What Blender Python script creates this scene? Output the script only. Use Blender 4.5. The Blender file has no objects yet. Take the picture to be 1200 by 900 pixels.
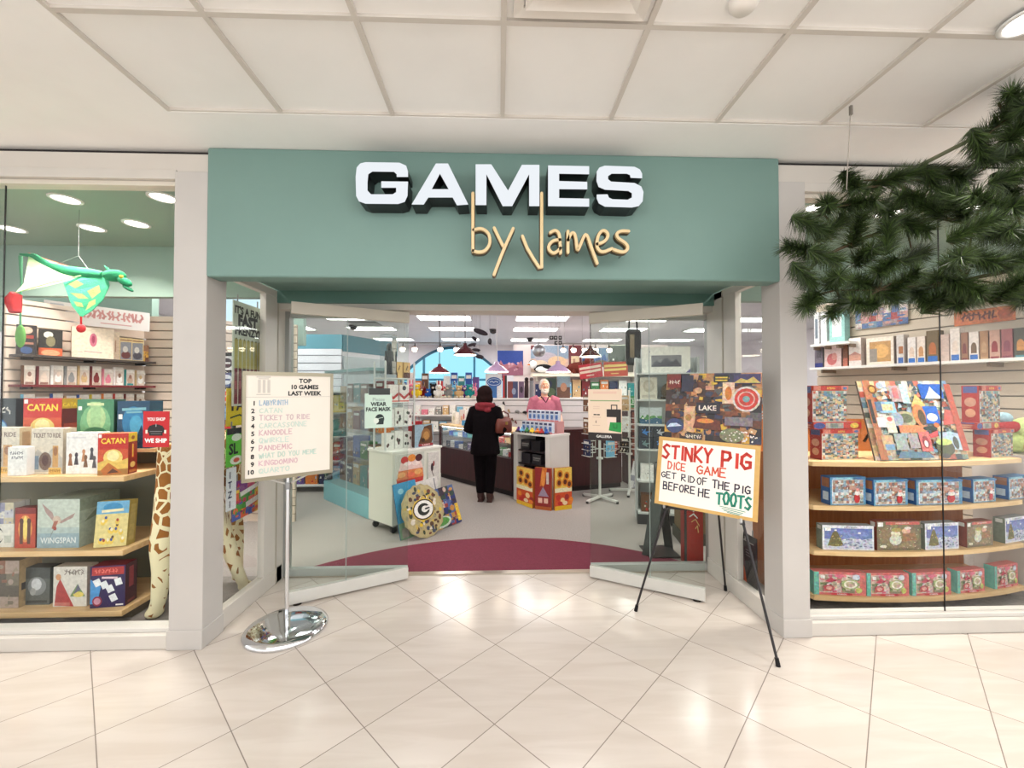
import bpy, bmesh, math, random
from mathutils import Vector, Matrix, Euler
R = math.radians
SC = bpy.context.scene
COL = SC.collection

# ------------------------------------------------------------------ camera
EYE = Vector((0, 0, 1.6))
YAW, PITCH, FPX = 1.85, 1.0, 480.0
cam_d = bpy.data.cameras.new('camera')
cam_d.sensor_width = 36.0
cam_d.lens = 36.0 * FPX / 1200.0
cam_d.clip_start = 0.05
cam_d.clip_end = 100
cam = bpy.data.objects.new('camera', cam_d)
cam.location = EYE
cam.rotation_euler = (R(90 + PITCH), 0, R(-YAW))
COL.objects.link(cam)
SC.camera = cam

# ------------------------------------------------------------------ exposure, world, big lights
SC.view_settings.view_transform = 'Standard'
SC.view_settings.look = 'None'
SC.view_settings.exposure = 0.46
SC.view_settings.gamma = 1.0
SC.view_settings.use_curve_mapping = False
SC.cycles.transparent_max_bounces = 20
SC.cycles.max_bounces = 8
SC.cycles.sample_clamp_indirect = 6.0
world = bpy.data.worlds.new('mall_daylight')
SC.world = world
world.use_nodes = True
_bg = world.node_tree.nodes['Background']
_bg.inputs[0].default_value = (0.965, 0.985, 1.0, 1)
_bg.inputs[1].default_value = 1.5

def area(name, loc, rot, sx, sy, watts, col=(1, 1, 1), shape='RECTANGLE', spread=180):
    d = bpy.data.lights.new(name, 'AREA')
    d.shape = shape
    d.size = sx
    if shape in ('RECTANGLE', 'ELLIPSE'):
        d.size_y = sy
    d.energy = watts
    d.color = col
    d.spread = R(spread)
    o = bpy.data.objects.new(name, d)
    o.location = loc
    o.rotation_euler = rot
    COL.objects.link(o)
    return o

# unseen fill light added over the mall walk, behind the camera
area('mall_fill_rear', (0.3, -1.6, 3.1), (R(38), 0, 0), 8.0, 2.6, 90, (1.0, 0.99, 0.975))
area('mall_fill_overhead', (0.3, 0.55, 3.12), (R(6), 0, 0), 6.5, 1.0, 75, (1.0, 0.99, 0.975))  # second added fill, out of view, to brighten the floor before the entry
SHOP_LIGHT = 11.5      # emission of the shop's fluorescent panels

# ------------------------------------------------------------------ picture helpers: a pixel of the photo onto a plane of the place
_q = cam.rotation_euler.to_matrix()
def ray(px, py):
    return _q @ Vector((px - 600.0, 450.0 - py, -FPX))
def W(px, py, Y):
    d = ray(px, py)
    return EYE + d * (Y / d.y)
def FZ(px, py, z=0.0):
    d = ray(px, py)
    return EYE + d * ((z - EYE.z) / d.z)
def WX(px, py, X):
    d = ray(px, py)
    return EYE + d * (X / d.x)
def zat(py, Y, px=585):
    return W(px, py, Y).z
def xat(px, Y):
    return W(px, 459, Y).x

# ------------------------------------------------------------------ colours and materials
def lin(c):
    c = c / 255.0
    return c / 12.92 if c <= 0.04045 else ((c + 0.055) / 1.055) ** 2.4
def rgb(*c):
    return (lin(c[0]), lin(c[1]), lin(c[2]), 1.0)

MATS = {}
def new_mat(name):
    m = bpy.data.materials.new(name)
    m.use_nodes = True
    MATS[name] = m
    nt = m.node_tree
    return m, nt, nt.nodes['Principled BSDF']
def col_mat(name, rough=0.5, metal=0.0, noise=0.0, nscale=40.0, bump=0.0, spec=0.5, coat=0.0, vor=0.0, vscale=60.0):
    """surface whose pigment is the mesh's own 'Col' attribute, broken up by procedural noise"""
    m, nt, p = new_mat(name)
    a = nt.nodes.new('ShaderNodeAttribute'); a.attribute_name = 'Col'
    out = a.outputs['Color']
    tc = nt.nodes.new('ShaderNodeTexCoord')
    if noise:
        n = nt.nodes.new('ShaderNodeTexNoise'); n.inputs['Scale'].default_value = nscale; n.inputs['Detail'].default_value = 4
        nt.links.new(tc.outputs['Object'], n.inputs['Vector'])
        mr = nt.nodes.new('ShaderNodeMapRange')
        mr.inputs['From Min'].default_value = 0.3; mr.inputs['From Max'].default_value = 0.7
        mr.inputs['To Min'].default_value = 1 - noise; mr.inputs['To Max'].default_value = 1 + noise * 0.6
        nt.links.new(n.outputs['Fac'], mr.inputs['Value'])
        mx = nt.nodes.new('ShaderNodeVectorMath'); mx.operation = 'SCALE'
        nt.links.new(out, mx.inputs[0]); nt.links.new(mr.outputs['Result'], mx.inputs['Scale'])
        out = mx.outputs[0]
    if vor:
        v = nt.nodes.new('ShaderNodeTexVoronoi'); v.inputs['Scale'].default_value = vscale
        nt.links.new(tc.outputs['Object'], v.inputs['Vector'])
        mx2 = nt.nodes.new('ShaderNodeMix'); mx2.data_type = 'RGBA'; mx2.blend_type = 'OVERLAY'
        mx2.inputs[0].default_value = vor
        nt.links.new(out, mx2.inputs[6]); nt.links.new(v.outputs['Color'], mx2.inputs[7])
        out = mx2.outputs[2]
    nt.links.new(out, p.inputs['Base Color'])
    p.inputs['Roughness'].default_value = rough
    p.inputs['Metallic'].default_value = metal
    p.inputs['Specular IOR Level'].default_value = spec
    p.inputs['Coat Weight'].default_value = coat
    if bump:
        nb = nt.nodes.new('ShaderNodeTexNoise'); nb.inputs['Scale'].default_value = nscale * 3
        nt.links.new(tc.outputs['Object'], nb.inputs['Vector'])
        b = nt.nodes.new('ShaderNodeBump'); b.inputs['Strength'].default_value = bump; b.inputs['Distance'].default_value = 0.01
        nt.links.new(nb.outputs['Fac'], b.inputs['Height']); nt.links.new(b.outputs['Normal'], p.inputs['Normal'])
    return m
col_mat('paint', 0.55, noise=0.03, nscale=3)
col_mat('satin', 0.35, noise=0.03, nscale=6)
col_mat('card', 0.42, noise=0.06, nscale=30)
col_mat('print', 0.4, noise=0.16, nscale=45)
col_mat('busy', 0.4, noise=0.3, nscale=60, vor=0.16, vscale=55)
col_mat('plastic', 0.3, noise=0.02)
col_mat('cloth', 0.9, noise=0.15, nscale=25, bump=0.3)
col_mat('plush', 0.95, noise=0.2, nscale=60, bump=0.5, spec=0.2)
col_mat('metal', 0.3, metal=1.0)
col_mat('enamel', 0.2, noise=0.02, coat=0.4)
col_mat('ink', 0.6)
m, nt, p = new_mat('chrome'); p.inputs['Metallic'].default_value = 1; p.inputs['Roughness'].default_value = 0.06; p.inputs['Base Color'].default_value = rgb(225, 228, 232)
n = nt.nodes.new('ShaderNodeTexNoise'); n.inputs['Scale'].default_value = 9
mr = nt.nodes.new('ShaderNodeMapRange'); mr.inputs['To Min'].default_value = 0.04; mr.inputs['To Max'].default_value = 0.1
nt.links.new(n.outputs['Fac'], mr.inputs['Value']); nt.links.new(mr.outputs['Result'], p.inputs['Roughness'])

def flat_mat(name, c, rough=0.6, noise=0.05, nscale=8, bump=0.0):
    m, nt, p = new_mat(name)
    tc = nt.nodes.new('ShaderNodeTexCoord')
    n = nt.nodes.new('ShaderNodeTexNoise'); n.inputs['Scale'].default_value = nscale; n.inputs['Detail'].default_value = 5
    nt.links.new(tc.outputs['Object'], n.inputs['Vector'])
    r = nt.nodes.new('ShaderNodeValToRGB')
    c = rgb(*c)
    r.color_ramp.elements[0].position = 0.3; r.color_ramp.elements[1].position = 0.7
    r.color_ramp.elements[0].color = tuple(x * (1 - noise) for x in c[:3]) + (1,)
    r.color_ramp.elements[1].color = tuple(min(1, x * (1 + noise)) for x in c[:3]) + (1,)
    nt.links.new(n.outputs['Fac'], r.inputs['Fac']); nt.links.new(r.outputs['Color'], p.inputs['Base Color'])
    p.inputs['Roughness'].default_value = rough
    if bump:
        b = nt.nodes.new('ShaderNodeBump'); b.inputs['Strength'].default_value = bump; b.inputs['Distance'].default_value = 0.01
        nt.links.new(n.outputs['Fac'], b.inputs['Height']); nt.links.new(b.outputs['Normal'], p.inputs['Normal'])
    return m
flat_mat('skin', (214, 160, 136), 0.5, 0.06, 12)
flat_mat('black_coat', (12, 6, 9), 1.0, 0.2, 30, 0.2)
flat_mat('black_trousers', (10, 5, 8), 1.0, 0.2, 30, 0.2)
flat_mat('brown_boot', (58, 26, 22), 0.5, 0.15, 20)
flat_mat('dark_hair', (30, 13, 12), 0.85, 0.3, 60, 0.15)
for _n in ('black_coat', 'black_trousers', 'dark_hair'): MATS[_n].node_tree.nodes['Principled BSDF'].inputs['Specular IOR Level'].default_value = .15
flat_mat('red_scarf', (130, 36, 46), 0.9, 0.15, 40, 0.3)
flat_mat('pink_shirt', (166, 94, 116), 0.9, 0.1, 30, 0.2)
flat_mat('grey_hair', (205, 198, 192), 0.7, 0.1, 70, 0.3)
flat_mat('dark_trousers', (46, 46, 60), 0.9, 0.1, 20)
flat_mat('brown_leather', (104, 44, 30), 0.45, 0.2, 14, 0.1)

def emit_mat(name, c, s):
    m = bpy.data.materials.new(name); m.use_nodes = True; MATS[name] = m
    nt = m.node_tree; nt.nodes.clear()
    e = nt.nodes.new('ShaderNodeEmission'); e.inputs[0].default_value = rgb(*c); e.inputs[1].default_value = s
    o = nt.nodes.new('ShaderNodeOutputMaterial'); nt.links.new(e.outputs[0], o.inputs[0])
    return m
emit_mat('tube_light', (255, 252, 250), SHOP_LIGHT)
emit_mat('downlight_lens', (255, 248, 240), 6.0)
emit_mat('spot_lens', (255, 235, 210), 9.0)
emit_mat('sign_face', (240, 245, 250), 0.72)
emit_mat('sky_pane', (150, 212, 234), 1.0)
emit_mat('bright_pane', (205, 232, 245), 1.0)

def glass_mat(name, tint=(0.965, 0.985, 0.975), refl=1.0):
    m = bpy.data.materials.new(name); m.use_nodes = True; MATS[name] = m
    nt = m.node_tree; nt.nodes.clear()
    t = nt.nodes.new('ShaderNodeBsdfTransparent'); t.inputs[0].default_value = tint + (1,)
    g = nt.nodes.new('ShaderNodeBsdfGlossy'); g.inputs['Roughness'].default_value = 0.0
    f = nt.nodes.new('ShaderNodeFresnel'); f.inputs['IOR'].default_value = 1.33
    mu = nt.nodes.new('ShaderNodeMath'); mu.operation = 'MULTIPLY'; mu.inputs[1].default_value = refl
    x = nt.nodes.new('ShaderNodeMixShader'); o = nt.nodes.new('ShaderNodeOutputMaterial')
    nt.links.new(f.outputs[0], mu.inputs[0]); nt.links.new(mu.outputs[0], x.inputs[0])
    nt.links.new(t.outputs[0], x.inputs[1]); nt.links.new(g.outputs[0], x.inputs[2]); nt.links.new(x.outputs[0], o.inputs[0])
    return m
glass_mat('glass', (.98, .99, .985), refl=0.05)
glass_mat('return_glass', (.98, .99, .985), refl=0.12)
glass_mat('door_glass', (0.95, 0.975, 0.96), 0.35)
glass_mat('case_glass', (0.965, 0.985, 0.98), 0.4)
glass_mat('clear_plastic', (0.9, 0.93, 0.95), 1.2)

def wood_mat(name, c1, c2, rough=0.4, scale=(1, 14, 14)):
    m, nt, p = new_mat(name)
    tc = nt.nodes.new('ShaderNodeTexCoord'); mp = nt.nodes.new('ShaderNodeMapping'); mp.inputs['Scale'].default_value = scale
    n = nt.nodes.new('ShaderNodeTexNoise'); n.inputs['Scale'].default_value = 3; n.inputs['Detail'].default_value = 6
    r = nt.nodes.new('ShaderNodeValToRGB'); r.color_ramp.elements[0].color = rgb(*c1); r.color_ramp.elements[1].color = rgb(*c2)
    r.color_ramp.elements[0].position = 0.35; r.color_ramp.elements[1].position = 0.65
    nt.links.new(tc.outputs['Object'], mp.inputs[0]); nt.links.new(mp.outputs[0], n.inputs['Vector'])
    nt.links.new(n.outputs['Fac'], r.inputs['Fac']); nt.links.new(r.outputs['Color'], p.inputs['Base Color'])
    p.inputs['Roughness'].default_value = rough
    return m
wood_mat('maple', (214, 176, 124), (228, 194, 146), 0.4)
wood_mat('orange_wood', (170, 98, 44), (188, 116, 60), 0.4, (14, 14, 1))
wood_mat('maroon_wood', (54, 18, 22), (66, 24, 27), 0.35, (14, 14, 1))

# ------------------------------------------------------------------ mesh builder
_TXT = {}
def text_mesh(s, bold=0.0):
    k = (s, bold)
    if k not in _TXT:
        cu = bpy.data.curves.new('t', 'FONT'); cu.body = s; cu.size = 1.0; cu.offset = bold
        cu.resolution_u = 2; cu.align_x = 'LEFT'
        o = bpy.data.objects.new('t', cu); COL.objects.link(o)
        dg = bpy.context.evaluated_depsgraph_get()
        me = bpy.data.meshes.new_from_object(o.evaluated_get(dg))
        vs = [(v.co.x, v.co.y) for v in me.vertices]; fs = [tuple(p.vertices) for p in me.polygons]
        bpy.data.objects.remove(o); bpy.data.curves.remove(cu); bpy.data.meshes.remove(me)
        if vs:
            x0 = min(v[0] for v in vs); x1 = max(v[0] for v in vs)
            vs = [(x - x0, y) for x, y in vs]
        else:
            x0 = x1 = 0
        _TXT[k] = (vs, fs, x1 - x0)
    return _TXT[k]

HAND = {
 'A': [[(0, 0), (.5, 1), (1, 0)], [(.2, .38), (.82, .4)]], 'B': [[(0, 0), (0, 1), (.7, .95), (.75, .62), (0, .52), (.88, .42), (.85, .06), (0, 0)]],
 'C': [[(.95, .85), (.6, 1), (.15, .8), (0, .45), (.2, .1), (.6, 0), (.95, .15)]], 'D': [[(0, 0), (0, 1), (.6, .9), (.95, .5), (.6, .08), (0, 0)]],
 'E': [[(.9, 1), (0, 1), (0, 0), (.9, 0)], [(0, .52), (.7, .52)]], 'F': [[(.9, 1), (0, 1), (0, 0)], [(0, .52), (.7, .52)]],
 'G': [[(.95, .85), (.55, 1), (.1, .75), (.05, .3), (.45, 0), (.95, .12), (.95, .45), (.55, .45)]], 'H': [[(0, 0), (0, 1)], [(.9, 0), (.9, 1)], [(0, .5), (.9, .52)]],
 'I': [[(.5, 0), (.5, 1)]], 'J': [[(.8, 1), (.8, .2), (.4, 0), (0, .2)]], 'K': [[(0, 0), (0, 1)], [(.9, 1), (0, .45), (.95, 0)]], 'L': [[(0, 1), (0, 0), (.85, 0)]],
 'M': [[(0, 0), (.1, 1), (.5, .3), (.95, 1), (1.05, 0)]], 'N': [[(0, 0), (0, 1), (.9, 0), (.9, 1)]],
 'O': [[(.5, 1), (.1, .8), (0, .4), (.3, .02), (.7, .05), (.95, .45), (.85, .85), (.5, 1)]], 'P': [[(0, 0), (0, 1), (.75, .95), (.85, .65), (.6, .45), (0, .42)]],
 'Q': [[(.5, 1), (.1, .8), (0, .4), (.3, .02), (.7, .05), (.95, .45), (.85, .85), (.5, 1)], [(.6, .3), (1, -.08)]], 'R': [[(0, 0), (0, 1), (.75, .95), (.8, .62), (0, .48), (.9, 0)]],
 'S': [[(.9, .9), (.5, 1), (.08, .78), (.4, .54), (.85, .3), (.5, 0), (0, .12)]], 'T': [[(.5, 0), (.5, 1)], [(0, .97), (1, 1)]], 'U': [[(0, 1), (.05, .2), (.45, 0), (.85, .2), (.9, 1)]],
 'V': [[(0, 1), (.45, 0), (.95, 1)]], 'W': [[(0, 1), (.25, 0), (.52, .7), (.8, 0), (1.05, 1)]], 'X': [[(0, 0), (1, 1)], [(0, 1), (1, 0)]], 'Y': [[(0, 1), (.45, .5), (.95, 1)], [(.45, .5), (.45, 0)]],
 'Z': [[(0, 1), (.9, 1), (0, 0), (.95, 0)]], ' ': []}

class MB:
    def __init__(s):
        s.v = []; s.f = []; s.c = []; s.sm = []
    def add(s, vs, fs, col, smooth=False):
        o = len(s.v)
        s.v.extend(tuple(v) for v in vs)
        for f in fs:
            s.f.append(tuple(i + o for i in f)); s.c.append(col); s.sm.append(smooth)
        return s
    def bx(s, x0, x1, y0, y1, z0, z1, col=(1, 1, 1, 1)):
        return s.add([(x0, y0, z0), (x1, y0, z0), (x1, y1, z0), (x0, y1, z0), (x0, y0, z1), (x1, y0, z1), (x1, y1, z1), (x0, y1, z1)],
                     [(0, 3, 2, 1), (4, 5, 6, 7), (0, 1, 5, 4), (1, 2, 6, 5), (2, 3, 7, 6), (3, 0, 4, 7)], col)
    def obox(s, c, ux, uy, uz, col=(1, 1, 1, 1)):
        """box from centre and three half-axis vectors"""
        c, ux, uy, uz = Vector(c), Vector(ux), Vector(uy), Vector(uz)
        vs = [c + ux * a + uy * b + uz * d for d in (-1, 1) for a, b in ((-1, -1), (1, -1), (1, 1), (-1, 1))]
        return s.add(vs, [(0, 3, 2, 1), (4, 5, 6, 7), (0, 1, 5, 4), (1, 2, 6, 5), (2, 3, 7, 6), (3, 0, 4, 7)], col)
    def bar(s, a, b, w, h, col=(1, 1, 1, 1)):
        a, b = Vector(a), Vector(b); d = b - a; l = d.length; d.normalize()
        up = Vector((0, 0, 1)) if abs(d.z) < 0.95 else Vector((0, 1, 0))
        x = d.cross(up).normalized(); y = x.cross(d)
        return s.obox((a + b) / 2, d * l / 2, x * w / 2, y * h / 2, col)
    def prism(s, poly, z0, z1, col=(1, 1, 1, 1), side=None):
        n = len(poly)
        vs = [(x, y, z0) for x, y in poly] + [(x, y, z1) for x, y in poly]
        s.add(vs, [tuple(range(n - 1, -1, -1)), tuple(range(n, 2 * n))], col)
        return s.add(vs, [(i, (i + 1) % n, n + (i + 1) % n, n + i) for i in range(n)], side or col)
    def cyl(s, a, b, r0, r1=None, col=(1, 1, 1, 1), n=12, caps=True):
        r1 = r0 if r1 is None else r1
        a, b = Vector(a), Vector(b); d = (b - a).normalized()
        up = Vector((0, 0, 1)) if abs(d.z) < 0.95 else Vector((1, 0, 0))
        x = d.cross(up).normalized(); y = d.cross(x)
        vs = []
        for c, r in ((a, r0), (b, r1)):
            for i in range(n):
                t = 2 * math.pi * i / n
                vs.append(c + x * math.cos(t) * r + y * math.sin(t) * r)
        s.add(vs, [(i, (i + 1) % n, n + (i + 1) % n, n + i) for i in range(n)], col, True)
        if caps:
            s.add(vs, [tuple(range(n - 1, -1, -1)), tuple(range(n, 2 * n))], col)
        return s
    def tube(s, pts, r, col=(1, 1, 1, 1), n=8):
        pts = [Vector(p) for p in pts]
        m = len(pts)
        rs = r if isinstance(r, (list, tuple)) else [r] * m
        vs = []; x = None
        for i, p in enumerate(pts):
            d = (pts[min(i + 1, m - 1)] - pts[max(i - 1, 0)]).normalized()
            if x is None:
                up = Vector((0, 0, 1)) if abs(d.z) < 0.9 else Vector((1, 0, 0))
                x = d.cross(up).normalized()
            else:
                x = (x - d * x.dot(d)).normalized()
            y = d.cross(x)
            for k in range(n):
                t = 2 * math.pi * k / n
                vs.append(p + (x * math.cos(t) + y * math.sin(t)) * rs[i])
        fs = [(i * n + k, i * n + (k + 1) % n, (i + 1) * n + (k + 1) % n, (i + 1) * n + k) for i in range(m - 1) for k in range(n)]
        s.add(vs, fs, col, True)
        return s.add(vs, [tuple(range(n - 1, -1, -1)), tuple(range((m - 1) * n, m * n))], col)
    def lathe(s, prof, c=(0, 0, 0), col=(1, 1, 1, 1), n=24, sx=1, sy=1):
        c = Vector(c); vs = []
        for r, z in prof:
            for k in range(n):
                t = 2 * math.pi * k / n
                vs.append(c + Vector((math.cos(t) * r * sx, math.sin(t) * r * sy, z)))
        m = len(prof)
        s.add(vs, [(i * n + k, i * n + (k + 1) % n, (i + 1) * n + (k + 1) % n, (i + 1) * n + k) for i in range(m - 1) for k in range(n)], col, True)
        return s.add(vs, [tuple(range(n - 1, -1, -1)), tuple(range((m - 1) * n, m * n))], col)
    def rings(s, rs, col=(1, 1, 1, 1), n=16):
        """loft of ellipses: (centre, rx, ry) horizontal rings"""
        vs = []
        for c, rx, ry in rs:
            for k in range(n):
                t = 2 * math.pi * k / n
                vs.append((c[0] + math.cos(t) * rx, c[1] + math.sin(t) * ry, c[2]))
        m = len(rs)
        s.add(vs, [(i * n + k, i * n + (k + 1) % n, (i + 1) * n + (k + 1) % n, (i + 1) * n + k) for i in range(m - 1) for k in range(n)], col, True)
        return s.add(vs, [tuple(range(n - 1, -1, -1)), tuple(range((m - 1) * n, m * n))], col)
    def ell(s, c, r, col=(1, 1, 1, 1), n=12, m=8, rot=None):
        c = Vector(c); r = (r, r, r) if isinstance(r, (int, float)) else r
        vs = []
        for i in range(m + 1):
            a = math.pi * i / m
            for k in range(n):
                t = 2 * math.pi * k / n
                p = Vector((math.sin(a) * math.cos(t) * r[0], math.sin(a) * math.sin(t) * r[1], math.cos(a) * r[2]))
                if rot: p = Euler(rot).to_matrix() @ p
                vs.append(c + p)
        fs = []
        for i in range(m):
            for k in range(n):
                q = (i * n + k, (i + 1) * n + k, (i + 1) * n + (k + 1) % n, i * n + (k + 1) % n)
                if i == 0: q = (i * n, q[1], q[2])
                elif i == m - 1: q = (q[0], (i + 1) * n, q[3])
                fs.append(q)
        return s.add(vs, fs, col, True)
    def art(s, O, U, V, shapes, off=0.0008, eps=6e-5):
        """flat printed shapes on the rectangle O, O+U, O+V (u, v in 0..1, v up)"""
        O, U, V = Vector(O), Vector(U), Vector(V)
        N = U.cross(V).normalized(); lu, lv = U.length, V.length
        k = 0
        P = lambda u, v: O + U * u + V * v + N * (off + eps * k)
        for sh in shapes:
            t = sh[0]; k += 1
            if t == 'r':
                _, u0, v0, u1, v1, c = sh[:6]
                pts = [(u0, v0), (u1, v0), (u1, v1), (u0, v1)]
                if len(sh) > 6:
                    a = R(sh[6]); cu, cv = (u0 + u1) / 2, (v0 + v1) / 2
                    pts = [(cu + ((x - cu) * lu * math.cos(a) - (y - cv) * lv * math.sin(a)) / lu, cv + ((x - cu) * lu * math.sin(a) + (y - cv) * lv * math.cos(a)) / lv) for x, y in pts]
                s.add([P(*q) for q in pts], [(0, 1, 2, 3)], c)
            elif t == 'e':
                _, u, v, ru, rv, c = sh[:6]; n = 16
                s.add([P(u + ru * math.cos(2 * math.pi * i / n), v + rv * math.sin(2 * math.pi * i / n)) for i in range(n)], [tuple(range(n))], c)
            elif t == 'p':
                s.add([P(*q) for q in sh[1]], [tuple(range(len(sh[1])))], sh[2])
            elif t == 't':       # ('t', u, v, height, text, col, align, bold, maxw)
                _, u, v, h, txt, c = sh[:6]
                al = sh[6] if len(sh) > 6 else 'c'
                if txt[0] == '~':          # lettering too small to read in the photo: loose pen marks
                    nc = int(txt[1:]); cw = min(h * lv * .8, (sh[8] if len(sh) > 8 else .8) * lu / nc) / lu
                    u0 = u - {'l': 0, 'c': .5, 'r': 1}[al] * nc * cw; rn = random.Random(nc * 13 + int(u * 99))
                    for q in range(nc):
                        x0, x1 = u0 + q * cw + cw * .12, u0 + (q + 1) * cw - cw * .12
                        pts = [(rn.uniform(x0, x1), v + h * f) for f in (0, .35, .7, 1)]
                        s._stroke(P, pts, h * lv * .2, c, lu, lv)
                        s._stroke(P, [(x0, v + h * rn.uniform(.1, .9)), (x1, v + h * rn.uniform(.1, .9))], h * lv * .18, c, lu, lv)
                    continue
                bold = sh[7] if len(sh) > 7 else 0.02
                vs, fs, w = text_mesh(txt, bold)
                k2 = h * lv / 0.72; sx = k2
                if len(sh) > 8 and w * k2 > sh[8] * lu: sx = sh[8] * lu / w
                u0 = u - {'l': 0, 'c': 0.5, 'r': 1}[al] * w * sx / lu
                s.add([P(u0 + x * sx / lu, v + y * k2 / lv) for x, y in vs], fs, c)
            elif t == 'h':       # hand lettering ('h', u, v, height, text, col, stroke, width_each)
                _, u, v, h, txt, c, sw, wd = sh[:8]
                slope = sh[8] if len(sh) > 8 else 0
                x = u
                rnd = random.Random(txt)
                for ch in txt:
                    jy = rnd.uniform(-.06, .06) * h; jh = h * rnd.uniform(.9, 1.08)
                    wc = wd * (0.5 if ch == 'I' else 0.75 if ch == ' ' else 1)
                    for ln in HAND.get(ch, []):
                        pts = [(x + (q[0] if ch != 'I' else q[0] * 1) * wc * 0.76, v + jy + slope * (x - u) + q[1] * jh) for q in ln]
                        s._stroke(P, pts, sw, c, lu, lv)
                    x += wc
            elif t == 's':       # stroke ('s', pts, width, col)
                s._stroke(P, sh[1], sh[2], sh[3], lu, lv)
        return s
    def _stroke(s, P, pts, w, c, lu, lv):
        for a, b in zip(pts[:-1], pts[1:]):
            dx, dy = (b[0] - a[0]) * lu, (b[1] - a[1]) * lv
            l = math.hypot(dx, dy) or 1e-9
            nx, ny = -dy / l * w / 2, dx / l * w / 2
            ex, ey = dx / l * w * .4, dy / l * w * .4
            q = [(a[0] + (nx - ex) / lu, a[1] + (ny - ey) / lv), (a[0] + (-nx - ex) / lu, a[1] + (-ny - ey) / lv), (b[0] + (-nx + ex) / lu, b[1] + (-ny + ey) / lv), (b[0] + (nx + ex) / lu, b[1] + (ny + ey) / lv)]
            s.add([P(*x) for x in q], [(0, 1, 2, 3)], c)
    def build(s, name, mat, parent=None, loc=None, rot=None, bevel=0, smooth=None):
        me = bpy.data.meshes.new(name)
        me.from_pydata(s.v, [], s.f)
        ca = me.color_attributes.new('Col', 'FLOAT_COLOR', 'CORNER')
        buf = []
        for f, c in zip(s.f, s.c):
            for _ in f: buf.extend(c)
        ca.data.foreach_set('color', buf)
        me.polygons.foreach_set('use_smooth', s.sm if smooth is None else [smooth] * len(s.f))
        me.materials.append(MATS[mat])
        me.update()
        o = bpy.data.objects.new(name, me)
        COL.objects.link(o)
        if parent: o.parent = parent
        if loc is not None: o.location = loc
        if rot is not None: o.rotation_euler = rot
        if bevel:
            b = o.modifiers.new('bevel', 'BEVEL'); b.width = bevel; b.segments = 2; b.limit_method = 'ANGLE'; b.angle_limit = R(50)
        return o

def tag(o, label, cat, group=None):
    o['label'] = label; o['category'] = cat
    if group: o['group'] = group
    return o
def struct(o):
    o['kind'] = 'structure'
    return o
def thing(name, label, cat, loc=(0, 0, 0), rz=0.0, group=None, tilt=0.0):
    o = bpy.data.objects.new(name, None)
    o.empty_display_size = 0.05
    COL.objects.link(o)
    o.location = loc
    o.rotation_euler = (tilt, 0, rz)
    return tag(o, label, cat, group)
_KIDS = {}
def kids(o):
    return [c for c in bpy.data.objects if c.parent == o]
def dup(root, label, loc, rz=None, group=None):
    c = root.copy(); COL.objects.link(c); c['label'] = label; c.location = loc
    if rz is not None: c.rotation_euler[2] = rz
    if group: c['group'] = group
    for k in kids(root):
        d = k.copy(); COL.objects.link(d); d.parent = c
        for g in kids(k):
            e = g.copy(); COL.objects.link(e); e.parent = d
    return c
ORD = ['first', 'second', 'third', 'fourth', 'fifth', 'sixth', 'seventh', 'eighth', 'ninth', 'tenth', 'eleventh', 'twelfth', 'thirteenth', 'fourteenth', 'fifteenth', 'sixteenth']

# common pigments
WHITE = rgb(244, 242, 238); CREAM = rgb(226, 216, 198); BLACK = rgb(22, 20, 22); RED = rgb(196, 36, 34); DKRED = rgb(120, 26, 30)
BLUE = rgb(34, 84, 170); LBLUE = rgb(120, 186, 220); TEAL = rgb(122, 160, 146); GREEN = rgb(56, 128, 66); YEL = rgb(240, 206, 60); ORANGE = rgb(226, 122, 40)
PINK = rgb(226, 130, 150); PURPLE = rgb(96, 58, 136); BROWN = rgb(110, 70, 42); GREY = rgb(140, 140, 140); TAN = rgb(206, 172, 124); NAVY = rgb(28, 36, 76)
NAMED = {'red': RED, 'dark red': DKRED, 'blue': BLUE, 'pale blue': LBLUE, 'green': GREEN, 'yellow': YEL, 'orange': ORANGE, 'pink': PINK, 'purple': PURPLE,
         'brown': BROWN, 'grey': GREY, 'tan': TAN, 'navy': NAVY, 'white': WHITE, 'black': BLACK, 'teal': rgb(40, 140, 140)}

# ------------------------------------------------------------------ printed art
def collage(seed, pal, n=40, rects=(5, 6), frame=None, jit=.5, sz=1.0):
    rd = random.Random(seed); out = []
    nx, ny = rects
    for i in range(nx):
        for j in range(ny):
            c = rd.choice(pal); w, h = 1 / nx, 1 / ny
            out.append(('r', max(0, i * w - rd.random() * w * jit * .5), max(0, j * h - rd.random() * h * jit * .5), min(1, (i + 1) * w + rd.random() * w * jit * .5), min(1, (j + 1) * h + rd.random() * h * jit * .5), c))
    for _ in range(n):
        c = rd.choice(pal); u, v = rd.uniform(.06, .94), rd.uniform(.06, .94); k = rd.random()
        a, b = rd.uniform(.02, .08) * sz, rd.uniform(.02, .08) * sz
        a = min(a, u - .005, .995 - u); b = min(b, v - .005, .995 - v)
        if k < .45: out.append(('e', u, v, a, b, c))
        elif k < .8: out.append(('r', u - a * .75, v - b * .75, u + a * .75, v + b * .75, c, 0 if a > .05 else rd.uniform(-20, 20)))
        else: out.append(('p', [(u - a, v - b), (u + a, v - b * .6), (u + a * .2, v + b)], c))
    if frame:
        out += [('r', 0, 0, 1, .03, frame), ('r', 0, .97, 1, 1, frame), ('r', 0, 0, .03, 1, frame), ('r', .97, 0, 1, 1, frame)]
    return out
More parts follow.
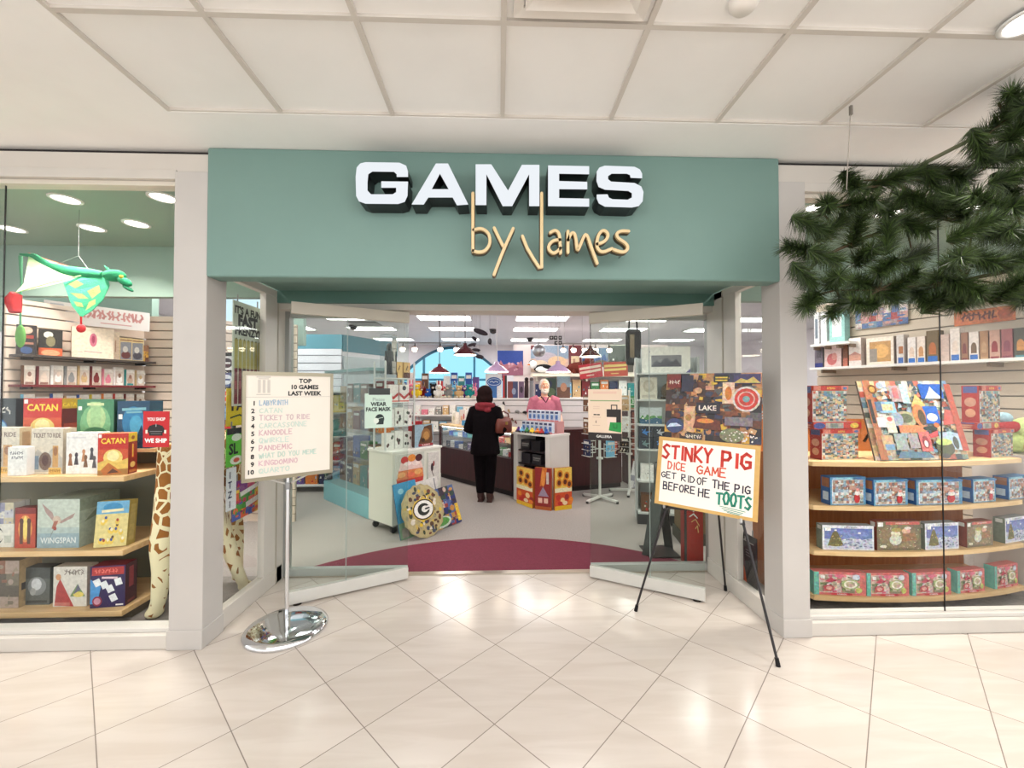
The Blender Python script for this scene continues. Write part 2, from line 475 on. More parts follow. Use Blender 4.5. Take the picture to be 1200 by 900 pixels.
def scenic(seed, sky, far, near, frame=None, n=10, pal=None):
    rd = random.Random(seed)
    out = [('r', 0, 0, 1, 1, sky)]
    x = 0; pts = [(0, .3)]
    while x < 1:
        x += rd.uniform(.1, .2); pts.append((min(x, 1), rd.uniform(.45, .75)))
        x += rd.uniform(.08, .15); pts.append((min(x, 1), rd.uniform(.32, .5)))
    out.append(('p', pts + [(1, .0), (0, .0)], far))
    out.append(('p', [(0, 0), (1, 0), (1, .3), (.7, .38), (.35, .24), (0, .33)], near))
    for _ in range(n):
        u, v = rd.uniform(.08, .92), rd.uniform(.08, .5); a = rd.uniform(.02, .06)
        out.append(('e', u, v, a, a, rd.choice(pal or [near, far, WHITE])))
    if frame:
        out += [('r', 0, 0, 1, .035, frame), ('r', 0, .965, 1, 1, frame), ('r', 0, 0, .03, 1, frame), ('r', .97, 0, 1, 1, frame)]
    return out
def cover(seed, bg, pal, band=None, n=12):
    rd = random.Random(seed)
    out = [('r', 0, 0, 1, 1, bg)]
    for _ in range(n):
        u, v, a, b = rd.uniform(.12, .88), rd.uniform(.1, .65), rd.uniform(.03, .1), rd.uniform(.03, .1)
        out.append((('e', u, v, a, b, rd.choice(pal)) if rd.random() < .6 else ('p', [(u - a, v - b), (u + a, v - b), (u + a * .3, v + b)], rd.choice(pal))))
    if band is not None: out += [('r', .1, .76, .9, .9, band)]
    return out

def carton(name, label, cat, loc, w, d, h, rz, front, side, group=None, spine=None, left=None, tilt=0.0, busy=False, parts=True, topc=None, edge=None):
    """a boxed game or puzzle: origin at the middle of its base, cover facing local -Y"""
    mb = MB().bx(-w / 2, w / 2, -d / 2, d / 2, 0, h, side)
    if topc: mb.c[1] = topc
    fa = MB().art((-w / 2, -d / 2, 0), (w, 0, 0), (0, 0, h), front)
    sp = MB().art((w / 2, -d / 2, 0), (0, d, 0), (0, 0, h), spine) if spine else None
    lf = MB().art((-w / 2, d / 2, 0), (0, -d, 0), (0, 0, h), left) if left else None
    if not parts:
        for q in (fa, sp, lf):
            if q:
                o = len(mb.v); mb.v += q.v; mb.f += [tuple(i + o for i in f) for f in q.f]; mb.c += q.c; mb.sm += q.sm
        o = mb.build(name, 'print', None, loc, (tilt, 0, rz))
        return tag(o, label, cat, group)
    t = thing(name, label, cat, loc, rz, group, tilt)
    mb.build('carton_body', 'card', t, bevel=min(.004, d * .1))
    # seam of the lid
    g = .0006
    MB().bx(-w / 2 - g, w / 2 + g, -d / 2 + d * .68, -d / 2 + d * .70, -0.0, h + g, edge or tuple(x * .55 for x in side[:3]) + (1,)).build('lid_seam', 'card', t)
    fa.build('cover_print', 'busy' if busy else 'print', t)
    if sp: sp.build('spine_print', 'print', t)
    if lf: lf.build('spine_print', 'print', t)
    return t

def carton_px(name, label, cat, px0, px1, ytop, Yf, zb, d, front, side, yaw=0.0, **kw):
    """the same box where the photo shows its front face, standing at height zb with its front at depth Yf"""
    x0, x1 = xat(px0, Yf), xat(px1, Yf)
    cx = (x0 + x1) / 2
    h = W((px0 + px1) / 2, ytop, Yf).z - zb
    w = (x1 - x0) / max(.5, math.cos(yaw))
    return carton(name, label, cat, (cx - math.sin(yaw) * d / 2 * 0, Yf + d / 2, zb), w, d, h, yaw, front, side, **kw)
# ================================================================== THE SETTING
CZ = 3.14           # mall ceiling
FY = 2.65           # plane of the shop front
SHZ = 3.3           # shop ceiling
cream = rgb(206, 199, 190); frame_c = rgb(204, 198, 190); ceil_c = rgb(251, 249, 246); grid_c = rgb(214, 207, 198)
teal = rgb(112, 142, 134); teal_d = rgb(94, 130, 120)

def tile_floor():
    m, nt, p = new_mat('mall_tile')
    L = nt.links.new
    tc = nt.nodes.new('ShaderNodeTexCoord')
    mp = nt.nodes.new('ShaderNodeMapping'); mp.inputs['Rotation'].default_value = (0, 0, R(45)); S = 1 / .438; mp.inputs['Scale'].default_value = (S, S, S)
    L(tc.outputs['Object'], mp.inputs[0])
    sx = nt.nodes.new('ShaderNodeSeparateXYZ'); L(mp.outputs[0], sx.inputs[0])
    ds = []
    for ax in (0, 1):
        f = nt.nodes.new('ShaderNodeMath'); f.operation = 'PINGPONG'; f.inputs[1].default_value = 0.5
        L(sx.outputs[ax], f.inputs[0]); ds.append(f.outputs[0])
    mn = nt.nodes.new('ShaderNodeMath'); mn.operation = 'MINIMUM'; L(ds[0], mn.inputs[0]); L(ds[1], mn.inputs[1])
    lt = nt.nodes.new('ShaderNodeMath'); lt.operation = 'LESS_THAN'; lt.inputs[1].default_value = 0.0052; L(mn.outputs[0], lt.inputs[0])
    # per-tile tone
    fl = nt.nodes.new('ShaderNodeVectorMath'); fl.operation = 'FLOOR'; L(mp.outputs[0], fl.inputs[0])
    wn = nt.nodes.new('ShaderNodeTexWhiteNoise'); L(fl.outputs[0], wn.inputs['Vector'])
    # veins
    m2 = nt.nodes.new('ShaderNodeMapping'); m2.inputs['Rotation'].default_value = (0, 0, R(45)); m2.inputs['Scale'].default_value = (1.6, 11, 1); L(tc.outputs['Object'], m2.inputs[0])
    ad = nt.nodes.new('ShaderNodeVectorMath'); ad.operation = 'MULTIPLY_ADD'; ad.inputs[1].default_value = (5, 5, 5); L(wn.outputs['Color'], ad.inputs[0]); L(m2.outputs[0], ad.inputs[2])
    n = nt.nodes.new('ShaderNodeTexNoise'); n.inputs['Scale'].default_value = 1.0; n.inputs['Detail'].default_value = 6; n.inputs['Distortion'].default_value = .6; L(ad.outputs[0], n.inputs['Vector'])
    r = nt.nodes.new('ShaderNodeValToRGB'); r.color_ramp.elements[0].position = .38; r.color_ramp.elements[1].position = .62
    r.color_ramp.elements[0].color = rgb(198, 187, 177); r.color_ramp.elements[1].color = rgb(205, 195, 186)
    L(n.outputs['Fac'], r.inputs['Fac'])
    mr = nt.nodes.new('ShaderNodeMapRange'); mr.inputs['To Min'].default_value = .96; mr.inputs['To Max'].default_value = 1.04; L(wn.outputs['Value'], mr.inputs['Value'])
    vs = nt.nodes.new('ShaderNodeVectorMath'); vs.operation = 'SCALE'; L(r.outputs['Color'], vs.inputs[0]); L(mr.outputs[0], vs.inputs['Scale'])
    mx = nt.nodes.new('ShaderNodeMix'); mx.data_type = 'RGBA'; L(lt.outputs[0], mx.inputs[0]); L(vs.outputs[0], mx.inputs[6]); mx.inputs[7].default_value = rgb(124, 112, 103)
    L(mx.outputs[2], p.inputs['Base Color'])
    p.inputs['Roughness'].default_value = .2
    rr = nt.nodes.new('ShaderNodeMapRange'); rr.inputs['To Min'].default_value = .16; rr.inputs['To Max'].default_value = .6; L(lt.outputs[0], rr.inputs['Value']); L(rr.outputs[0], p.inputs['Roughness'])
tile_floor()
ox, oy = 0.29, 2.308
struct(MB().bx(-9 - ox, 9 - ox, -9 - oy, 3.63 - oy, -.08, 0).build('floor', 'mall_tile', loc=(ox, oy, 0)))
flat_mat('shop_carpet', (156, 148, 143), .95, .12, 60, .2)
struct(MB().bx(-7.5, 8.5, 3.63, 15.6, -.08, 0.0).build('floor_shop', 'shop_carpet'))
for k, (a, b) in enumerate(((-4.8, -1.87), (1.92, 5.2))):
    struct(MB().bx(a, b, 2.75, 3.63, 0.001, .006, rgb(132, 126, 122)).build('floor_window', 'cloth'))
flat_mat('wine_carpet', (112, 40, 58), .95, .15, 70, .2)
pts = []
RC = 2.49
for i in range(41):
    x = -1.86 + i * 3.76 / 40
    pts.append((x, 4.48 - RC + math.sqrt(RC * RC - (x - .02) ** 2)))
pts = [(x, max(y, 3.66)) for x, y in pts]
ec = MB().prism(pts + [(1.9, 3.64), (-1.86, 3.64)], 0.0, .008).build('entrance_carpet', 'wine_carpet')
tag(ec, 'wine red rounded carpet inlay just inside the shop doorway', 'carpet')
struct(MB().bx(-1.86, 1.9, 3.6, 3.66, 0, .012, rgb(196, 188, 176)).build('trim_1', 'metal'))

# ---- mall ceiling: plaster border, lay-in field with a T-bar grid
mb = MB().bx(-9, -1.825, -9, FY + .1, CZ, CZ + .1, ceil_c).bx(-1.825, 9, 2.29, FY + .1, CZ, CZ + .1, ceil_c)
struct(mb.build('ceiling', 'paint'))
mb = MB().bx(-1.825, 9, -9, 2.29, CZ + .016, CZ + .1, ceil_c)
cf = struct(mb.build('ceiling_tiles', 'paint'))
g = MB()
for k in range(-3, 12):
    x = .02 + .615 * k
    wd = .02 if k == -3 else .012
    g.bx(x - wd, x + wd, -9, 2.29, CZ + .001, CZ + .018, grid_c)
for j in range(0, 18):
    y = 2.29 - .6 * j
    g.bx(-1.825, 9, y - .012, y + .012, CZ + .002, CZ + .018, grid_c)
struct(g.build('ceiling_grid', 'paint'))

# ceiling air diffuser
vx0, vx1, vy0, vy1 = .06, .60, 1.12, 1.66
v = thing('ceiling_vent', 'white stepped square air diffuser set in the mall ceiling grid', 'vent', ((vx0 + vx1) / 2, (vy0 + vy1) / 2, CZ))
def sqring(h1, h2, z1, z2, c):
    m = MB(); a = [(-h1, -h1), (h1, -h1), (h1, h1), (-h1, h1)]; b = [(-h2, -h2), (h2, -h2), (h2, h2), (-h2, h2)]
    vs = [(x, y, z1) for x, y in a] + [(x, y, z2) for x, y in b] + [(x, y, z1 + .008) for x, y in a] + [(x, y, z2 + .008) for x, y in b]
    fs = []
    for i in range(4):
        j = (i + 1) % 4
        fs += [(i, 4 + i, 4 + j, j), (8 + i, 8 + j, 12 + j, 12 + i), (i, j, 8 + j, 8 + i), (4 + i, 12 + i, 12 + j, 4 + j)]
    return m.add(vs, fs, c)
vc = rgb(238, 232, 224)
sqring(.27, .23, -.002, .004, vc).build('frame', 'satin', v)
for k, (h1, h2) in enumerate(((.225, .17), (.165, .11), (.105, .05))):
    sqring(h1, h2, -.012 - .004 * k, .012, vc).build('louver', 'satin', v)
MB().bx(-.05, .05, -.05, .05, -.018, -.008, vc).build('centre_plate', 'satin', v)
dtc = thing('smoke_detector', 'small white round detector on the mall ceiling beyond the air vent', 'detector', FZ(872, 2, CZ))
MB().lathe([(.055, 0.018), (.055, -.01), (.04, -.03), (.0, -.032)], col=vc).build('detector_housing', 'satin', dtc)

def downlight(label, loc, r, watts, group, size=.16, spread=120, lens='downlight_lens', col=(1, .95, .88)):
    t = thing('recessed_downlight', label, 'ceiling light', loc, 0, group)
    MB().lathe([(r * 1.25, .0), (r * 1.25, -.006), (r, -.008), (r, .0)], col=WHITE, n=28).build('trim_ring', 'satin', t)
    MB().lathe([(r * .98, -.002), (0.001, -.003)], col=WHITE, n=28).build('lens', lens, t)
    a = area('downlight_beam', (loc[0], loc[1], loc[2] - .02), (0, 0, 0), size, size, watts, col, 'DISK', spread)
    return t
p_ = FZ(1199, 24, CZ)
downlight('bright round downlight in the mall ceiling above the pine branches', (p_.x + .02, p_.y, CZ + .0), .07, 4, None, spread=75)

# ---- front wall, pillars, fascia
wl = MB().bx(-9, -1.84, FY, FY + .2, 2.99, 3.11, cream)
struct(wl.build('wall_front_left', 'paint'))
struct(MB().bx(1.85, 9, FY, FY + .2, 2.97, 3.11, cream).build('wall_front_right', 'paint'))
gap_shade = rgb(30, 20, 20)  # near-black colour stands in for shade in the gap above the headers
struct(MB().bx(-9, -1.84, FY + .03, FY + .2, 3.11, CZ, gap_shade).build('trim_2', 'paint'))
struct(MB().bx(1.85, 9, FY + .03, FY + .2, 3.11, CZ, gap_shade).build('trim_3', 'paint'))
def pillar(name, x0, x1):
    o = struct(MB().bx(x0, x1, FY - .02, FY + .17, 0, 2.99, rgb(190, 185, 180)).build(name, 'paint', bevel=.004))
    struct(MB().bx(x0 - .006, x1 + .006, FY - .03, FY + .176, 0, .12, rgb(191, 186, 181)).build('baseboard_pillar', 'satin', bevel=.004))
pillar('pillar_left', -2.045, -1.84)
pillar('pillar_right', 1.85, 2.03)
struct(MB().bx(-1.84, 1.85, FY - .03, FY + .1, 2.32, CZ, teal).build('wall_fascia', 'paint', bevel=.012))
struct(MB().bx(-1.838, 1.848, FY + .1, 3.5, 2.44, 2.52, teal).build('ceiling_vestibule', 'paint'))
struct(MB().bx(-1.87, 1.93, 3.47, 3.56, 2.34, 2.5, teal_d).build('wall_transom', 'paint'))
struct(MB().bx(-1.86, 1.92, 3.5, 3.72, 2.29, 2.345, cream).build('trim_4', 'paint'))
struct(MB().bx(-1.87, 1.93, 3.56, 3.72, 2.345, 3.3, cream).build('wall_over_door', 'paint'))

# ---- display windows either side
def big_window(name, x0, x1, joints, zt, side):
    f = MB()
    f.bx(x0, x1, FY - .015, FY + .13, 0, .085, frame_c)
    f.bx(x0, x1, FY + .02, FY + .11, .085, .112, rgb(208, 204, 198))
    f.bx(x0, x1, FY - .01, FY + .13, zt, zt + .06, frame_c)
    f.bx(x0, x1, FY + .02, FY + .1, zt - .03, zt, rgb(214, 206, 192))
    o = struct(f.build(name, 'satin', bevel=.004))
    xs = [x0] + joints + [x1]
    for a, b in zip(xs[:-1], xs[1:]):
        p = MB().bx(a + .004, b - .004, FY + .05, FY + .058, .112, zt - .03).build('pane', 'glass', o)
    for j in joints:
        MB().bx(j - .0016, j + .0016, FY + .05, FY + .058, .112, zt - .03, rgb(30, 30, 32)).build('pane_joint', 'plastic', o)
big_window('window_1', -6.5, -2.045, [-3.155, -4.6], 2.945, 'left')
big_window('window_2', 2.03, 6.5, [3.02, 4.5], 2.93, 'right')

def return_window(name, x, s, y0, y1, y2):
    """window in the side of the recessed entry; s=+1 for the right side"""
    f = MB(); t = .05
    xa, xb = (x, x + s * t)
    xa, xb = min(xa, xb), max(xa, xb)
    f.bx(xa - .012, xb, y0, y2, 0, .13, frame_c).bx(xa, xb, y0, y2, 2.38, 2.44, frame_c)
    f.bx(xa, xb, y1, y1 + .17, .13, 2.38, frame_c)
    f.bx(xa - .006, xb + .006, y1 + .175, y1 + .185, .0, 2.44, rgb(176, 168, 154))
    f.bx(xa, xb, y1 + .19, y2, .0, 2.44, frame_c)
    o = struct(f.build(name, 'satin', bevel=.004))
    MB().bx((xa + xb) / 2 - .004, (xa + xb) / 2 + .004, y0, y1, .13, 2.38).build('pane', 'return_glass', o)
return_window('window_3', -1.9, 1, FY + .17, 3.31, 3.60)
return_window('window_4', 1.86, 1, FY + .17, 3.16, 3.60)
for k, (a, b) in enumerate(((-1.94, -1.845), (1.905, 1.99))):
    struct(MB().bx(a, b, 3.58, 3.72, 0, 2.3, frame_c).build('trim_%d' % (5 + k), 'satin'))
# fixed side lights beside the doors
def sidelight(name, x0, x1):
    f = MB().bx(x0, x1, 3.6, 3.66, .012, .07, rgb(176, 178, 174)).bx(x0, x1, 3.6, 3.66, 2.24, 2.29, rgb(176, 176, 170))
    xo = x0 if x0 < 0 else x1 - .04
    f.bx(xo, xo + .04, 3.59, 3.67, .012, 2.29, rgb(150, 150, 146))
    o = struct(f.build(name, 'satin'))
    MB().bx(x0, x1, 3.626, 3.634, .07, 2.24).build('pane', 'door_glass', o)
sidelight('window_5', -1.85, -.80)
sidelight('window_6', .82, 1.91)

def door_leaf(name, pin, pout):
    """glass pivot leaf from its inner end to its outer end"""
    a, b = Vector(pin), Vector(pout)
    d = (b - a); L_ = d.length; ang = math.atan2(d.y, d.x)
    o = struct(MB().bx(0, L_, -.022, .022, .012, .105, rgb(206, 203, 196)).build(name, 'satin', loc=(a.x, a.y, 0), rot=(0, 0, ang), bevel=.003))
    MB().bx(0, L_, -.022, .022, 2.185, 2.275, rgb(200, 190, 174)).build('top_rail', 'satin', o, bevel=.003)
    MB().bx(0.002, L_ - .002, -.006, .006, .105, 2.185).build('pane', 'door_glass', o)
    s = -1 if name == 'door_1' else 1
    MB().cyl((L_ - .07, s * .02, .055), (L_ - .07, s * .034, .055), .016, col=rgb(150, 146, 138), n=16).build('lock_cylinder', 'metal', o)
    MB().cyl((L_ - .06, 0, 0), (L_ - .06, 0, .014), .03, col=rgb(60, 56, 52), n=16).build('pivot', 'metal', o)
    MB().bx(L_ * .55, L_ * .55 + .004, -.008, .008, .105, 2.185, rgb(150, 165, 160)).build('pane_joint', 'plastic', o)
    return o
D1 = ((-.775, 3.545), (-1.565, 3.13))
D2 = ((.79, 3.53), (1.567, 3.085))
door_leaf('door_1', *D1)
door_leaf('door_2', *D2)

# ---- the shop's shell
shop_w = rgb(226, 222, 224)
struct(MB().bx(-7.5, 8.5, 15.2, 15.4, 0, SHZ, rgb(226, 222, 226)).build('wall_back', 'paint'))
struct(MB().bx(-7.6, -7.5, 2.85, 15.4, 0, SHZ, shop_w).build('wall_left', 'paint'))
struct(MB().bx(8.5, 8.6, 2.85, 15.4, 0, SHZ, shop_w).build('wall_right', 'paint'))
struct(MB().bx(-7.6, 8.6, 3.72, 15.4, SHZ, SHZ + .1, rgb(222, 220, 224)).build('ceiling_shop', 'paint'))
# soffits over the display windows
sof = rgb(146, 166, 154)
for nm, a, b in (('ceiling_window_left', -7.5, -1.9), ('ceiling_window_right', 1.93, 8.5)):
    struct(MB().bx(a, b, FY + .1, 4.08, 2.98, 3.05, sof).bx(a, b, 4.0, 4.08, 2.5, 2.98, sof).build(nm, 'paint'))
struct(MB().bx(-7.5, -4.05, 4.9, 5.0, 2.3, SHZ, rgb(150, 172, 160)).build('wall_bulkhead_left', 'paint'))

def slat_panel(mb, O, U, H, c, step=.1, gap=.014):
    """slatwall: boards with dark grooves between them; O bottom-left, U along (horizontal)"""
    O, U = Vector(O), Vector(U); n = Vector((U.y, -U.x, 0)).normalized()
    z = 0
    L_ = U.length; ux = U / 2
    while z < H - .01:
        h = min(step - gap, H - z)
        mb.obox(O + ux + Vector((0, 0, z + h / 2)) + n * .012, ux, n * .012, Vector((0, 0, h / 2)), c)
        z += step
    mb.obox(O + ux + Vector((0, 0, H / 2)) - n * .01, ux, n * .01, Vector((0, 0, H / 2)), tuple(x * .45 for x in c[:3]) + (1,))
    return mb
# partitions of slatwall seen through the left window
SWL = ((-4.42, 3.80, 0), (.34, 1.02, 0))     # along-the-side run
slat = rgb(226, 206, 190)
m = MB(); slat_panel(m, *SWL, 2.44, slat); struct(m.build('wall_slat_left', 'paint'))
m = MB(); slat_panel(m, (-4.06, 4.84, 0), (.55, .02, 0), 2.46, slat); struct(m.build('wall_slat_back', 'paint'))
struct(MB().bx(-3.51, -3.36, 4.78, 4.98, 0, 2.47, rgb(224, 206, 190)).build('pillar_slat', 'paint'))
m = MB(); slat_panel(m, (-3.36, 4.9, 0), (.26, .3, 0), 2.44, rgb(232, 216, 204)); struct(m.build('wall_slat_corner', 'paint'))
m = MB(); slat_panel(m, (-3.1, 5.2, 0), (.6, -.05, 0), 2.42, rgb(228, 208, 192)); struct(m.build('wall_slat_side', 'paint'))
# white slatwall with a blue-green band above, seen through the left door
m = MB(); slat_panel(m, (-4.6, 7.0, 0), (1.95, 0, 0), 2.31, rgb(226, 222, 232), .13, .016); struct(m.build('wall_slat_middle', 'paint'))
tb = rgb(88, 142, 160)
struct(MB().bx(-4.6, -2.65, 7.0, 7.1, 2.31, 2.56, tb).build('wall_band_middle', 'paint'))
m = MB().obox((-2.36, 7.66, 2.42), (.30, .62, 0), (.03, -.015, 0), (0, 0, .14), tb)
struct(m.build('wall_band_corner', 'paint'))
struct(MB().obox((-2.36, 7.68, 1.1), (.30, .62, 0), (.03, -.015, 0), (0, 0, 1.1), rgb(206, 216, 222)).build('wall_partition', 'paint'))
# right-hand run of slatwall behind the right window
SWR = ((4.28, 5.35, 0), (.82, -2.42, 0))
m = MB(); slat_panel(m, *SWR, 2.75, rgb(206, 190, 170), .12, .014); struct(m.build('wall_slat_right', 'paint'))

# arched window in the back wall
AW = 15.18
def arch_z(x): return 3.2 - ((x + 1.7) / 1.78) ** 2
fr = MB(); x0, x1, zb = -3.62, .22, 1.4
N = 28; xs = [x0 + (x1 - x0) * i / N for i in range(N + 1)]
for a, b in zip(xs[:-1], xs[1:]):
    fr.bar((a, AW - .03, arch_z(a)), (b, AW - .03, arch_z(b)), .09, .09, rgb(22, 92, 120))
for x in (x0, -2.75, -.9, x1):
    fr.bar((x, AW - .03, zb), (x, AW - .03, arch_z(x)), .08, .08, rgb(28, 110, 140))
fr.bar((x0, AW - .03, zb + .62), (x1, AW - .03, zb + .62), .08, .08, rgb(28, 110, 140))
aw = struct(fr.build('window_7', 'satin'))
pts = [(x, arch_z(x)) for x in xs]
pn = MB(); vs = [(x, AW, z) for x, z in pts] + [(x, AW, zb) for x, z in pts]
pn.add(vs, [(i, i + 1, N + 2 + i, N + 1 + i) for i in range(N)], WHITE)
pn.build('pane', 'sky_pane', aw)
# bright window over the slatwall at the left
bw = MB().bx(-3.56, -3.02, 5.36, 5.42, 2.42, 2.86, rgb(210, 225, 235)).build('window_8', 'satin'); struct(bw)
MB().bx(-3.53, -3.05, 5.35, 5.36, 2.45, 2.83).build('pane', 'bright_pane', bw)
struct(MB().bx(-4.05, -2.55, 5.42, 5.5, 2.2, SHZ, rgb(160, 180, 172)).build('wall_bulkhead_back', 'paint'))

# ---- fluorescent panels in the shop ceiling, in rows
PANELS = [(x, y) for y in (4.9, 6.2, 9.45, 11.1, 13.4) for x in (-5.6, -3.4, -1.25, 1.0, 3.4, 5.8) if not (y == 6.2 and abs(x) < 2)]
ROWW = {4.9: 'front', 6.2: 'second', 9.45: 'third', 11.1: 'fourth', 13.4: 'rearmost'}
def light_panel(label, x, y):
    t = thing('fluorescent_panel', label, 'ceiling light', (x, y, SHZ), 0, 'fluorescent ceiling panels of the shop')
    f = MB()
    for a, b, c, d in ((-.62, .62, -.32, -.29), (-.62, .62, .29, .32), (-.62, -.59, -.29, .29), (.59, .62, -.29, .29)):
        f.bx(a, b, c, d, -.025, 0, WHITE)
    f.build('frame', 'satin', t)
    MB().bx(-.59, .59, -.29, .29, -.016, -.004).build('diffuser', 'tube_light', t)
    return t
lp = None
for i, (x, y) in enumerate(PANELS):
    lab = 'white fluorescent ceiling panel in the %s row of the shop, %s from the left' % (ROWW[y], ORD[sum(1 for q in PANELS[:i] if q[1] == y)])
    if lp is None: lp = light_panel(lab, x, y)
    else: dup(lp, lab, (x, y, SHZ))
# downlights over the display windows
for lab, px, py in (('round downlight nearest the glass over the left window display', 77, 233), ('round downlight over the left display, cut by the pillar edge', 191, 231),
                    ('round downlight at the far left over the left window display', 14, 268), ('round downlight in the middle of the left window soffit, behind the kite wire', 108, 267), ('bluish white round downlight beside the bulkhead in the left window', 160, 262)):
    p_ = FZ(px, py, 2.98)
    downlight(lab, (p_.x, p_.y, 2.98), .075, 9, 'downlights over the left display')
for lab, px, py in (('round downlight over the right display glimpsed left of the branches', 958, 242), ('round downlight over the right display behind the pine branches', 1040, 250), ('round downlight over the right display near the frame edge', 1150, 240)):
    p_ = FZ(px, py, 2.98)
    downlight(lab, (p_.x, p_.y, 2.98), .075, 11, 'downlights over the right display')
# ================================================================== THE SHOP SIGN
GA = {
 'G': [(90, 95), (215, 97), (240, 108), (247, 130), (247, 150), (205, 150), (205, 140), (195, 131), (115, 130), (100, 140), (97, 170), (97, 200), (110, 214), (190, 214), (203, 206), (203, 190), (148, 190), (148, 166), (247, 167), (245, 220), (235, 242), (210, 250), (90, 249), (65, 240), (55, 220), (53, 150), (57, 115), (70, 100)],
 'A': [(350, 100), (395, 100), (470, 252), (428, 255), (412, 226), (322, 226), (305, 252), (260, 252), (349.9, 100.1), (365, 138), (335, 195), (397, 195), (365, 138)],
 'M': [(497, 103), (555, 103), (617, 200), (668, 105), (733, 105), (733, 258), (695, 258), (695, 140), (632, 258), (597, 258), (537, 140), (537, 254), (497, 254)],
 'E': [(765, 107), (917, 110), (917, 140), (806, 138), (806, 165), (910, 168), (910, 196), (806, 195), (806, 228), (917, 230), (917, 260), (765, 258)],
 'S': [(975, 108), (1085, 112), (1105, 122), (1113, 138), (1113, 155), (1070, 153), (1068, 143), (1055, 138), (1000, 138), (987, 147), (987, 158), (998, 167), (1085, 172), (1110, 185), (1118, 205), (1115, 240), (1100, 258), (1075, 263), (975, 260), (953, 248), (945, 230), (945, 215), (985, 214), (990, 226), (1003, 232), (1060, 234), (1075, 226), (1075, 210), (1062, 202), (975, 197), (952, 187), (944, 165), (945, 130), (955, 115)]}
SYF, SYB = 2.49, FY - .03
def sgn(q, Y=SYF):
    p = W(400 + q[0] / 3.158, 160 + q[1] / 3.158, Y); return p.x, p.z
gs = thing('shop_sign', 'big white block letters GAMES with black sides on the green shop front', 'sign', (0, SYB, 2.7))
for ch in 'GAMES':
    P = [sgn(q) for q in GA[ch]]
    if ch == 'A':
        outer, hole = P[:8], P[9:12]
        # outer outline joined to its counter along a hair-thin slit
        P = outer + [outer[0]] + [hole[0], hole[1], hole[2], hole[0]]
    P = P[::-1]
    n = len(P)
    sd = MB(); f1 = SYF - SYB; z0 = 2.7
    sd.add([(x, f1, z - z0) for x, z in P] + [(x, 0, z - z0) for x, z in P], [(i, (i + 1) % n, n + (i + 1) % n, n + i) for i in range(n)], rgb(18, 10, 14))
    lt = sd.build('letter', 'satin', gs); lt['label'] = 'block letter ' + ch
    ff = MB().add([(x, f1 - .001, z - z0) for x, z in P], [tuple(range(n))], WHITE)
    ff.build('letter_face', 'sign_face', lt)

SCR = [[(487, 212), (487, 425)], [(490, 347), (520, 340), (545, 358), (551, 382), (548, 405), (530, 427), (505, 430), (488, 424)],
       [(566, 340), (582, 374), (598, 405)], [(636, 342), (600, 420), (565, 512)],
       [(741, 212), (741, 487), (733, 487), (712, 455), (688, 415), (670, 370)],
       [(773, 357), (790, 347), (806, 358), (809, 395), (811, 432)], [(809, 384), (785, 385), (767, 402), (767, 420), (782, 434), (798, 428), (810, 414)],
       [(838, 352), (838, 430)], [(838, 385), (850, 358), (862, 358), (868, 380), (873, 430), (888, 392), (905, 354), (922, 405), (946, 470)],
       [(945, 400), (975, 390), (988, 368), (980, 352), (965, 348), (950, 365), (943, 400), (950, 422), (968, 430), (1000, 416)],
       [(1062, 352), (1035, 350), (1016, 360), (1022, 378), (1048, 393), (1060, 408), (1056, 424), (1038, 430), (1008, 420)]]
bj = thing('script_sign', 'tan handwritten wooden letters reading by James below the block letters', 'sign', (0, SYB, 2.4))
groups = [('b', [0, 1]), ('y', [2, 3]), ('J', [4]), ('a', [5, 6]), ('m', [7, 8]), ('e', [9]), ('s', [10])]
for ch, ids in groups:
    m = MB(); y0, y1 = 2.475 - SYB, 2.495 - SYB
    mm = MB()
    for i in ids:
        pl = [Vector((sgn(q, 2.485)[0], sgn(q, 2.485)[1] - 2.4)) for q in SCR[i]]
        # smooth the line
        for _ in range(2):
            q2 = [pl[0]]
            for a, b in zip(pl[:-1], pl[1:]):
                q2 += [a * .75 + b * .25, a * .25 + b * .75]
            pl = q2 + [pl[-1]] if ch not in 'J' else pl
        w = .0088
        def lay(mb_, w, ya, yb, c):
            q = [pl[0]]
            for p in pl[1:]:
                if (p - q[-1]).length > .001: q.append(p)
            n = len(q); L_, R_ = [], []
            for i, p in enumerate(q):
                d = (q[min(i + 1, n - 1)] - q[max(i - 1, 0)]).normalized()
                nv = Vector((-d.y, d.x)) * w
                if i in (0, n - 1):      # rounded ends
                    sgn_ = -1 if i == 0 else 1
                    arc = [p + Vector((-d.y * math.cos(t) + sgn_ * d.x * math.sin(t), d.x * math.cos(t) + sgn_ * d.y * math.sin(t))) * w for t in [math.pi * k / 8 for k in range(9)]]
                    if i == 0: start = arc
                    else: end = arc
                else:
                    L_.append(p + nv); R_.append(p - nv)
            out = [start[0]] + L_ + end + R_[::-1] + start[::-1][:-1]
            N = len(out)
            # front and back as quad strips with end fans
            lft = [start[0]] + L_ + [end[0]]; rgt = [start[-1]] + R_ + [end[-1]]
            k = len(lft)
            for y in (ya, yb):
                mb_.add([(v.x, y, v.y) for v in lft + rgt], [(i, i + 1, k + i + 1, k + i) for i in range(k - 1)], c)
                for ar in (start, end):
                    mb_.add([(v.x, y, v.y) for v in ar], [tuple(range(9))], c)
            mb_.add([(v.x, ya, v.y) for v in out] + [(v.x, yb, v.y) for v in out], [(i, (i + 1) % N, N + (i + 1) % N, N + i) for i in range(N)], c)
        lay(m, w, y0, y1, rgb(216, 190, 142))
        lay(mm, w + .0035, y1, y1 + .03, rgb(74, 56, 30))
    o = mm.build('letter', 'satin', bj); o['label'] = 'script letter ' + ch
    m.build('letter_face', 'satin', o)
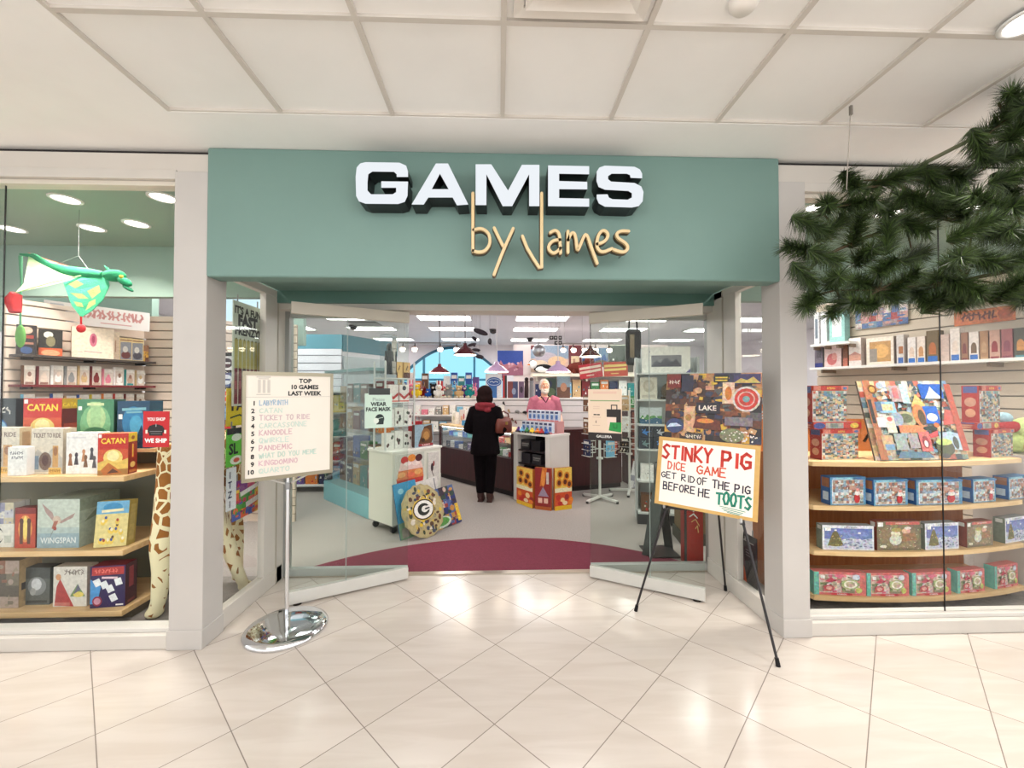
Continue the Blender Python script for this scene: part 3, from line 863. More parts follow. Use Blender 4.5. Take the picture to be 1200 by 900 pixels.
for px, py in ((487, 420), (741, 470), (800, 430), (950, 420), (1050, 425)):
    x, z = sgn((px, py), 2.5)
    MB().cyl((x, 2.525 - SYB, z - 2.4), (x, 0, z - 2.4), .004, col=GREY, n=8).build('standoff', 'metal', bj)

# ================================================================== TOP TEN STAND
tc = Vector((-1.425, 2.83))
st = thing('sign_stand', 'floor stand with a chrome disc foot holding the TOP 10 GAMES board', 'sign stand', (tc.x, tc.y, 0))
MB().lathe([(.0, 0), (.255, 0), (.258, .012), (.25, .026), (.22, .042), (.12, .055), (.03, .06), (.0, .06)], n=64).build('base', 'chrome', st)
MB().cyl((0, 0, .055), (0, 0, 1.02), .0125, n=20, col=rgb(210, 206, 200)).build('pole', 'chrome', st)
MB().cyl((0, 0, .94), (0, 0, .985), .02, n=16, col=rgb(150, 150, 150)).build('collar', 'metal', st)
# board plane from photo corners
bl, br = W(284, 562, 2.66), W(388, 555, 2.99)
bw_ = Vector((br.x - bl.x, br.y - bl.y, 0)); bl_ = bw_.length; ang = math.atan2(bw_.y, bw_.x)
zb_, zt_ = 1.03, 1.715
bh = zt_ - zb_
brt = MB()
for s in (-1, 1):
    brt.bar((0, 0, .97), (s * .14 * math.cos(ang), s * .14 * math.sin(ang), 1.03), .012, .012, rgb(170, 166, 158))
brt.build('bracket', 'metal', st)
c0 = Vector(((bl.x + br.x) / 2 - tc.x, (bl.y + br.y) / 2 - tc.y, zb_))
def on_board(mb): return mb
fm = MB(); fr_c = rgb(150, 142, 122); h2 = bl_ / 2
fm.bx(-h2, h2, -.014, .014, -.012, .012, fr_c).bx(-h2, h2, -.014, .014, bh - .012, bh + .012, fr_c).bx(-h2 - .006, -h2 + .012, -.014, .014, -.012, bh + .012, fr_c).bx(h2 - .012, h2 + .006, -.014, .014, -.012, bh + .012, fr_c)
frm = fm.build('frame', 'metal', st, c0, (0, 0, ang))
bd = MB().bx(-h2, h2, -.008, .01, 0, bh, rgb(236, 228, 216))
sh = [('r', .02, .775, .98, .777, rgb(150, 140, 130))]
for k, (t_, v_) in enumerate((('TOP', .915), ('10 GAMES', .853), ('LAST WEEK', .79))):
    sh.append(('t', .67, v_, .042, t_, rgb(24, 22, 26), 'c', .042))
# faint grey column emblem
gc = rgb(206, 199, 190)
sh += [('r', .13, .96, .28, .972, gc), ('r', .15, .945, .26, .955, gc), ('r', .13, .795, .28, .805, gc)]
sh += [('r', .145 + k * .05, .815, .175 + k * .05, .94, gc) for k in range(3)]
LINES = [('LABYRINTH', rgb(126, 176, 214), .036), ('CATAN', rgb(186, 218, 206), .05), ('TICKET TO RIDE', rgb(206, 172, 186), .045), ('CARCASSONNE', rgb(190, 220, 210), .048), ('KANOODLE', rgb(214, 166, 184), .045),
         ('QWIRKLE', rgb(190, 222, 214), .05), ('PANDEMIC', rgb(216, 164, 184), .048), ('WHAT DO YOU MEME', rgb(180, 218, 206), .042), ('KINGDOMINO', rgb(220, 170, 192), .047), ('QUARTO', rgb(186, 220, 210), .056)]
for i, (t_, c_, wd) in enumerate(LINES):
    v_ = .698 - i * .0715
    sh.append(('t', .115, v_, .042, str(i + 1), rgb(20, 20, 22), 'r', .03))
    sh.append(('h', .165, v_, .045, t_, tuple(.68 * q + .32 * w for q, w in zip(c_, rgb(236, 228, 216))), .0055, wd * 1.02, .0))
bo = bd.art((-h2, -.008, 0), (2 * h2, 0, 0), (0, 0, bh), sh).build('board', 'ink', st, c0, (0, 0, ang))
bo['label'] = 'cream board listing the top ten games'

# ================================================================== EASEL WITH TWO PICTURES
apex = Vector((1.47, 2.86, 1.62))
f1, f2, f3 = FZ(745, 716), FZ(912, 781), FZ(852, 692)
f3.x = min(f3.x, 1.82)
ez = thing('easel', 'black folding metal easel holding the STINKY PIG sign and a dark puzzle', 'easel', (1.45, 2.9, 0))
E0 = Vector((1.45, 2.9, 0))
bk = rgb(28, 22, 24)
a1, a2, a3 = apex + Vector((-.02, .02, 0)), apex + Vector((.02, -.02, 0)), apex + Vector((.02, .02, -.03))
for f, a in ((f1, a1), (f2, a2), (f3, a3)):
    d = (a - f)
    q = f + d * .46
    f = Vector((f.x, f.y, .012))
    mb = MB().cyl(f - E0, q - E0, .008, col=bk, n=10).cyl(q - E0, a - E0, .011, col=bk, n=10)
    lg = mb.build('leg', 'satin', ez)
    MB().cyl((f.x - E0.x, f.y - E0.y, 0), f + d * .02 - E0, .013, .011, col=rgb(18, 16, 18), n=12).build('rubber_foot', 'cloth', lg)
MB().obox(apex - E0, (.03, -.03, 0), (.02, .02, 0), (0, 0, .035), bk).build('hinge_head', 'satin', ez)
q1, q2 = f1 + (a1 - f1) * .47, f2 + (a2 - f2) * .5
MB().bar(q1 - E0, q2 - E0, .02, .014, bk).build('crossbar', 'satin', ez)
# sign plane: along the two front legs
ub = Vector((.80, -.60, 0)).normalized()
nb = Vector((ub.y, -ub.x, 0))          # towards the viewer
def peg(q):
    m = MB().bar(q - E0, q + nb * .085 - E0, .014, .012, bk).bar(q + nb * .08 - E0, q + nb * .08 + Vector((0, 0, .03)) - E0, .012, .01, rgb(190, 190, 190))
    m.build('picture_peg', 'satin', ez)
sc_ = Vector((1.40, 2.75, .80)) + nb * .085   # bottom middle of the sign
for q in (f1 + (a1 - f1) * .478, f2 + (a2 - f2) * .478):
    peg(q)
ang_e = math.atan2(ub.y, ub.x)
SW, SH = .625, .47
tilt_e = R(-9)
gold = rgb(206, 164, 92)
def board_thing(name, label, cat, base, w, h, t, shapes, body, mat='ink', tilt=tilt_e, rz=ang_e, roll=0.0):
    o = thing(name, label, cat, base, rz)
    o.rotation_euler = (tilt, roll, rz)
    return o
roll_e = R(2.0)
ps = board_thing('sale_sign', 'gold-bordered white sign hand lettered STINKY PIG DICE GAME on the easel', 'sign', sc_, SW, SH, .01, None, None, roll=roll_e)
MB().bx(-SW / 2, SW / 2, -.006, .006, 0, SH, gold).build('backing_board', 'card', ps)
redp, orp, dkp, grp = rgb(202, 52, 38), rgb(214, 84, 58), rgb(40, 32, 58), rgb(34, 136, 112)
sh = [('r', .045, .045, .955, .945, rgb(246, 238, 226))]
sh += [('h', .055, .70, .20, 'STINKY', redp, .0165, .096, -.03), ('h', .66, .67, .19, 'PIG', redp, .019, .115, -.03)]
sh += [('h', .12, .535, .105, 'DICE', orp, .0085, .056, -.03), ('h', .42, .522, .115, 'GAME', orp, .0095, .075, -.03)]
sh += [('h', .055, .40, .085, 'GET', dkp, .007, .056, -.03), ('h', .27, .385, .09, 'RID', dkp, .007, .06, -.03), ('h', .43, .375, .09, 'OF', dkp, .007, .055, -.03), ('h', .58, .36, .10, 'THE', dkp, .0085, .058, -.03), ('h', .79, .345, .095, 'PIG', dkp, .0085, .06, -.03)]
sh += [('h', .085, .235, .10, 'BEFORE', dkp, .008, .057, -.03), ('h', .45, .215, .10, 'HE', dkp, .0085, .062, -.03)]
sh += [('h', .625, .155, .16, 'TOOTS', grp, .014, .066, -.03)]
sh += [('s', [(.66, .125), (.89, .105)], .004, grp), ('s', [(.68, .10), (.87, .082)], .004, grp), ('s', [(.70, .077), (.86, .062)], .004, grp), ('s', [(.73, .06), (.84, .047)], .004, grp)]
MB().art((-SW / 2, -.006, 0), (SW, 0, 0), (0, 0, SH), sh).build('lettering_sheet', 'ink', ps)

pw, ph = .60, .47
pb = sc_ - nb * (.028 + .078) + ub * .03 + Vector((0, 0, SH - .012))
pz = board_thing('jigsaw_puzzle', 'dark brown lake-lodge collage jigsaw standing above the pig sign on the easel', 'puzzle', pb, pw, ph, .01, None, None, roll=R(.5))
MB().bx(-pw / 2, pw / 2, -.006, .006, 0, ph, rgb(50, 34, 28)).build('backing_board', 'card', pz)
pal = [rgb(92, 52, 34), rgb(140, 90, 52), rgb(58, 40, 36), rgb(176, 126, 80), rgb(48, 50, 74), rgb(196, 150, 112), rgb(120, 66, 40), rgb(84, 84, 84), rgb(206, 160, 60), rgb(36, 30, 34)]
sh = collage(5, pal, 150, (11, 9), sz=.7)
ww = rgb(232, 220, 204)
sh += [('r', .02, .78, .17, .98, rgb(110, 34, 26)), ('t', .095, .84, .05, '~4', ww, 'c', .02), ('r', .18, .72, .31, .97, rgb(36, 38, 60)), ('r', .73, .84, .99, .98, rgb(58, 50, 92)), ('p', [(.73, .85), (.80, .92), (.86, .89), (.92, .94), (.99, .85)], rgb(190, 170, 90)),
       ('r', .53, .86, .68, .97, rgb(30, 28, 20)), ('s', [(.55, .93), (.66, .93)], .01, rgb(206, 180, 60)), ('s', [(.55, .89), (.66, .89)], .01, rgb(206, 180, 60)),
       ('r', .62, .55, .74, .86, rgb(220, 184, 156)), ('e', .68, .70, .035, .10, rgb(196, 112, 30)),
       ('r', .35, .40, .60, .56, rgb(34, 28, 40)), ('t', .47, .445, .075, 'LAKE', ww, 'c', .02),
       ('e', .855, .62, .135, .18, rgb(206, 196, 190)), ('e', .855, .62, .115, .153, rgb(190, 52, 40)), ('e', .855, .62, .085, .11, rgb(206, 160, 150)), ('e', .855, .62, .07, .093, rgb(190, 52, 40)), ('e', .855, .62, .035, .045, rgb(110, 150, 150)),
       ('r', .22, .12, .34, .50, rgb(206, 164, 126)), ('e', .27, .33, .035, .05, rgb(160, 116, 60)), ('e', .12, .20, .10, .11, rgb(54, 64, 104)), ('p', [(.03, .17), (.20, .20), (.14, .24), (.07, .23)], rgb(196, 210, 226)),
       ('p', [(.32, .18), (.62, .16), (.60, .30), (.36, .36)], rgb(96, 44, 30)), ('e', .45, .29, .09, .035, rgb(206, 130, 60)), ('r', .65, .24, .92, .36, rgb(120, 112, 118)), ('e', .72, .10, .12, .10, rgb(120, 124, 92)),
       ('r', .24, .01, .42, .1, rgb(60, 56, 60)), ('t', .33, .03, .045, '~6', ww, 'c', .01)]
rd = random.Random(3)
sh += [('e', rd.uniform(.62, .96), rd.uniform(.02, .17), .008, .009, rgb(226, 218, 206)) for _ in range(40)]
MB().art((-pw / 2, -.006, 0), (pw, 0, 0), (0, 0, ph), sh).build('picture', 'busy', pz)

# ================================================================== SIGNS ON THE DOORS AND IN THE ENTRY WINDOWS
def leaf_frame(D):
    a, b = Vector(D[0] + (0,)), Vector(D[1] + (0,))
    return a, (b - a).normalized()
def on_leaf(D, px, py, off):
    """where the sight line of a photo pixel meets the door leaf"""
    a, d = leaf_frame(D); n = Vector((-d.y, d.x, 0))
    r = ray(px, py); t = (a - EYE).dot(n) / r.dot(n)
    return EYE + r * t
# face mask notice, left leaf
p0, p1 = on_leaf(D1, 427, 502, 0), on_leaf(D1, 459, 461, 0)
a, d = leaf_frame(D1); ang1 = math.atan2(-d.y, -d.x)
w_ = (Vector((p1.x, p1.y, 0)) - Vector((p0.x, p0.y, 0))).length; h_ = p1.z - p0.z
nn = Vector((math.sin(ang1), -math.cos(ang1), 0))
mid = (p0 + p1) / 2; mid.z = p0.z
mk = thing('mask_notice', 'pale green WEAR FACE MASK notice with black hanger on left door glass', 'sign', mid + nn * .012, ang1)
pg = rgb(206, 228, 214); dk = rgb(34, 50, 48)
MB().bx(-w_ / 2, w_ / 2, -.003, .003, 0, h_, pg).art((-w_ / 2, -.003, 0), (w_, 0, 0), (0, 0, h_), [
    ('t', .5, .78, .10, 'Please', rgb(120, 140, 136), 'c', -.005), ('t', .5, .64, .11, 'WEAR', dk, 'c', .045), ('t', .5, .49, .11, 'FACE MASK', dk, 'c', .045, .92),
    ('e', .54, .26, .17, .14, dk), ('p', [(.42, .1), (.68, .1), (.70, .28), (.45, .22)], dk), ('e', .41, .21, .10, .08, rgb(226, 236, 226)), ('s', [(.45, .27), (.66, .30)], .004, pg)]).build('notice_sheet', 'ink', mk)
MB().bx(-w_ * .36, w_ * .42, -.006, .004, h_ * .96, h_ * 1.15, rgb(34, 40, 36)).build('hanger', 'satin', mk)
# mall poster, right leaf
p0, p1 = on_leaf(D2, 690, 515, 0), on_leaf(D2, 729, 456, 0)
a, d = leaf_frame(D2); ang2 = math.atan2(d.y, d.x)
w_ = (Vector((p1.x, p1.y, 0)) - Vector((p0.x, p0.y, 0))).length; h_ = p1.z - p0.z
nn = Vector((math.sin(ang2), -math.cos(ang2), 0)); mid = (p0 + p1) / 2; mid.z = p0.z
gl = thing('mall_poster', 'peach GALLERIA poster with black and green shopping bags on right door glass', 'poster', mid + nn * .012, ang2)
pe = rgb(240, 216, 192); bkp = rgb(40, 32, 32)
MB().bx(-w_ / 2, w_ / 2, -.003, .003, 0, h_, pe).art((-w_ / 2, -.003, 0), (w_, 0, 0), (0, 0, h_), [
    ('r', 0, 0, 1, .15, bkp), ('t', .48, .055, .05, 'GALLERIA', WHITE, 'c', .015), ('r', .15, .91, .85, .955, rgb(236, 200, 180)), ('r', .06, .765, .94, .785, rgb(150, 176, 120)),
    ('r', .56, .46, .98, .61, bkp), ('r', .84, .3, .98, .47, bkp), ('r', .58, .28, .84, .455, rgb(244, 218, 202)),
    ('s', [(.70, .61), (.70, .69), (.86, .69), (.86, .61)], .008, bkp), ('p', [(.62, .20), (.98, .17), (.99, .36), (.66, .36)], rgb(34, 150, 70)), ('s', [(.76, .32), (.77, .25), (.86, .25), (.86, .32)], .006, rgb(20, 110, 50)),
    ('s', [(.18, .5), (.24, .5)], .01, bkp), ('s', [(.28, .5), (.34, .5)], .01, bkp), ('s', [(.14, .45), (.38, .45)], .004, rgb(206, 176, 156)), ('s', [(.24, .34), (.24, .38)], .006, bkp), ('s', [(.14, .29), (.36, .29)], .004, rgb(206, 176, 156)),
    ('s', [(.16, .66), (.34, .66)], .006, rgb(226, 196, 176)), ('s', [(.16, .62), (.34, .62)], .006, rgb(226, 196, 176))]).build('poster_sheet', 'ink', gl)

def side_poster(name, label, cat, X, px0, px1, yt, yb, bg, shapes, facing=1, mat='ink', t=.006, parts=True):
    """poster hung along the return window (plane X), facing the entry"""
    A, B = WX(px0, yt, X), WX(px1, yb, X)
    y0, y1 = sorted((A.y, B.y)); zt = max(WX(px0, yt, X).z, 0); zb = WX(px0, yb, X).z
    o = thing(name, label, cat, (X, (y0 + y1) / 2, zb))
    w, h = y1 - y0, zt - zb
    m = MB().bx(-t / 2, t / 2, -w / 2, w / 2, 0, h, bg)
    if facing > 0: m.art((t / 2, -w / 2, 0), (0, w, 0), (0, 0, h), shapes)
    else: m.art((-t / 2, w / 2, 0), (0, -w, 0), (0, 0, h), shapes)
    m.build('poster_sheet', mat, o)
    for s in (-.35, .35):
        MB().bx(-.002, .002, w * s - .006, w * s + .006, h, h + .05, GREY).build('hanging_strip', 'plastic', o)
    return o
XL = -1.905
sh = [('t', .5, .885, .07, "IT'S A FUN", rgb(28, 34, 30), 'c', .045, .9), ('t', .5, .775, .10, 'FAST', rgb(22, 28, 26), 'c', .07, .92), ('t', .5, .685, .075, 'FRENZY!', rgb(28, 34, 30), 'c', .045, .92)]
for k in range(7):
    u = .05 + k * .135
    c_ = rgb(110, 34, 50) if k in (0, 1, 4, 5) else rgb(70, 56, 52) if k == 2 else rgb(96, 40, 44)
    sh += [('r', u, .36, u + .11, .64, rgb(176, 168, 92)), ('r', u, .02, u + .11, .36, c_), ('r', u + .03, .16, u + .08, .24, rgb(160, 84, 96)), ('e', u + .055, .64, .02, .01, rgb(90, 90, 40))]
side_poster('game_poster', "pale green FAST FRENZY poster hung in the left entry window above the white board", 'poster', XL - .04, 273, 305, 351, 476, rgb(206, 216, 200), sh)
sh = [('p', [(0, 0), (1, .12), (1, 1), (.4, 1), (0, .8)], rgb(238, 214, 44)), ('t', .14, .42, .32, 'PA', rgb(24, 26, 30), 'l', .05), ('s', [(.12, .22), (.4, .28), (.6, .2)], .012, rgb(30, 60, 40)), ('e', .75, .2, .1, .1, rgb(120, 150, 40))]
side_poster('game_poster', 'yellow poster lettered PA in the left entry window beside the board', 'poster', XL - .06, 265.5, 300, 455, 500, rgb(232, 206, 40), sh)
sh = [('r', 0, .84, 1, 1, rgb(30, 34, 46)), ('t', .06, .32, .28, 'SL', rgb(20, 30, 24), 'l', .04), ('e', .3, .75, .16, .1, rgb(230, 240, 230)), ('e', .3, .14, .2, .12, rgb(226, 236, 220)), ('e', .3, .14, .1, .06, rgb(206, 90, 70))]
side_poster('game_poster', 'bright green poster lettered SL with a dark top strip in the left entry window', 'poster', XL - .04, 265.5, 300, 503, 548, rgb(96, 196, 60), sh)
sh = [('t', .32, .76, .16, 'I', NAVY, 'c', .03), ('t', .32, .53, .16, 'T', NAVY, 'c', .03), ('t', .32, .30, .16, 'Z', NAVY, 'c', .03), ('t', .32, .07, .16, 'I', NAVY, 'c', .03)]
side_poster('game_poster', 'white narrow poster with vertical letters ITZI in the left entry window', 'poster', XL - .04, 265.5, 276, 550, 600, rgb(226, 230, 236), sh)
pal = [rgb(196, 40, 90), rgb(236, 196, 50), rgb(60, 150, 60), rgb(60, 90, 180), rgb(226, 100, 60), rgb(120, 50, 130)]
sh = collage(9, pal, 40, (4, 4)) + [('r', .22, .62, .8, .74, rgb(230, 230, 226), 8), ('r', .4, .28, .95, .42, rgb(230, 230, 226), 8)]
side_poster('game_poster', 'multicoloured flower poster with white strips in the left entry window, below the board', 'poster', XL - .07, 272, 307, 566, 612, PURPLE, sh, mat='print')
XR = 1.9
sh = [('t', .12, .88, .055, 'CLUE', WHITE, 'l', .02), ('t', .55, .88, .055, '~3', WHITE, 'l', .02), ('r', .1, .855, .9, .868, rgb(200, 196, 190)), ('p', [(0, .0), (.05, .4), (.3, .5), (.55, .34), (.62, .1), (.6, 0)], rgb(216, 90, 40)), ('e', .28, .66, .16, .13, rgb(170, 50, 46)),
      ('p', [(.15, .56), (.5, .62), (.6, .36), (.35, .42)], rgb(90, 30, 40)), ('p', [(.1, .02), (.25, .3), (.4, .1)], rgb(240, 150, 70)), ('s', [(.6, .7), (.85, .7)], .004, GREY), ('s', [(.6, .65), (.85, .65)], .004, GREY), ('s', [(.6, .6), (.85, .6)], .004, GREY), ('r', 0, 0, 1, .06, rgb(200, 180, 80))]
side_poster('game_poster', 'black poster with orange flames low in the right entry window behind the easel leg', 'poster', XR + .03, 887, 858, 632, 696, rgb(30, 24, 28), sh, facing=-1)
# red parcel sticker on the left window
A, B = W(168, 524, FY + .05), W(199, 482, FY + .05)
w, h = B.x - A.x, B.z - A.z
ws = thing('window_sticker', 'red YOU SHOP WE SHIP sign stuck on the left window glass', 'sticker', ((A.x + B.x) / 2, FY + .048, A.z))
sh = [('t', .5, .74, .09, 'YOU SHOP', WHITE, 'c', .03, .7), ('e', .5, .48, .33, .16, rgb(30, 26, 28)), ('r', .24, .32, .76, .6, rgb(30, 26, 28)), ('r', .26, .43, .74, .45, rgb(120, 120, 120)), ('r', .3, .37, .7, .385, rgb(110, 110, 110)), ('s', [(.5, .58), (.5, .64)], .006, rgb(150, 150, 150)),
      ('t', .5, .13, .115, 'WE SHIP', WHITE, 'c', .045, .86), ('r', .1, .38, .18, .48, rgb(230, 220, 206)), ('r', .82, .38, .9, .48, rgb(230, 220, 206))]
MB().bx(-w / 2, w / 2, -.002, .0015, 0, h, rgb(190, 30, 36)).art((-w / 2, -.002, 0), (w, 0, 0), (0, 0, h), sh).build('sticker_sheet', 'ink', ws)
# ================================================================== LEFT WINDOW DISPLAY
LF = 2.90            # front edge of the display shelves
ZL = (.105, .515, 1.02)
shx = -2.565
ds = thing('display_shelf', 'stepped display unit of light wood shelves in the left window', 'shelf unit', (-3.4, 3.1, 0))
B = Vector((-3.4, 3.1, 0))
for z in ZL:
    MB().bx(-4.6 - B.x, shx - B.x, LF - B.y, 3.42 - B.y, z - .04, z - .001, WHITE).build('shelf', 'maple', ds, bevel=.004)
MB().bx(-4.6 - B.x, shx - B.x, 3.42 - B.y, 3.45 - B.y, 0, 1.18, rgb(112, 110, 92)).build('back_panel', 'paint', ds)
MB().bx(-4.55 - B.x, shx - .02 - B.x, LF + .1 - B.y, 3.4 - B.y, 0, ZL[0] - .04, rgb(92, 84, 70)).build('plinth', 'paint', ds)
MB().bx(shx - .001 - B.x, shx + .05 - B.x, 3.30 - B.y, 3.45 - B.y, 0, 1.16).build('post', 'orange_wood', ds, bevel=.003)
MB().bx(-4.6 - B.x, shx - B.x, 3.15 - B.y, 3.42 - B.y, 1.145, 1.17, rgb(214, 184, 140)).build('upper_shelf', 'maple', ds)
MB().bx(-4.6 - B.x, shx + .1 - B.x, 3.43 - B.y, 3.45 - B.y, 1.16, 1.19, rgb(40, 30, 28)).build('shelf_rail', 'satin', ds)

wood_box = rgb(200, 190, 170)
def train(seed):
    return [('r', 0, 0, 1, 1, rgb(222, 212, 196)), ('p', [(.0, .3), (.2, .55), (.45, .4), (.7, .58), (1, .35), (1, .05), (0, .05)], rgb(190, 184, 176)), ('e', .45, .28, .2, .2, rgb(120, 96, 86)), ('e', .45, .3, .11, .12, rgb(90, 60, 56)),
            ('r', .68, .15, .86, .62, rgb(206, 160, 100)), ('e', .77, .5, .07, .1, rgb(160, 110, 70)), ('r', .1, .1, .25, .4, rgb(120, 140, 160)), ('t', .5, .80, .10, 'TICKET TO RIDE', rgb(110, 84, 78), 'c', .015, .86), ('r', .56, .0, .96, .14, rgb(226, 186, 100)), ('t', .76, .04, .06, '~6', rgb(150, 100, 40), 'c', .01, .34)]
def catan(seed=0):
    return [('r', 0, 0, 1, 1, rgb(206, 84, 48)), ('r', 0, .62, 1, 1, rgb(196, 46, 36)), ('r', 0, .0, 1, .22, rgb(170, 120, 60)), ('e', .5, .42, .32, .2, rgb(238, 208, 120)), ('e', .5, .46, .2, .13, rgb(250, 234, 170)), ('p', [(0, .3), (.3, .38), (.62, .3), (1, .4), (1, .15), (0, .12)], rgb(228, 190, 96)),
            ('p', [(.1, .12), (.35, .3), (.55, .2), (.8, .05), (.2, 0)], rgb(190, 110, 50)), ('p', [(.3, .04), (.5, .16), (.7, .06)], rgb(90, 50, 30)), ('t', .5, .76, .13, 'CATAN', rgb(250, 214, 70), 'c', .03, .8), ('r', .02, .90, .12, .98, WHITE)]
catan_spine = [('r', 0, 0, 1, 1, rgb(150, 40, 34)), ('r', 0, .78, 1, 1, rgb(226, 196, 60)), ('e', .5, .88, .2, .05, rgb(150, 90, 30)), ('r', .34, .38, .66, .72, rgb(190, 56, 30)), ('s', [(.5, .42), (.5, .7)], .012, rgb(240, 196, 70)), ('e', .5, .22, .3, .07, rgb(230, 200, 120)), ('r', .1, .03, .9, .1, rgb(206, 120, 60))]
G1 = 'board games on the top shelf of the left window'
# --- top shelf, front row
carton_px('board_game', 'sepia train game box cut off by the left picture edge on the top window shelf', 'game box', -34, 24, 501, 3.02, ZL[2], .08, train(1), rgb(206, 194, 172), group=G1, spine=[('r', 0, 0, 1, 1, rgb(190, 170, 140)), ('r', .2, .3, .8, .9, rgb(160, 130, 100))])
carton_px('card_game', 'small plain white game box with grey lettering in front of the sepia train game', 'game box', 11, 33, 524, 2.93, ZL[2], .075, [('r', 0, 0, 1, 1, rgb(240, 238, 236)), ('t', .45, .74, .1, '~6', rgb(90, 92, 110), 'c', .02, .7), ('t', .5, .58, .1, '~5', rgb(90, 92, 110), 'c', .02, .7), ('r', .1, .2, .9, .21, rgb(220, 218, 216))], rgb(232, 230, 230), group=G1)
carton_px('board_game', 'sepia TICKET TO RIDE box standing between the small white box and the pawn game', 'game box', 38, 75, 502, 2.98, ZL[2], .09, train(2), rgb(206, 194, 172), group=G1, spine=[('r', 0, 0, 1, 1, rgb(196, 180, 160)), ('r', .2, .2, .8, .6, rgb(150, 120, 100))])
sh = [('r', 0, 0, 1, 1, rgb(244, 242, 240)), ('r', .05, .86, .6, .9, rgb(226, 224, 226))]
for u, v, c_ in ((.06, .2, rgb(150, 96, 60)), (.24, .22, rgb(60, 50, 60)), (.46, .3, rgb(196, 140, 100)), (.52, .16, rgb(120, 84, 56)), (.70, .34, rgb(70, 66, 76)), (.78, .14, rgb(92, 86, 90))):
    sh += [('p', [(u, v), (u + .14, v), (u + .10, v + .2), (u + .04, v + .2)], c_), ('e', u + .07, v + .24, .05, .06, c_)]
carton_px('board_game', 'white box with rows of dark pawns, left of the red CATAN box', 'game box', 79, 118, 507, 2.98, ZL[2], .08, sh, rgb(236, 234, 230), group=G1)
carton_px('board_game', 'red CATAN box turned corner-on at the end of the top window shelf', 'game box', 117, 146, 508, 2.93, ZL[2], .1, catan(), rgb(178, 60, 44), R(14), group=G1, spine=catan_spine, topc=rgb(206, 110, 60))
# --- upper riser, back row
G2 = 'large boxes on the riser of the left window'
zr = 1.17
carton_px('board_game', 'black and blue boxed game at the left picture edge on the window riser', 'game box', -30, 19, 467, 3.17, zr, .1, [('r', 0, 0, 1, 1, rgb(34, 42, 48)), ('e', .62, .3, .22, .3, rgb(40, 100, 170)), ('e', .62, .42, .16, .14, rgb(150, 200, 230)), ('t', .7, .7, .12, '~3', WHITE, 'c', .01)], rgb(28, 34, 38), group=G2, spine=[('r', 0, 0, 1, 1, rgb(24, 30, 34))])
carton_px('board_game', 'large red and orange CATAN box with a rising sun on the window riser', 'game box', 28, 73, 467, 3.17, zr, .14, catan(1), rgb(150, 40, 34), group=G2, spine=[('r', 0, 0, 1, 1, rgb(90, 32, 30)), ('r', 0, .8, 1, 1, rgb(170, 140, 40)), ('t', .5, .84, .08, 'CATAN', rgb(230, 200, 60), 'c', .0, .9), ('r', .1, .1, .9, .5, rgb(140, 60, 40))])
carton_px('board_game', 'green misty boxed game between the CATAN and blue boxes on the window riser', 'game box', 91, 134, 468, 3.17, zr, .1, [('r', 0, 0, 1, 1, rgb(70, 132, 96)), ('e', .5, .5, .42, .4, rgb(120, 176, 128)), ('e', .52, .62, .26, .26, rgb(176, 206, 150)), ('r', .36, .4, .64, .95, rgb(160, 200, 146)), ('e', .5, .3, .34, .14, rgb(60, 116, 80)), ('r', 0, 0, 1, .14, rgb(40, 90, 66)), ('r', .03, .78, .13, .86, WHITE), ('s', [(.3, .9), (.7, .9)], .02, rgb(206, 220, 170))], rgb(34, 70, 56), group=G2)
carton_px('board_game', 'deep blue underwater boxed game behind the red window sticker', 'game box', 138, 176, 470, 3.17, zr, .12, [('r', 0, 0, 1, 1, rgb(24, 66, 98)), ('e', .5, .55, .35, .34, rgb(36, 120, 170)), ('e', .58, .5, .2, .2, rgb(70, 160, 200)), ('p', [(.5, .05), (.75, .5), (.9, .1)], rgb(20, 50, 80)), ('s', [(.18, .82), (.85, .84)], .02, rgb(120, 176, 190)), ('s', [(.3, .76), (.75, .77)], .012, rgb(120, 176, 190)), ('r', .04, .62, .16, .72, WHITE), ('e', .3, .25, .12, .1, rgb(40, 90, 110))], rgb(22, 50, 74), group=G2, spine=[('r', 0, 0, 1, 1, rgb(30, 70, 96)), ('r', .2, .2, .8, .8, rgb(60, 110, 130))])
# --- middle shelf
G3 = 'board games on the middle shelf of the left window'
z = ZL[1]
carton_px('card_game', 'white boxed game with a dark swirl, lower of the pair at the left edge', 'game box', -8, 20, 614, 2.98, z, .1, [('r', 0, 0, 1, 1, rgb(226, 224, 216)), ('e', .35, .5, .2, .35, rgb(70, 70, 74)), ('e', .42, .5, .13, .24, rgb(226, 224, 216)), ('r', .6, .2, .9, .5, rgb(196, 200, 190))], rgb(206, 200, 188), group=G3)
zz = W(5, 614, 2.98).z
carton_px('card_game', 'pale patterned small box lying on top of the swirl box at the left edge', 'game box', -8, 19, 589, 2.98, zz, .1, collage(12, [rgb(196, 196, 206), rgb(150, 150, 176), rgb(222, 220, 214), rgb(206, 196, 170)], 12, (3, 3)), rgb(206, 204, 200), group=G3)
carton_px('board_game', 'orange and red box with two dark figures beside the bird game', 'game box', 21, 45, 595, 2.96, z, .07, [('r', 0, 0, 1, 1, rgb(190, 74, 50)), ('r', 0, .85, 1, 1, rgb(130, 40, 40)), ('e', .5, .48, .34, .34, rgb(226, 150, 80)), ('e', .5, .5, .12, .3, rgb(246, 220, 120)), ('r', .24, .1, .40, .62, rgb(90, 50, 34)), ('e', .32, .66, .1, .08, rgb(90, 50, 34)), ('r', .6, .1, .76, .62, rgb(90, 50, 34)), ('e', .68, .66, .1, .08, rgb(90, 50, 34))], rgb(120, 36, 34), group=G3)
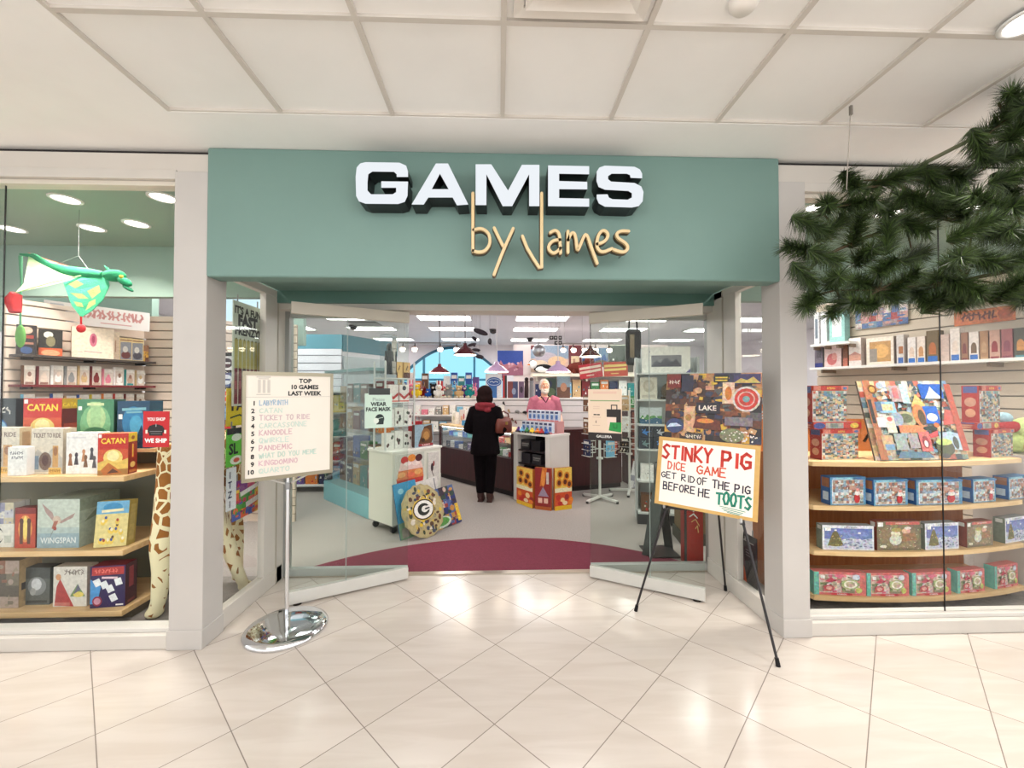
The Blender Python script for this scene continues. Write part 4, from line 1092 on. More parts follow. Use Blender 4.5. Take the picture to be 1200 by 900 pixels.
bird = [('r', 0, 0, 1, 1, rgb(196, 206, 196)), ('r', 0, 0, 1, .3, rgb(150, 172, 182)), ('r', 0, .3, 1, .42, rgb(176, 192, 190)), ('p', [(.1, .92), (.36, .72), (.44, .5), (.36, .56), (.2, .72)], rgb(176, 150, 146)), ('p', [(.52, .54), (.9, .72), (.84, .62), (.56, .5)], rgb(170, 146, 140)), ('e', .46, .57, .10, .09, rgb(206, 186, 170)), ('p', [(.40, .55), (.5, .56), (.42, .38), (.34, .40)], rgb(170, 110, 96)), ('e', .42, .40, .04, .04, rgb(160, 70, 60)), ('s', [(.4, .4), (.3, .2)], .003, rgb(120, 120, 110)),
        ('t', .5, .10, .12, 'WINGSPAN', rgb(226, 232, 230), 'c', .015, .84)]
carton_px('board_game', 'big pale grey green box with a gliding bird reading WINGSPAN', 'game box', 47, 96, 585, 2.955, z, .30, bird, rgb(160, 176, 166), group=G3, spine=[('r', 0, 0, 1, 1, rgb(160, 174, 164)), ('r', 0, .75, 1, 1, rgb(136, 150, 136)), ('p', [(.1, .5), (.5, .8), (.9, .55), (.5, .6)], rgb(120, 134, 120)), ('r', .4, .1, .6, .6, rgb(170, 182, 172))])
cart_ = [('r', 0, 0, 1, 1, rgb(222, 206, 140)), ('r', 0, .72, 1, 1, rgb(110, 170, 206)), ('e', .5, .86, .3, .1, rgb(60, 140, 190)), ('s', [(.2, .78), (.8, .8)], .018, rgb(236, 226, 180))]
rd = random.Random(8)
for _ in range(16):
    u, v = rd.uniform(.12, .88), rd.uniform(.1, .6)
    cart_ += [('e', u, v, .07, .06, rgb(232, 200, 90)), ('e', u, v + .04, .04, .035, rd.choice([rgb(90, 70, 50), rgb(60, 80, 150), rgb(170, 70, 50), rgb(240, 230, 200)]))]
carton_px('board_game', 'yellow and sky blue cartoon picnic box propped at an angle on the middle shelf', 'game box', 114, 146, 589, 2.95, z, .09, cart_, rgb(206, 186, 100), R(12), group=G3, spine=[('r', 0, 0, 1, 1, rgb(190, 170, 90)), ('r', .2, .1, .8, .9, rgb(206, 190, 120))], tilt=R(-6))
# --- bottom shelf
G4 = 'board games on the bottom shelf of the left window'
z = ZL[0]
carton_px('board_game', 'grey brown battle scene box at the left edge of the bottom shelf', 'game box', -25, 27, 657, 2.96, z, .14, collage(14, [rgb(120, 110, 96), rgb(150, 136, 120), rgb(90, 82, 74), rgb(170, 150, 140), rgb(140, 96, 80)], 26, (4, 4)), rgb(120, 104, 80), group=G4, spine=[('r', 0, 0, 1, 1, rgb(176, 150, 110)), ('r', .1, .35, .9, .5, rgb(40, 36, 34)), ('r', .2, .1, .8, .3, rgb(150, 130, 100))])
carton_px('board_game', 'charcoal box with a white cloud burst on the bottom shelf', 'game box', 33, 63, 665, 3.0, z, .08, [('r', 0, 0, 1, 1, rgb(86, 90, 88)), ('r', 0, .7, 1, 1, rgb(60, 64, 64)), ('e', .5, .5, .36, .25, rgb(130, 134, 136)), ('e', .48, .55, .2, .16, rgb(206, 208, 212)), ('e', .35, .35, .12, .1, rgb(160, 160, 160)), ('r', .1, .05, .9, .12, rgb(50, 54, 52))], rgb(52, 56, 54), group=G4)
carton_px('board_game', 'white box with a red gown and a green hill on the bottom shelf', 'game box', 67, 106, 664, 2.97, z, .08, [('r', 0, 0, 1, 1, rgb(216, 212, 204)), ('p', [(.04, .02), (.1, .5), (.2, .7), (.32, .5), (.5, .2), (.62, .0)], rgb(176, 70, 70)), ('e', .15, .74, .08, .08, rgb(206, 150, 110)), ('p', [(.5, .25), (.72, .56), (.96, .25)], rgb(120, 150, 100)), ('e', .75, .3, .16, .07, rgb(226, 206, 110)), ('p', [(.6, .3), (.74, .56), (.82, .42)], rgb(110, 110, 130)), ('t', .62, .8, .12, '~6', rgb(150, 140, 134), 'c', .0, .6), ('r', .05, .02, .5, .1, rgb(196, 120, 110))], rgb(196, 190, 178), group=G4, spine=[('r', 0, 0, 1, 1, rgb(190, 186, 176))])
cards = [('r', 0, 0, 1, 1, rgb(48, 34, 84)), ('p', [(0, .1), (0, .7), (.3, .5), (.2, .1)], rgb(80, 150, 210)), ('r', .04, .78, .96, .97, rgb(176, 56, 56)), ('t', .45, .83, .09, '~7', rgb(226, 120, 110), 'c', .02, .8), ('s', [(.35, .72), (.75, .7)], .014, rgb(230, 200, 210))]
for u, v, a in ((.10, .52, 24), (.30, .46, 24), (.46, .36, 24), (.56, .14, 24), (.70, .52, 16)):
    cards.append(('r', u, v, u + .2, v + .17, rgb(234, 236, 240), a))
cards += [('e', .2, .16, .14, .12, rgb(150, 50, 70)), ('e', .2, .16, .1, .08, rgb(206, 150, 170)), ('s', [(.75, .05), (.93, .05)], .01, WHITE)]
carton_px('board_game', 'dark purple box with scattered white cards at the end of the bottom shelf', 'game box', 111, 147, 663, 2.95, z, .11, cards, rgb(120, 30, 44), R(8), group=G4, spine=[('r', 0, 0, 1, 1, rgb(64, 24, 44)), ('r', .3, .4, .7, .9, rgb(150, 60, 70)), ('r', .2, .04, .8, .1, rgb(120, 50, 60))])

# ================================================================== WALL SHELVES BEHIND (along the slatwall run)
lo, lu_ = Vector(SWL[0]), Vector(SWL[1]); lL = lu_.length; lu = lu_.normalized(); ln = Vector((lu.y, -lu.x, 0)); lang = math.atan2(lu.y, lu.x)
def lwall(s, n, z):            # s metres along the run from its near end, n out from the wall
    p = lo + lu * s + ln * n; p.z = z; return p
def wall_shelf(name, label, s0, s1, z, depth, mat='paint', col=rgb(70, 60, 54), t=.022):
    o = thing(name, label, 'shelf', lwall((s0 + s1) / 2, .024, z), lang)
    h = (s1 - s0) / 2
    MB().bx(-h, h, -depth, 0, -t, 0, col).build('shelf_board', mat, o)
    for x in (-h * .85, 0, h * .85):
        MB().bx(x - .008, x + .008, -depth * .8, 0, -t - .02, -t, rgb(50, 46, 46)).build('bracket', 'satin', o)
    return o
zs = [1.93, 1.66, 1.40]
wall_shelf('wall_shelf', 'upper dark wall shelf behind the left window display', 0.02, lL, zs[0], .2)
wall_shelf('wall_shelf', 'middle dark wall shelf behind the left window display', 0.02, lL, zs[1], .2, col=rgb(110, 30, 34))
wall_shelf('wall_shelf', 'lower dark wall shelf behind the left window display', 0.02, lL, zs[2], .2, col=rgb(60, 26, 26))
def face_col(n, pal): return [NAMED[k] for k in pal]
def on_run(name, cat, label, s, w, h, d, zb, front, side, group, n0=.03, rz=R(-22), parts=False, **kw):
    return carton(name, label, cat, lwall(s, n0 + d / 2 + .02, zb), w, d, h, lang + rz, front, side, group=group, parts=parts, **kw)
GA1 = 'goods on the upper wall shelf at the left'
z = zs[0]
on_run('boxed_toy', 'toy box', 'dark blue and black boxed toy at the near end of the upper left wall shelf', .10, .12, .27, .08, z, [('r', 0, 0, 1, 1, rgb(50, 40, 40)), ('e', .5, .82, .3, .12, rgb(206, 170, 150)), ('r', .15, .55, .85, .66, rgb(150, 60, 50)), ('r', .15, .35, .85, .42, rgb(160, 110, 90)), ('e', .5, .15, .3, .12, rgb(60, 80, 120))], rgb(40, 34, 34), GA1)
on_run('boxed_toy', 'toy box', 'black box with an orange base picture next to the pink oval box', .26, .15, .25, .08, z, [('r', 0, 0, 1, 1, rgb(50, 44, 40)), ('r', 0, 0, 1, .3, rgb(206, 90, 50)), ('e', .5, .12, .4, .12, rgb(226, 150, 110)), ('e', .4, .8, .2, .12, rgb(220, 216, 200)), ('e', .5, .55, .2, .2, rgb(130, 120, 90))], rgb(200, 186, 160), GA1)
on_run('board_game', 'game box', 'cream box with a pink oval figure on the upper left wall shelf', .555, .30, .31, .05, z, [('r', 0, 0, 1, 1, rgb(236, 214, 192)), ('e', .5, .6, .09, .22, rgb(200, 110, 130)), ('e', .5, .62, .04, .13, rgb(160, 60, 90)), ('s', [(.3, .22), (.7, .2)], .008, rgb(190, 150, 150)), ('s', [(.15, .2), (.25, .2)], .006, rgb(190, 150, 150))], rgb(160, 90, 50), GA1, left=[('r', 0, 0, 1, 1, rgb(160, 92, 54))], parts=True, n0=.09)
on_run('board_game', 'game box', 'narrow cream spine-out box between the pink oval box and the pictured games', .775, .06, .30, .05, z, [('r', 0, 0, 1, 1, rgb(230, 206, 180)), ('s', [(.5, .3), (.5, .7)], .006, rgb(190, 140, 110))], rgb(220, 196, 170), GA1)
for k, (s, c_) in enumerate(((.872, rgb(120, 66, 66)), (.98, rgb(90, 84, 96)))):
    on_run('boxed_toy', 'toy box', ('maroon and grey pictured game with a cream border on the upper left wall shelf', 'grey and violet pictured game right of the maroon one on the upper left wall shelf')[k], s, .104, .25, .04, z, [('r', 0, 0, 1, 1, rgb(226, 200, 150)), ('r', .08, .06, .92, .82, rgb(150, 150, 160)), ('e', .5, .25, .36, .16, c_), ('e', .45, .5, .2, .14, rgb(220, 214, 210)), ('s', [(.1, .9), (.9, .9)], .012, rgb(150, 100, 70))], rgb(206, 180, 130), GA1)
on_run('boxed_toy', 'toy box', 'brown pictured box at the far end of the upper left wall shelf', 1.052, .07, .19, .03, z, collage(31, [rgb(120, 70, 50), rgb(170, 120, 90), rgb(90, 60, 60), rgb(226, 170, 70), rgb(150, 140, 140)], 14, (3, 3)), rgb(110, 60, 40), GA1)
rd = random.Random(17)
CN = list(NAMED)
def row_on_run(z, group, where, n, h, names=None, seed=0, w=.07):
    rd = random.Random(seed)
    sp = (lL - .1) / n
    for k in range(n):
        nm = names[k % len(names)]
        c_ = NAMED[nm]
        pal = [rgb(226, 206, 190), rgb(190, 160, 140), c_, rgb(150, 110, 96), WHITE]
        hh = h * rd.uniform(.9, 1.08)
        on_run('boxed_figure', 'toy box', 'small %s toy box, %s from the near end of %s' % (nm, ORD[k], where), .07 + sp * k + sp / 2, sp * .86, hh, .06, z, [('r', 0, 0, 1, 1, rgb(214, 200, 188)), ('r', 0, .78, 1, 1, rgb(230, 222, 214)), ('r', 0, 0, .22, 1, c_), ('e', .58, .34, .26, .24, rd.choice(pal)), ('e', .6, .55, .14, .13, rd.choice(pal)), ('r', .3, .02, .9, .14, rd.choice(pal))], c_, group)
row_on_run(zs[1], 'toy boxes on the middle left wall shelf', 'middle left wall shelf', 10, .185, ['brown', 'dark red', 'white', 'grey', 'tan', 'dark red', 'pink', 'white', 'teal', 'tan'], 4)
row_on_run(zs[2], 'toy boxes on the lower left wall shelf', 'lower left wall shelf', 10, .165, ['pale blue', 'white', 'blue', 'tan', 'blue', 'yellow', 'orange', 'red', 'dark red', 'brown'], 6)
# crate sign above
bn = thing('banner_sign', 'white banner with faded red lettering above the upper left wall shelf', 'sign', lwall(.66, .05, 2.27), lang + R(-14))
MB().bx(-.40, .40, -.012, .0, 0, .21, rgb(236, 226, 222)).art((-.40, -.012, 0), (.8, 0, 0), (0, 0, .21), [('p', [(0, .1), (.25, .1), (.16, .9), (.05, .9)], rgb(190, 188, 196)), ('t', .6, .42, .40, '~14', rgb(214, 150, 146), 'c', 0, .66), ('s', [(.5, .2), (.8, .2)], .012, rgb(220, 170, 166))]).build('banner_sheet', 'ink', bn)
for x in (-.3, .3):
    MB().bx(x - .008, x + .008, 0, .035, .05, .07, GREY).build('bracket', 'metal', bn)

# small picture rack hung on the slatwall by the pillar
pr = thing('card_rack', 'black rack of small picture cards on the slatwall beside the left pillar', 'rack', (-2.97, 4.55, 0.9))
MB().bx(-.085, .11, 0, .012, 0, 1.12, BLACK).build('rack_back', 'satin', pr)
MB().bx(-.07, .09, .012, .62, .5, .52, BLACK).build('mounting_arm', 'satin', pr)
for k, (c_, e_) in enumerate(((rgb(206, 206, 210), rgb(60, 50, 60)), (rgb(40, 60, 110), rgb(190, 196, 206)), (rgb(190, 196, 200), rgb(206, 60, 40)), (rgb(50, 120, 190), rgb(120, 180, 220)), (rgb(60, 60, 70), rgb(200, 60, 60)), (rgb(90, 120, 90), rgb(206, 206, 180)))):
    z_ = .93 - k * .18
    MB().bx(-.07, .10, -.008, 0, z_, z_ + .15, c_).art((-.07, -.008, z_), (.17, 0, 0), (0, 0, .15), [('e', .5, .5, .38, .36, e_), ('r', .25, .44, .75, .56, c_)]).build('card', 'print', pr)

# ================================================================== DRAGON KITE
kp = W(82, 322, 3.2)
dk_ = thing('dragon_kite', 'green and yellow dragon kite hanging inside the left window', 'kite', kp)
def KP(px, py, Y=3.2):
    return W(px, py, Y) - kp
gk, yk, rk = rgb(40, 140, 96), rgb(216, 232, 150), rgb(196, 44, 48)
# near wing
def sheet(pts, t, c):
    n = len(pts); pts = [Vector(p) for p in pts]
    m = MB(); k = Vector((0, t, 0))
    m.add(pts, [tuple(range(n))], c); m.add([p + k for p in pts], [tuple(range(n))[::-1]], c)
    m.add(pts + [p + k for p in pts], [(i, n + i, n + (i + 1) % n, (i + 1) % n) for i in range(n)], c)
    return m
near = [KP(74, 331, 3.12), KP(100, 322, 3.15), KP(126, 324, 3.13), KP(128, 335, 3.12), KP(120, 352, 3.1), KP(108, 364, 3.08), KP(95, 372, 3.06), KP(84, 358, 3.08)]
sheet(near, .004, rgb(70, 170, 128)).build('wing', 'cloth', dk_)
st_ = MB()
for q in ([(80, 333), (90, 328), (98, 333), (88, 338)], [(82, 343), (96, 344), (104, 350), (92, 350)], [(86, 353), (96, 355), (98, 360), (90, 359)], [(102, 341), (116, 334), (118, 342), (108, 350)], [(104, 354), (112, 350), (112, 356), (100, 364)]):
    st_.add([KP(x, y, 3.055 + .0) for x, y in q], [(0, 1, 2, 3)], yk)
st_.build('wing_stripe', 'cloth', dk_)
far = [KP(18, 343, 3.0), KP(28, 332, 3.05), KP(34, 297, 3.3), KP(60, 308, 3.3), KP(105, 321, 3.2), KP(96, 325, 3.18), KP(60, 334, 3.1)]
sheet(far, .004, rgb(206, 232, 178)).build('wing', 'cloth', dk_)
m = MB(); m.tube([KP(34, 297, 3.29), KP(60, 306, 3.28), KP(106, 321, 3.19)], .006, rgb(220, 90, 80)); m.tube([KP(18, 343, 2.99), KP(60, 331, 3.08), KP(100, 322, 3.15)], .004, rgb(180, 210, 150)); m.build('wing_spar', 'satin', dk_)
m = MB(); m.tube([KP(24, 298, 3.3), KP(40, 300, 3.28), KP(58, 312, 3.25), KP(80, 318, 3.2), KP(108, 322, 3.17), KP(122, 323, 3.15)], [.008, .02, .03, .04, .045, .03], gk, 10)
m.ell(KP(134, 323, 3.13), (.08, .05, .045), gk); m.ell(KP(146, 330, 3.12), (.055, .035, .028), gk, rot=(0, .5, 0)); m.ell(KP(150, 338, 3.12), (.04, .03, .012), rgb(30, 110, 76), rot=(0, .6, 0)); m.ell(KP(142, 324, 3.08), .013, rgb(216, 190, 80))
m.cyl(KP(128, 317, 3.12), KP(122, 311, 3.12), .014, .002, gk); m.build('dragon_body', 'cloth', dk_)
m = MB(); m.tube([KP(24, 300, 3.3), KP(25, 330, 3.3), KP(24, 370, 3.3), KP(24, 390, 3.3)], [.012, .006, .006, .008], rgb(90, 160, 120)); m.ell(KP(24, 394, 3.3), (.035, .02, .09), rgb(110, 170, 90)); m.build('tail', 'cloth', dk_)
m = MB(); m.tube([KP(19, 344, 3.0), KP(15, 352, 3.0), KP(18, 366, 3.0)], [.03, .045, .03], rk, 8); m.build('claw', 'cloth', dk_)
m = MB(); m.tube([KP(95, 371, 3.06), KP(95, 380, 3.06)], .006, rk); m.ell(KP(95, 385, 3.06), (.03, .02, .03), rk); m.build('claw', 'cloth', dk_)
m = MB()
for px in (60, 108):
    p_ = KP(px, 312 if px == 60 else 321, 3.2); top = W(92, 300, 3.2) - kp
    m.tube([p_, top], .0015, GREY, 5)
m.tube([top, Vector((top.x, top.y, 2.98 - kp.z))], .0015, GREY, 5); m.build('hanging_wire', 'satin', dk_)

# ================================================================== GIRAFFE
gz = Vector((-2.28, 3.12, 0))
def giraffe_mat():
    m, nt, p = new_mat('giraffe_plush'); L = nt.links.new
    tc = nt.nodes.new('ShaderNodeTexCoord')
    v = nt.nodes.new('ShaderNodeTexVoronoi'); v.feature = 'DISTANCE_TO_EDGE'; v.inputs['Scale'].default_value = 13
    mp = nt.nodes.new('ShaderNodeMapping'); mp.inputs['Scale'].default_value = (1.2, 1.2, .85)
    L(tc.outputs['Object'], mp.inputs[0]); L(mp.outputs[0], v.inputs['Vector'])
    sp = nt.nodes.new('ShaderNodeSeparateXYZ'); L(tc.outputs['Object'], sp.inputs[0])
    th = nt.nodes.new('ShaderNodeMapRange'); th.inputs['From Min'].default_value = .1; th.inputs['From Max'].default_value = .9; th.inputs['To Min'].default_value = .30; th.inputs['To Max'].default_value = .07
    L(sp.outputs[2], th.inputs['Value'])
    gt = nt.nodes.new('ShaderNodeMath'); gt.operation = 'GREATER_THAN'; L(v.outputs['Distance'], gt.inputs[0]); L(th.outputs[0], gt.inputs[1])
    mx = nt.nodes.new('ShaderNodeMix'); mx.data_type = 'RGBA'; L(gt.outputs[0], mx.inputs[0]); mx.inputs[6].default_value = rgb(232, 222, 184); mx.inputs[7].default_value = rgb(150, 96, 40)
    L(mx.outputs[2], p.inputs['Base Color']); p.inputs['Roughness'].default_value = .95
giraffe_mat()
gt = thing('giraffe_plush', 'tall spotted plush giraffe standing behind the left pillar', 'stuffed animal', gz)
def GP(px, py, Y): return W(px, py, Y) - gz
m = MB()
foot1 = W(181, 727, 3.0); foot1.z = 0.02
# front near leg, seen at the left of the pillar
m.tube([foot1 - gz, GP(186, 702, 3.0), GP(190, 670, 3.01), GP(190, 640, 3.02), GP(194, 600, 3.05), GP(200, 560, 3.1), GP(207, 520, 3.12)], [.045, .046, .06, .075, .072, .085, .11], n=14)
m.ell(Vector((foot1.x, foot1.y, .04)) - gz, (.055, .06, .04))
foot2 = FZ(287, 692); f2_ = foot2.copy(); f2_.z = .03
m.tube([f2_ - gz, GP(276, 664, 3.28), GP(264, 630, 3.26), GP(250, 590, 3.22), GP(232, 540, 3.18)], [.035, .045, .06, .075, .1], n=14)
m.ell(Vector((foot2.x, foot2.y, .04)) - gz, (.05, .055, .04))
for x, y in ((-.16, .36), (.10, .40)):
    m.tube([(x, y, .03), (x, y, .4), (x * .8, y * .9, .8), (x * .6, y * .8, 1.05)], [.04, .045, .06, .09], n=12)
m.ell((0, .2, 1.12), (.17, .32, .18), n=18, m=12)
m.tube([(.03, -.02, 1.15), (.07, -.04, 1.4), (.10, -.06, 1.7), (.13, -.05, 1.95)], [.13, .09, .07, .06], n=14)
m.ell((.15, -.12, 2.02), (.06, .13, .065)); m.ell((.17, -.21, 1.99), (.045, .06, .045))
for s in (-1, 1):
    m.ell((.13 + s * .08, -.05, 2.06), (.06, .015, .03), rot=(0, s * -.4, 0)); m.cyl((.13 + s * .025, -.06, 2.07), (.13 + s * .03, -.06, 2.15), .012)
    m.ell((.13 + s * .03, -.06, 2.155), .018)
m.tube([(0, .5, 1.16), (0, .56, 1.0), (0, .57, .8)], [.015, .012, .02])
body = m.build('plush_body', 'giraffe_plush', gt, smooth=True)
rm = body.modifiers.new('remesh', 'REMESH'); rm.mode = 'VOXEL'; rm.voxel_size = .014; rm.use_smooth_shade = True
e = MB()
for s in (-1, 1): e.ell((.155 + s * .052, -.15, 2.035), .011, BLACK)
e.build('eye', 'plastic', gt)
# ================================================================== RIGHT WINDOW DISPLAY: bow-fronted shelves
def bow(x):                    # front edge of the bowed shelves
    return 2.885 + .14 * ((x - 2.95) / 1.05) ** 2
RZ = (.112, .438, .766, 1.085)
BX0, BX1 = 2.30, 4.02
rs_ = thing('display_shelf', 'bow-fronted display unit of pale wood shelves in the right window', 'shelf unit', (3.08, 3.2, 0))
B = Vector((3.08, 3.2, 0))
NB = 24
fx = [BX0 + .0 + (BX1 - BX0) * i / NB for i in range(NB + 1)]
for z in RZ:
    poly = [(x - B.x, max(bow(x), 2.86) - B.y) for x in fx]
    poly = [(BX0 - .10 - B.x, 3.2 - B.y)] + poly + [(BX1 - B.x, 3.44 - B.y), (BX0 - .10 - B.x, 3.44 - B.y)]
    MB().prism(poly, z - .034, z - .001, WHITE).build('shelf', 'maple', rs_, bevel=.003)
MB().bx(BX0 - .1 - B.x, BX1 - B.x, 3.44 - B.y, 3.47 - B.y, 0, 1.36, rgb(92, 48, 34)).build('back_panel', 'orange_wood', rs_)
MB().bx(BX0 - .12 - B.x, BX0 - .1 - B.x, 3.2 - B.y, 3.47 - B.y, 0, 1.1).build('side_panel', 'orange_wood', rs_)
MB().bx(BX0 - .05 - B.x, BX1 - .05 - B.x, 3.1 - B.y, 3.4 - B.y, 0, RZ[0] - .034, rgb(60, 40, 34)).build('plinth', 'paint', rs_)

def on_bow(px0, px1, ytop, z, d, inset=.03):
    """centre, width, height, yaw of a box whose front follows the bow between two photo columns"""
    ym = 2.95
    for _ in range(4):
        x0, x1 = xat(px0, ym), xat(px1, ym); ym = bow((x0 + x1) / 2) + inset
    xc = (x0 + x1) / 2
    a = math.atan2(bow(x1) - bow(x0), x1 - x0)
    h = W((px0 + px1) / 2, ytop, ym).z - z
    return Vector((xc - math.sin(a) * d / 2, ym + math.cos(a) * d / 2, z)), (x1 - x0) * .975, h, a
# row of santa puzzles
def santa():
    pal = [rgb(206, 196, 190), rgb(170, 150, 140), rgb(150, 170, 186), rgb(226, 220, 214), rgb(176, 120, 100), rgb(120, 110, 110), rgb(190, 206, 216)]
    sh = [('r', 0, 0, 1, 1, rgb(96, 150, 186)), ('r', .05, .04, .93, .9, rgb(230, 226, 220))]
    for s_ in collage(21, pal, 110, (11, 8), sz=.7):
        if s_[0] == 'r': sh.append(('r', .07 + s_[1] * .84, .06 + s_[2] * .82, .07 + s_[3] * .84, .06 + s_[4] * .82, s_[5]))
        elif s_[0] == 'e': sh.append(('e', .07 + s_[1] * .84, .06 + s_[2] * .82, s_[3] * .6, s_[4] * .6, s_[5]))
    sh += [('e', .72, .24, .085, .16, rgb(190, 36, 40)), ('e', .73, .44, .075, .09, rgb(236, 226, 220)), ('e', .73, .55, .05, .06, rgb(226, 150, 140)), ('r', .5, .55, .7, .7, rgb(190, 150, 130)), ('r', .03, .92, .6, .99, rgb(140, 190, 210)), ('r', .64, .92, .98, .99, rgb(60, 110, 160))]
    return sh
blue_sp = [('r', 0, 0, 1, 1, rgb(40, 90, 150)), ('r', .1, .62, .9, .95, rgb(150, 100, 70)), ('r', .2, .15, .8, .45, rgb(190, 206, 220))]
SA = [(970, 1013, 'leftmost'), (1019, 1064, 'second from the left'), (1069, 1129, 'middle'), (1134, 1169, 'second from the right'), (1173, 1212, 'rightmost')]
for k, (a, b, w_) in enumerate(SA):
    c, w, h, yw = on_bow(a, b, (559, 562, 562, 561, 558)[k], RZ[2], .09)
    carton('jigsaw_box', 'blue sided jigsaw box with a red Santa, %s on the shelf' % w_, 'puzzle box', c, w, .085, h, yw + (.12 if k < 2 else 0), santa(), rgb(70, 120, 170), group='Santa jigsaws in the right window', left=blue_sp, spine=blue_sp, busy=True)
def tree():
    sh = [('r', 0, 0, 1, 1, rgb(226, 226, 232)), ('r', .04, .05, .97, .88, rgb(104, 120, 176)), ('e', .55, .62, .35, .2, rgb(120, 134, 190)), ('p', [(.04, .05), (.97, .05), (.97, .5), (.75, .42), (.55, .5), (.3, .38), (.04, .46)], rgb(190, 196, 214)),
          ('p', [(.10, .16), (.42, .16), (.30, .72), (.26, .78), (.2, .7)], rgb(110, 104, 62)), ('e', .26, .2, .15, .06, rgb(120, 112, 66)), ('e', .26, .8, .025, .03, WHITE), ('e', .72, .7, .03, .035, WHITE)]
    rd = random.Random(4)
    for _ in range(46):
        sh.append(('e', rd.uniform(.4, .94), rd.uniform(.09, .45), .03, .025, rd.choice([rgb(226, 228, 236), rgb(150, 156, 180), rgb(120, 124, 150), rgb(206, 200, 206)])))
    for _ in range(14): sh.append(('e', rd.uniform(.14, .38), rd.uniform(.18, .6), .012, .014, rgb(206, 190, 120)))
    return sh + [('r', .05, .78, .16, .9, WHITE), ('t', .55, .905, .06, '~11', rgb(110, 110, 140), 'c', .0, .6)]
def snowman():
    sh = [('r', 0, 0, 1, 1, rgb(120, 108, 84)), ('e', .5, .5, .46, .42, rgb(136, 122, 92)), ('r', .2, .88, .97, .98, rgb(200, 100, 90)), ('r', .02, .82, .14, .96, WHITE), ('e', .42, .36, .14, .18, rgb(206, 206, 190)), ('e', .42, .58, .11, .12, rgb(216, 206, 180)), ('e', .44, .7, .12, .07, rgb(170, 160, 90)),
          ('e', .66, .66, .10, .1, rgb(216, 170, 150)), ('e', .7, .76, .08, .05, rgb(226, 220, 210)), ('p', [(.56, .3), (.92, .36), (.86, .6), (.6, .58)], rgb(150, 110, 80)), ('e', .14, .14, .08, .05, rgb(216, 210, 196)), ('e', .7, .16, .2, .08, rgb(150, 130, 100)), ('t', .58, .905, .05, '~12', rgb(240, 220, 206), 'c', .0, .7)]
    rd = random.Random(5)
    return sh + [('e', rd.uniform(.05, .95), rd.uniform(.05, .8), .01, .012, rgb(226, 216, 190)) for _ in range(30)]
TR = [(963, 1020, 616, 'first from the left', 0), (1025, 1077, 611, 'left of the middle one', 1), (1079, 1123, 613, 'middle of the row', 0), (1126, 1165, 611, 'by the joint', 1), (1168, 1208, 606, 'rightmost of the row', 0)]
for a, b, yt, w_, kd in TR:
    c, w, h, yw = on_bow(a, b, yt, RZ[1], .07)
    carton('jigsaw_box', ('blue snowy night jigsaw box with a lit fir tree, %s' if not kd else 'brown snowman jigsaw box with a red title band, %s') % w_, 'puzzle box', c, w, .065, h, yw, tree() if not kd else snowman(), rgb(150, 156, 160) if not kd else rgb(130, 70, 56), group='snow scene jigsaws in the right window', left=[('r', 0, 0, 1, 1, rgb(120, 130, 116) if not kd else rgb(130, 62, 50)), ('r', .2, .8, .8, .95, rgb(206, 206, 200))], busy=True)
def cocoa():
    pal = [rgb(206, 190, 176), rgb(150, 140, 110), rgb(200, 110, 120), rgb(226, 210, 200), rgb(170, 160, 140), rgb(120, 130, 90), rgb(230, 190, 180)]
    sh = [('r', 0, 0, 1, 1, rgb(206, 112, 108)), ('r', 0, 0, .10, 1, rgb(110, 180, 166)), ('r', .11, .1, .88, .9, rgb(216, 196, 184))]
    for s_ in collage(33, pal, 70, (9, 7), sz=.8):
        if s_[0] == 'r': sh.append(('r', .12 + s_[1] * .75, .12 + s_[2] * .76, .12 + s_[3] * .75, .12 + s_[4] * .76, s_[5]))
        elif s_[0] == 'e': sh.append(('e', .15 + s_[1] * .7, .15 + s_[2] * .7, s_[3] * .7, s_[4] * .7, s_[5]))
    sh += [('e', .68, .5, .17, .22, rgb(170, 180, 130)), ('e', .69, .5, .13, .17, rgb(236, 226, 212)), ('e', .69, .5, .09, .12, rgb(190, 170, 150)), ('e', .28, .32, .11, .14, rgb(196, 86, 90)), ('e', .28, .32, .06, .08, rgb(226, 170, 160)), ('p', [(.2, .6), (.32, .8), (.42, .62), (.44, .74), (.3, .58)], rgb(190, 70, 90)),
           ('e', .85, .25, .06, .12, rgb(196, 196, 110)), ('e', .5, .86, .12, .07, rgb(216, 120, 140)), ('e', .8, .82, .07, .12, rgb(200, 206, 214)), ('r', .32, .02, .72, .11, rgb(196, 70, 80)), ('t', .52, .035, .055, '~9', WHITE, 'c', .0, .34), ('r', .12, .72, .2, .86, rgb(230, 230, 226))]
    return sh
CO = [(953, 1010, 671, 'leftmost'), (1013, 1062, 672, 'second from the left'), (1064, 1113, 671, 'middle of five'), (1115, 1154, 668, 'second from the right'), (1156, 1196, 662, 'rightmost')]
for k, (a, b, yt, w_) in enumerate(CO):
    c, w, h, yw = on_bow(a, b, yt, RZ[0], .07, .02)
    carton('jigsaw_box', 'coral and mint cocoa cup jigsaw box on the bottom shelf, %s' % w_, 'puzzle box', c, w, .06, h, yw, cocoa(), rgb(206, 120, 116), group='cocoa jigsaws in the right window', left=[('r', 0, 0, 1, 1, rgb(110, 180, 166))], busy=True)
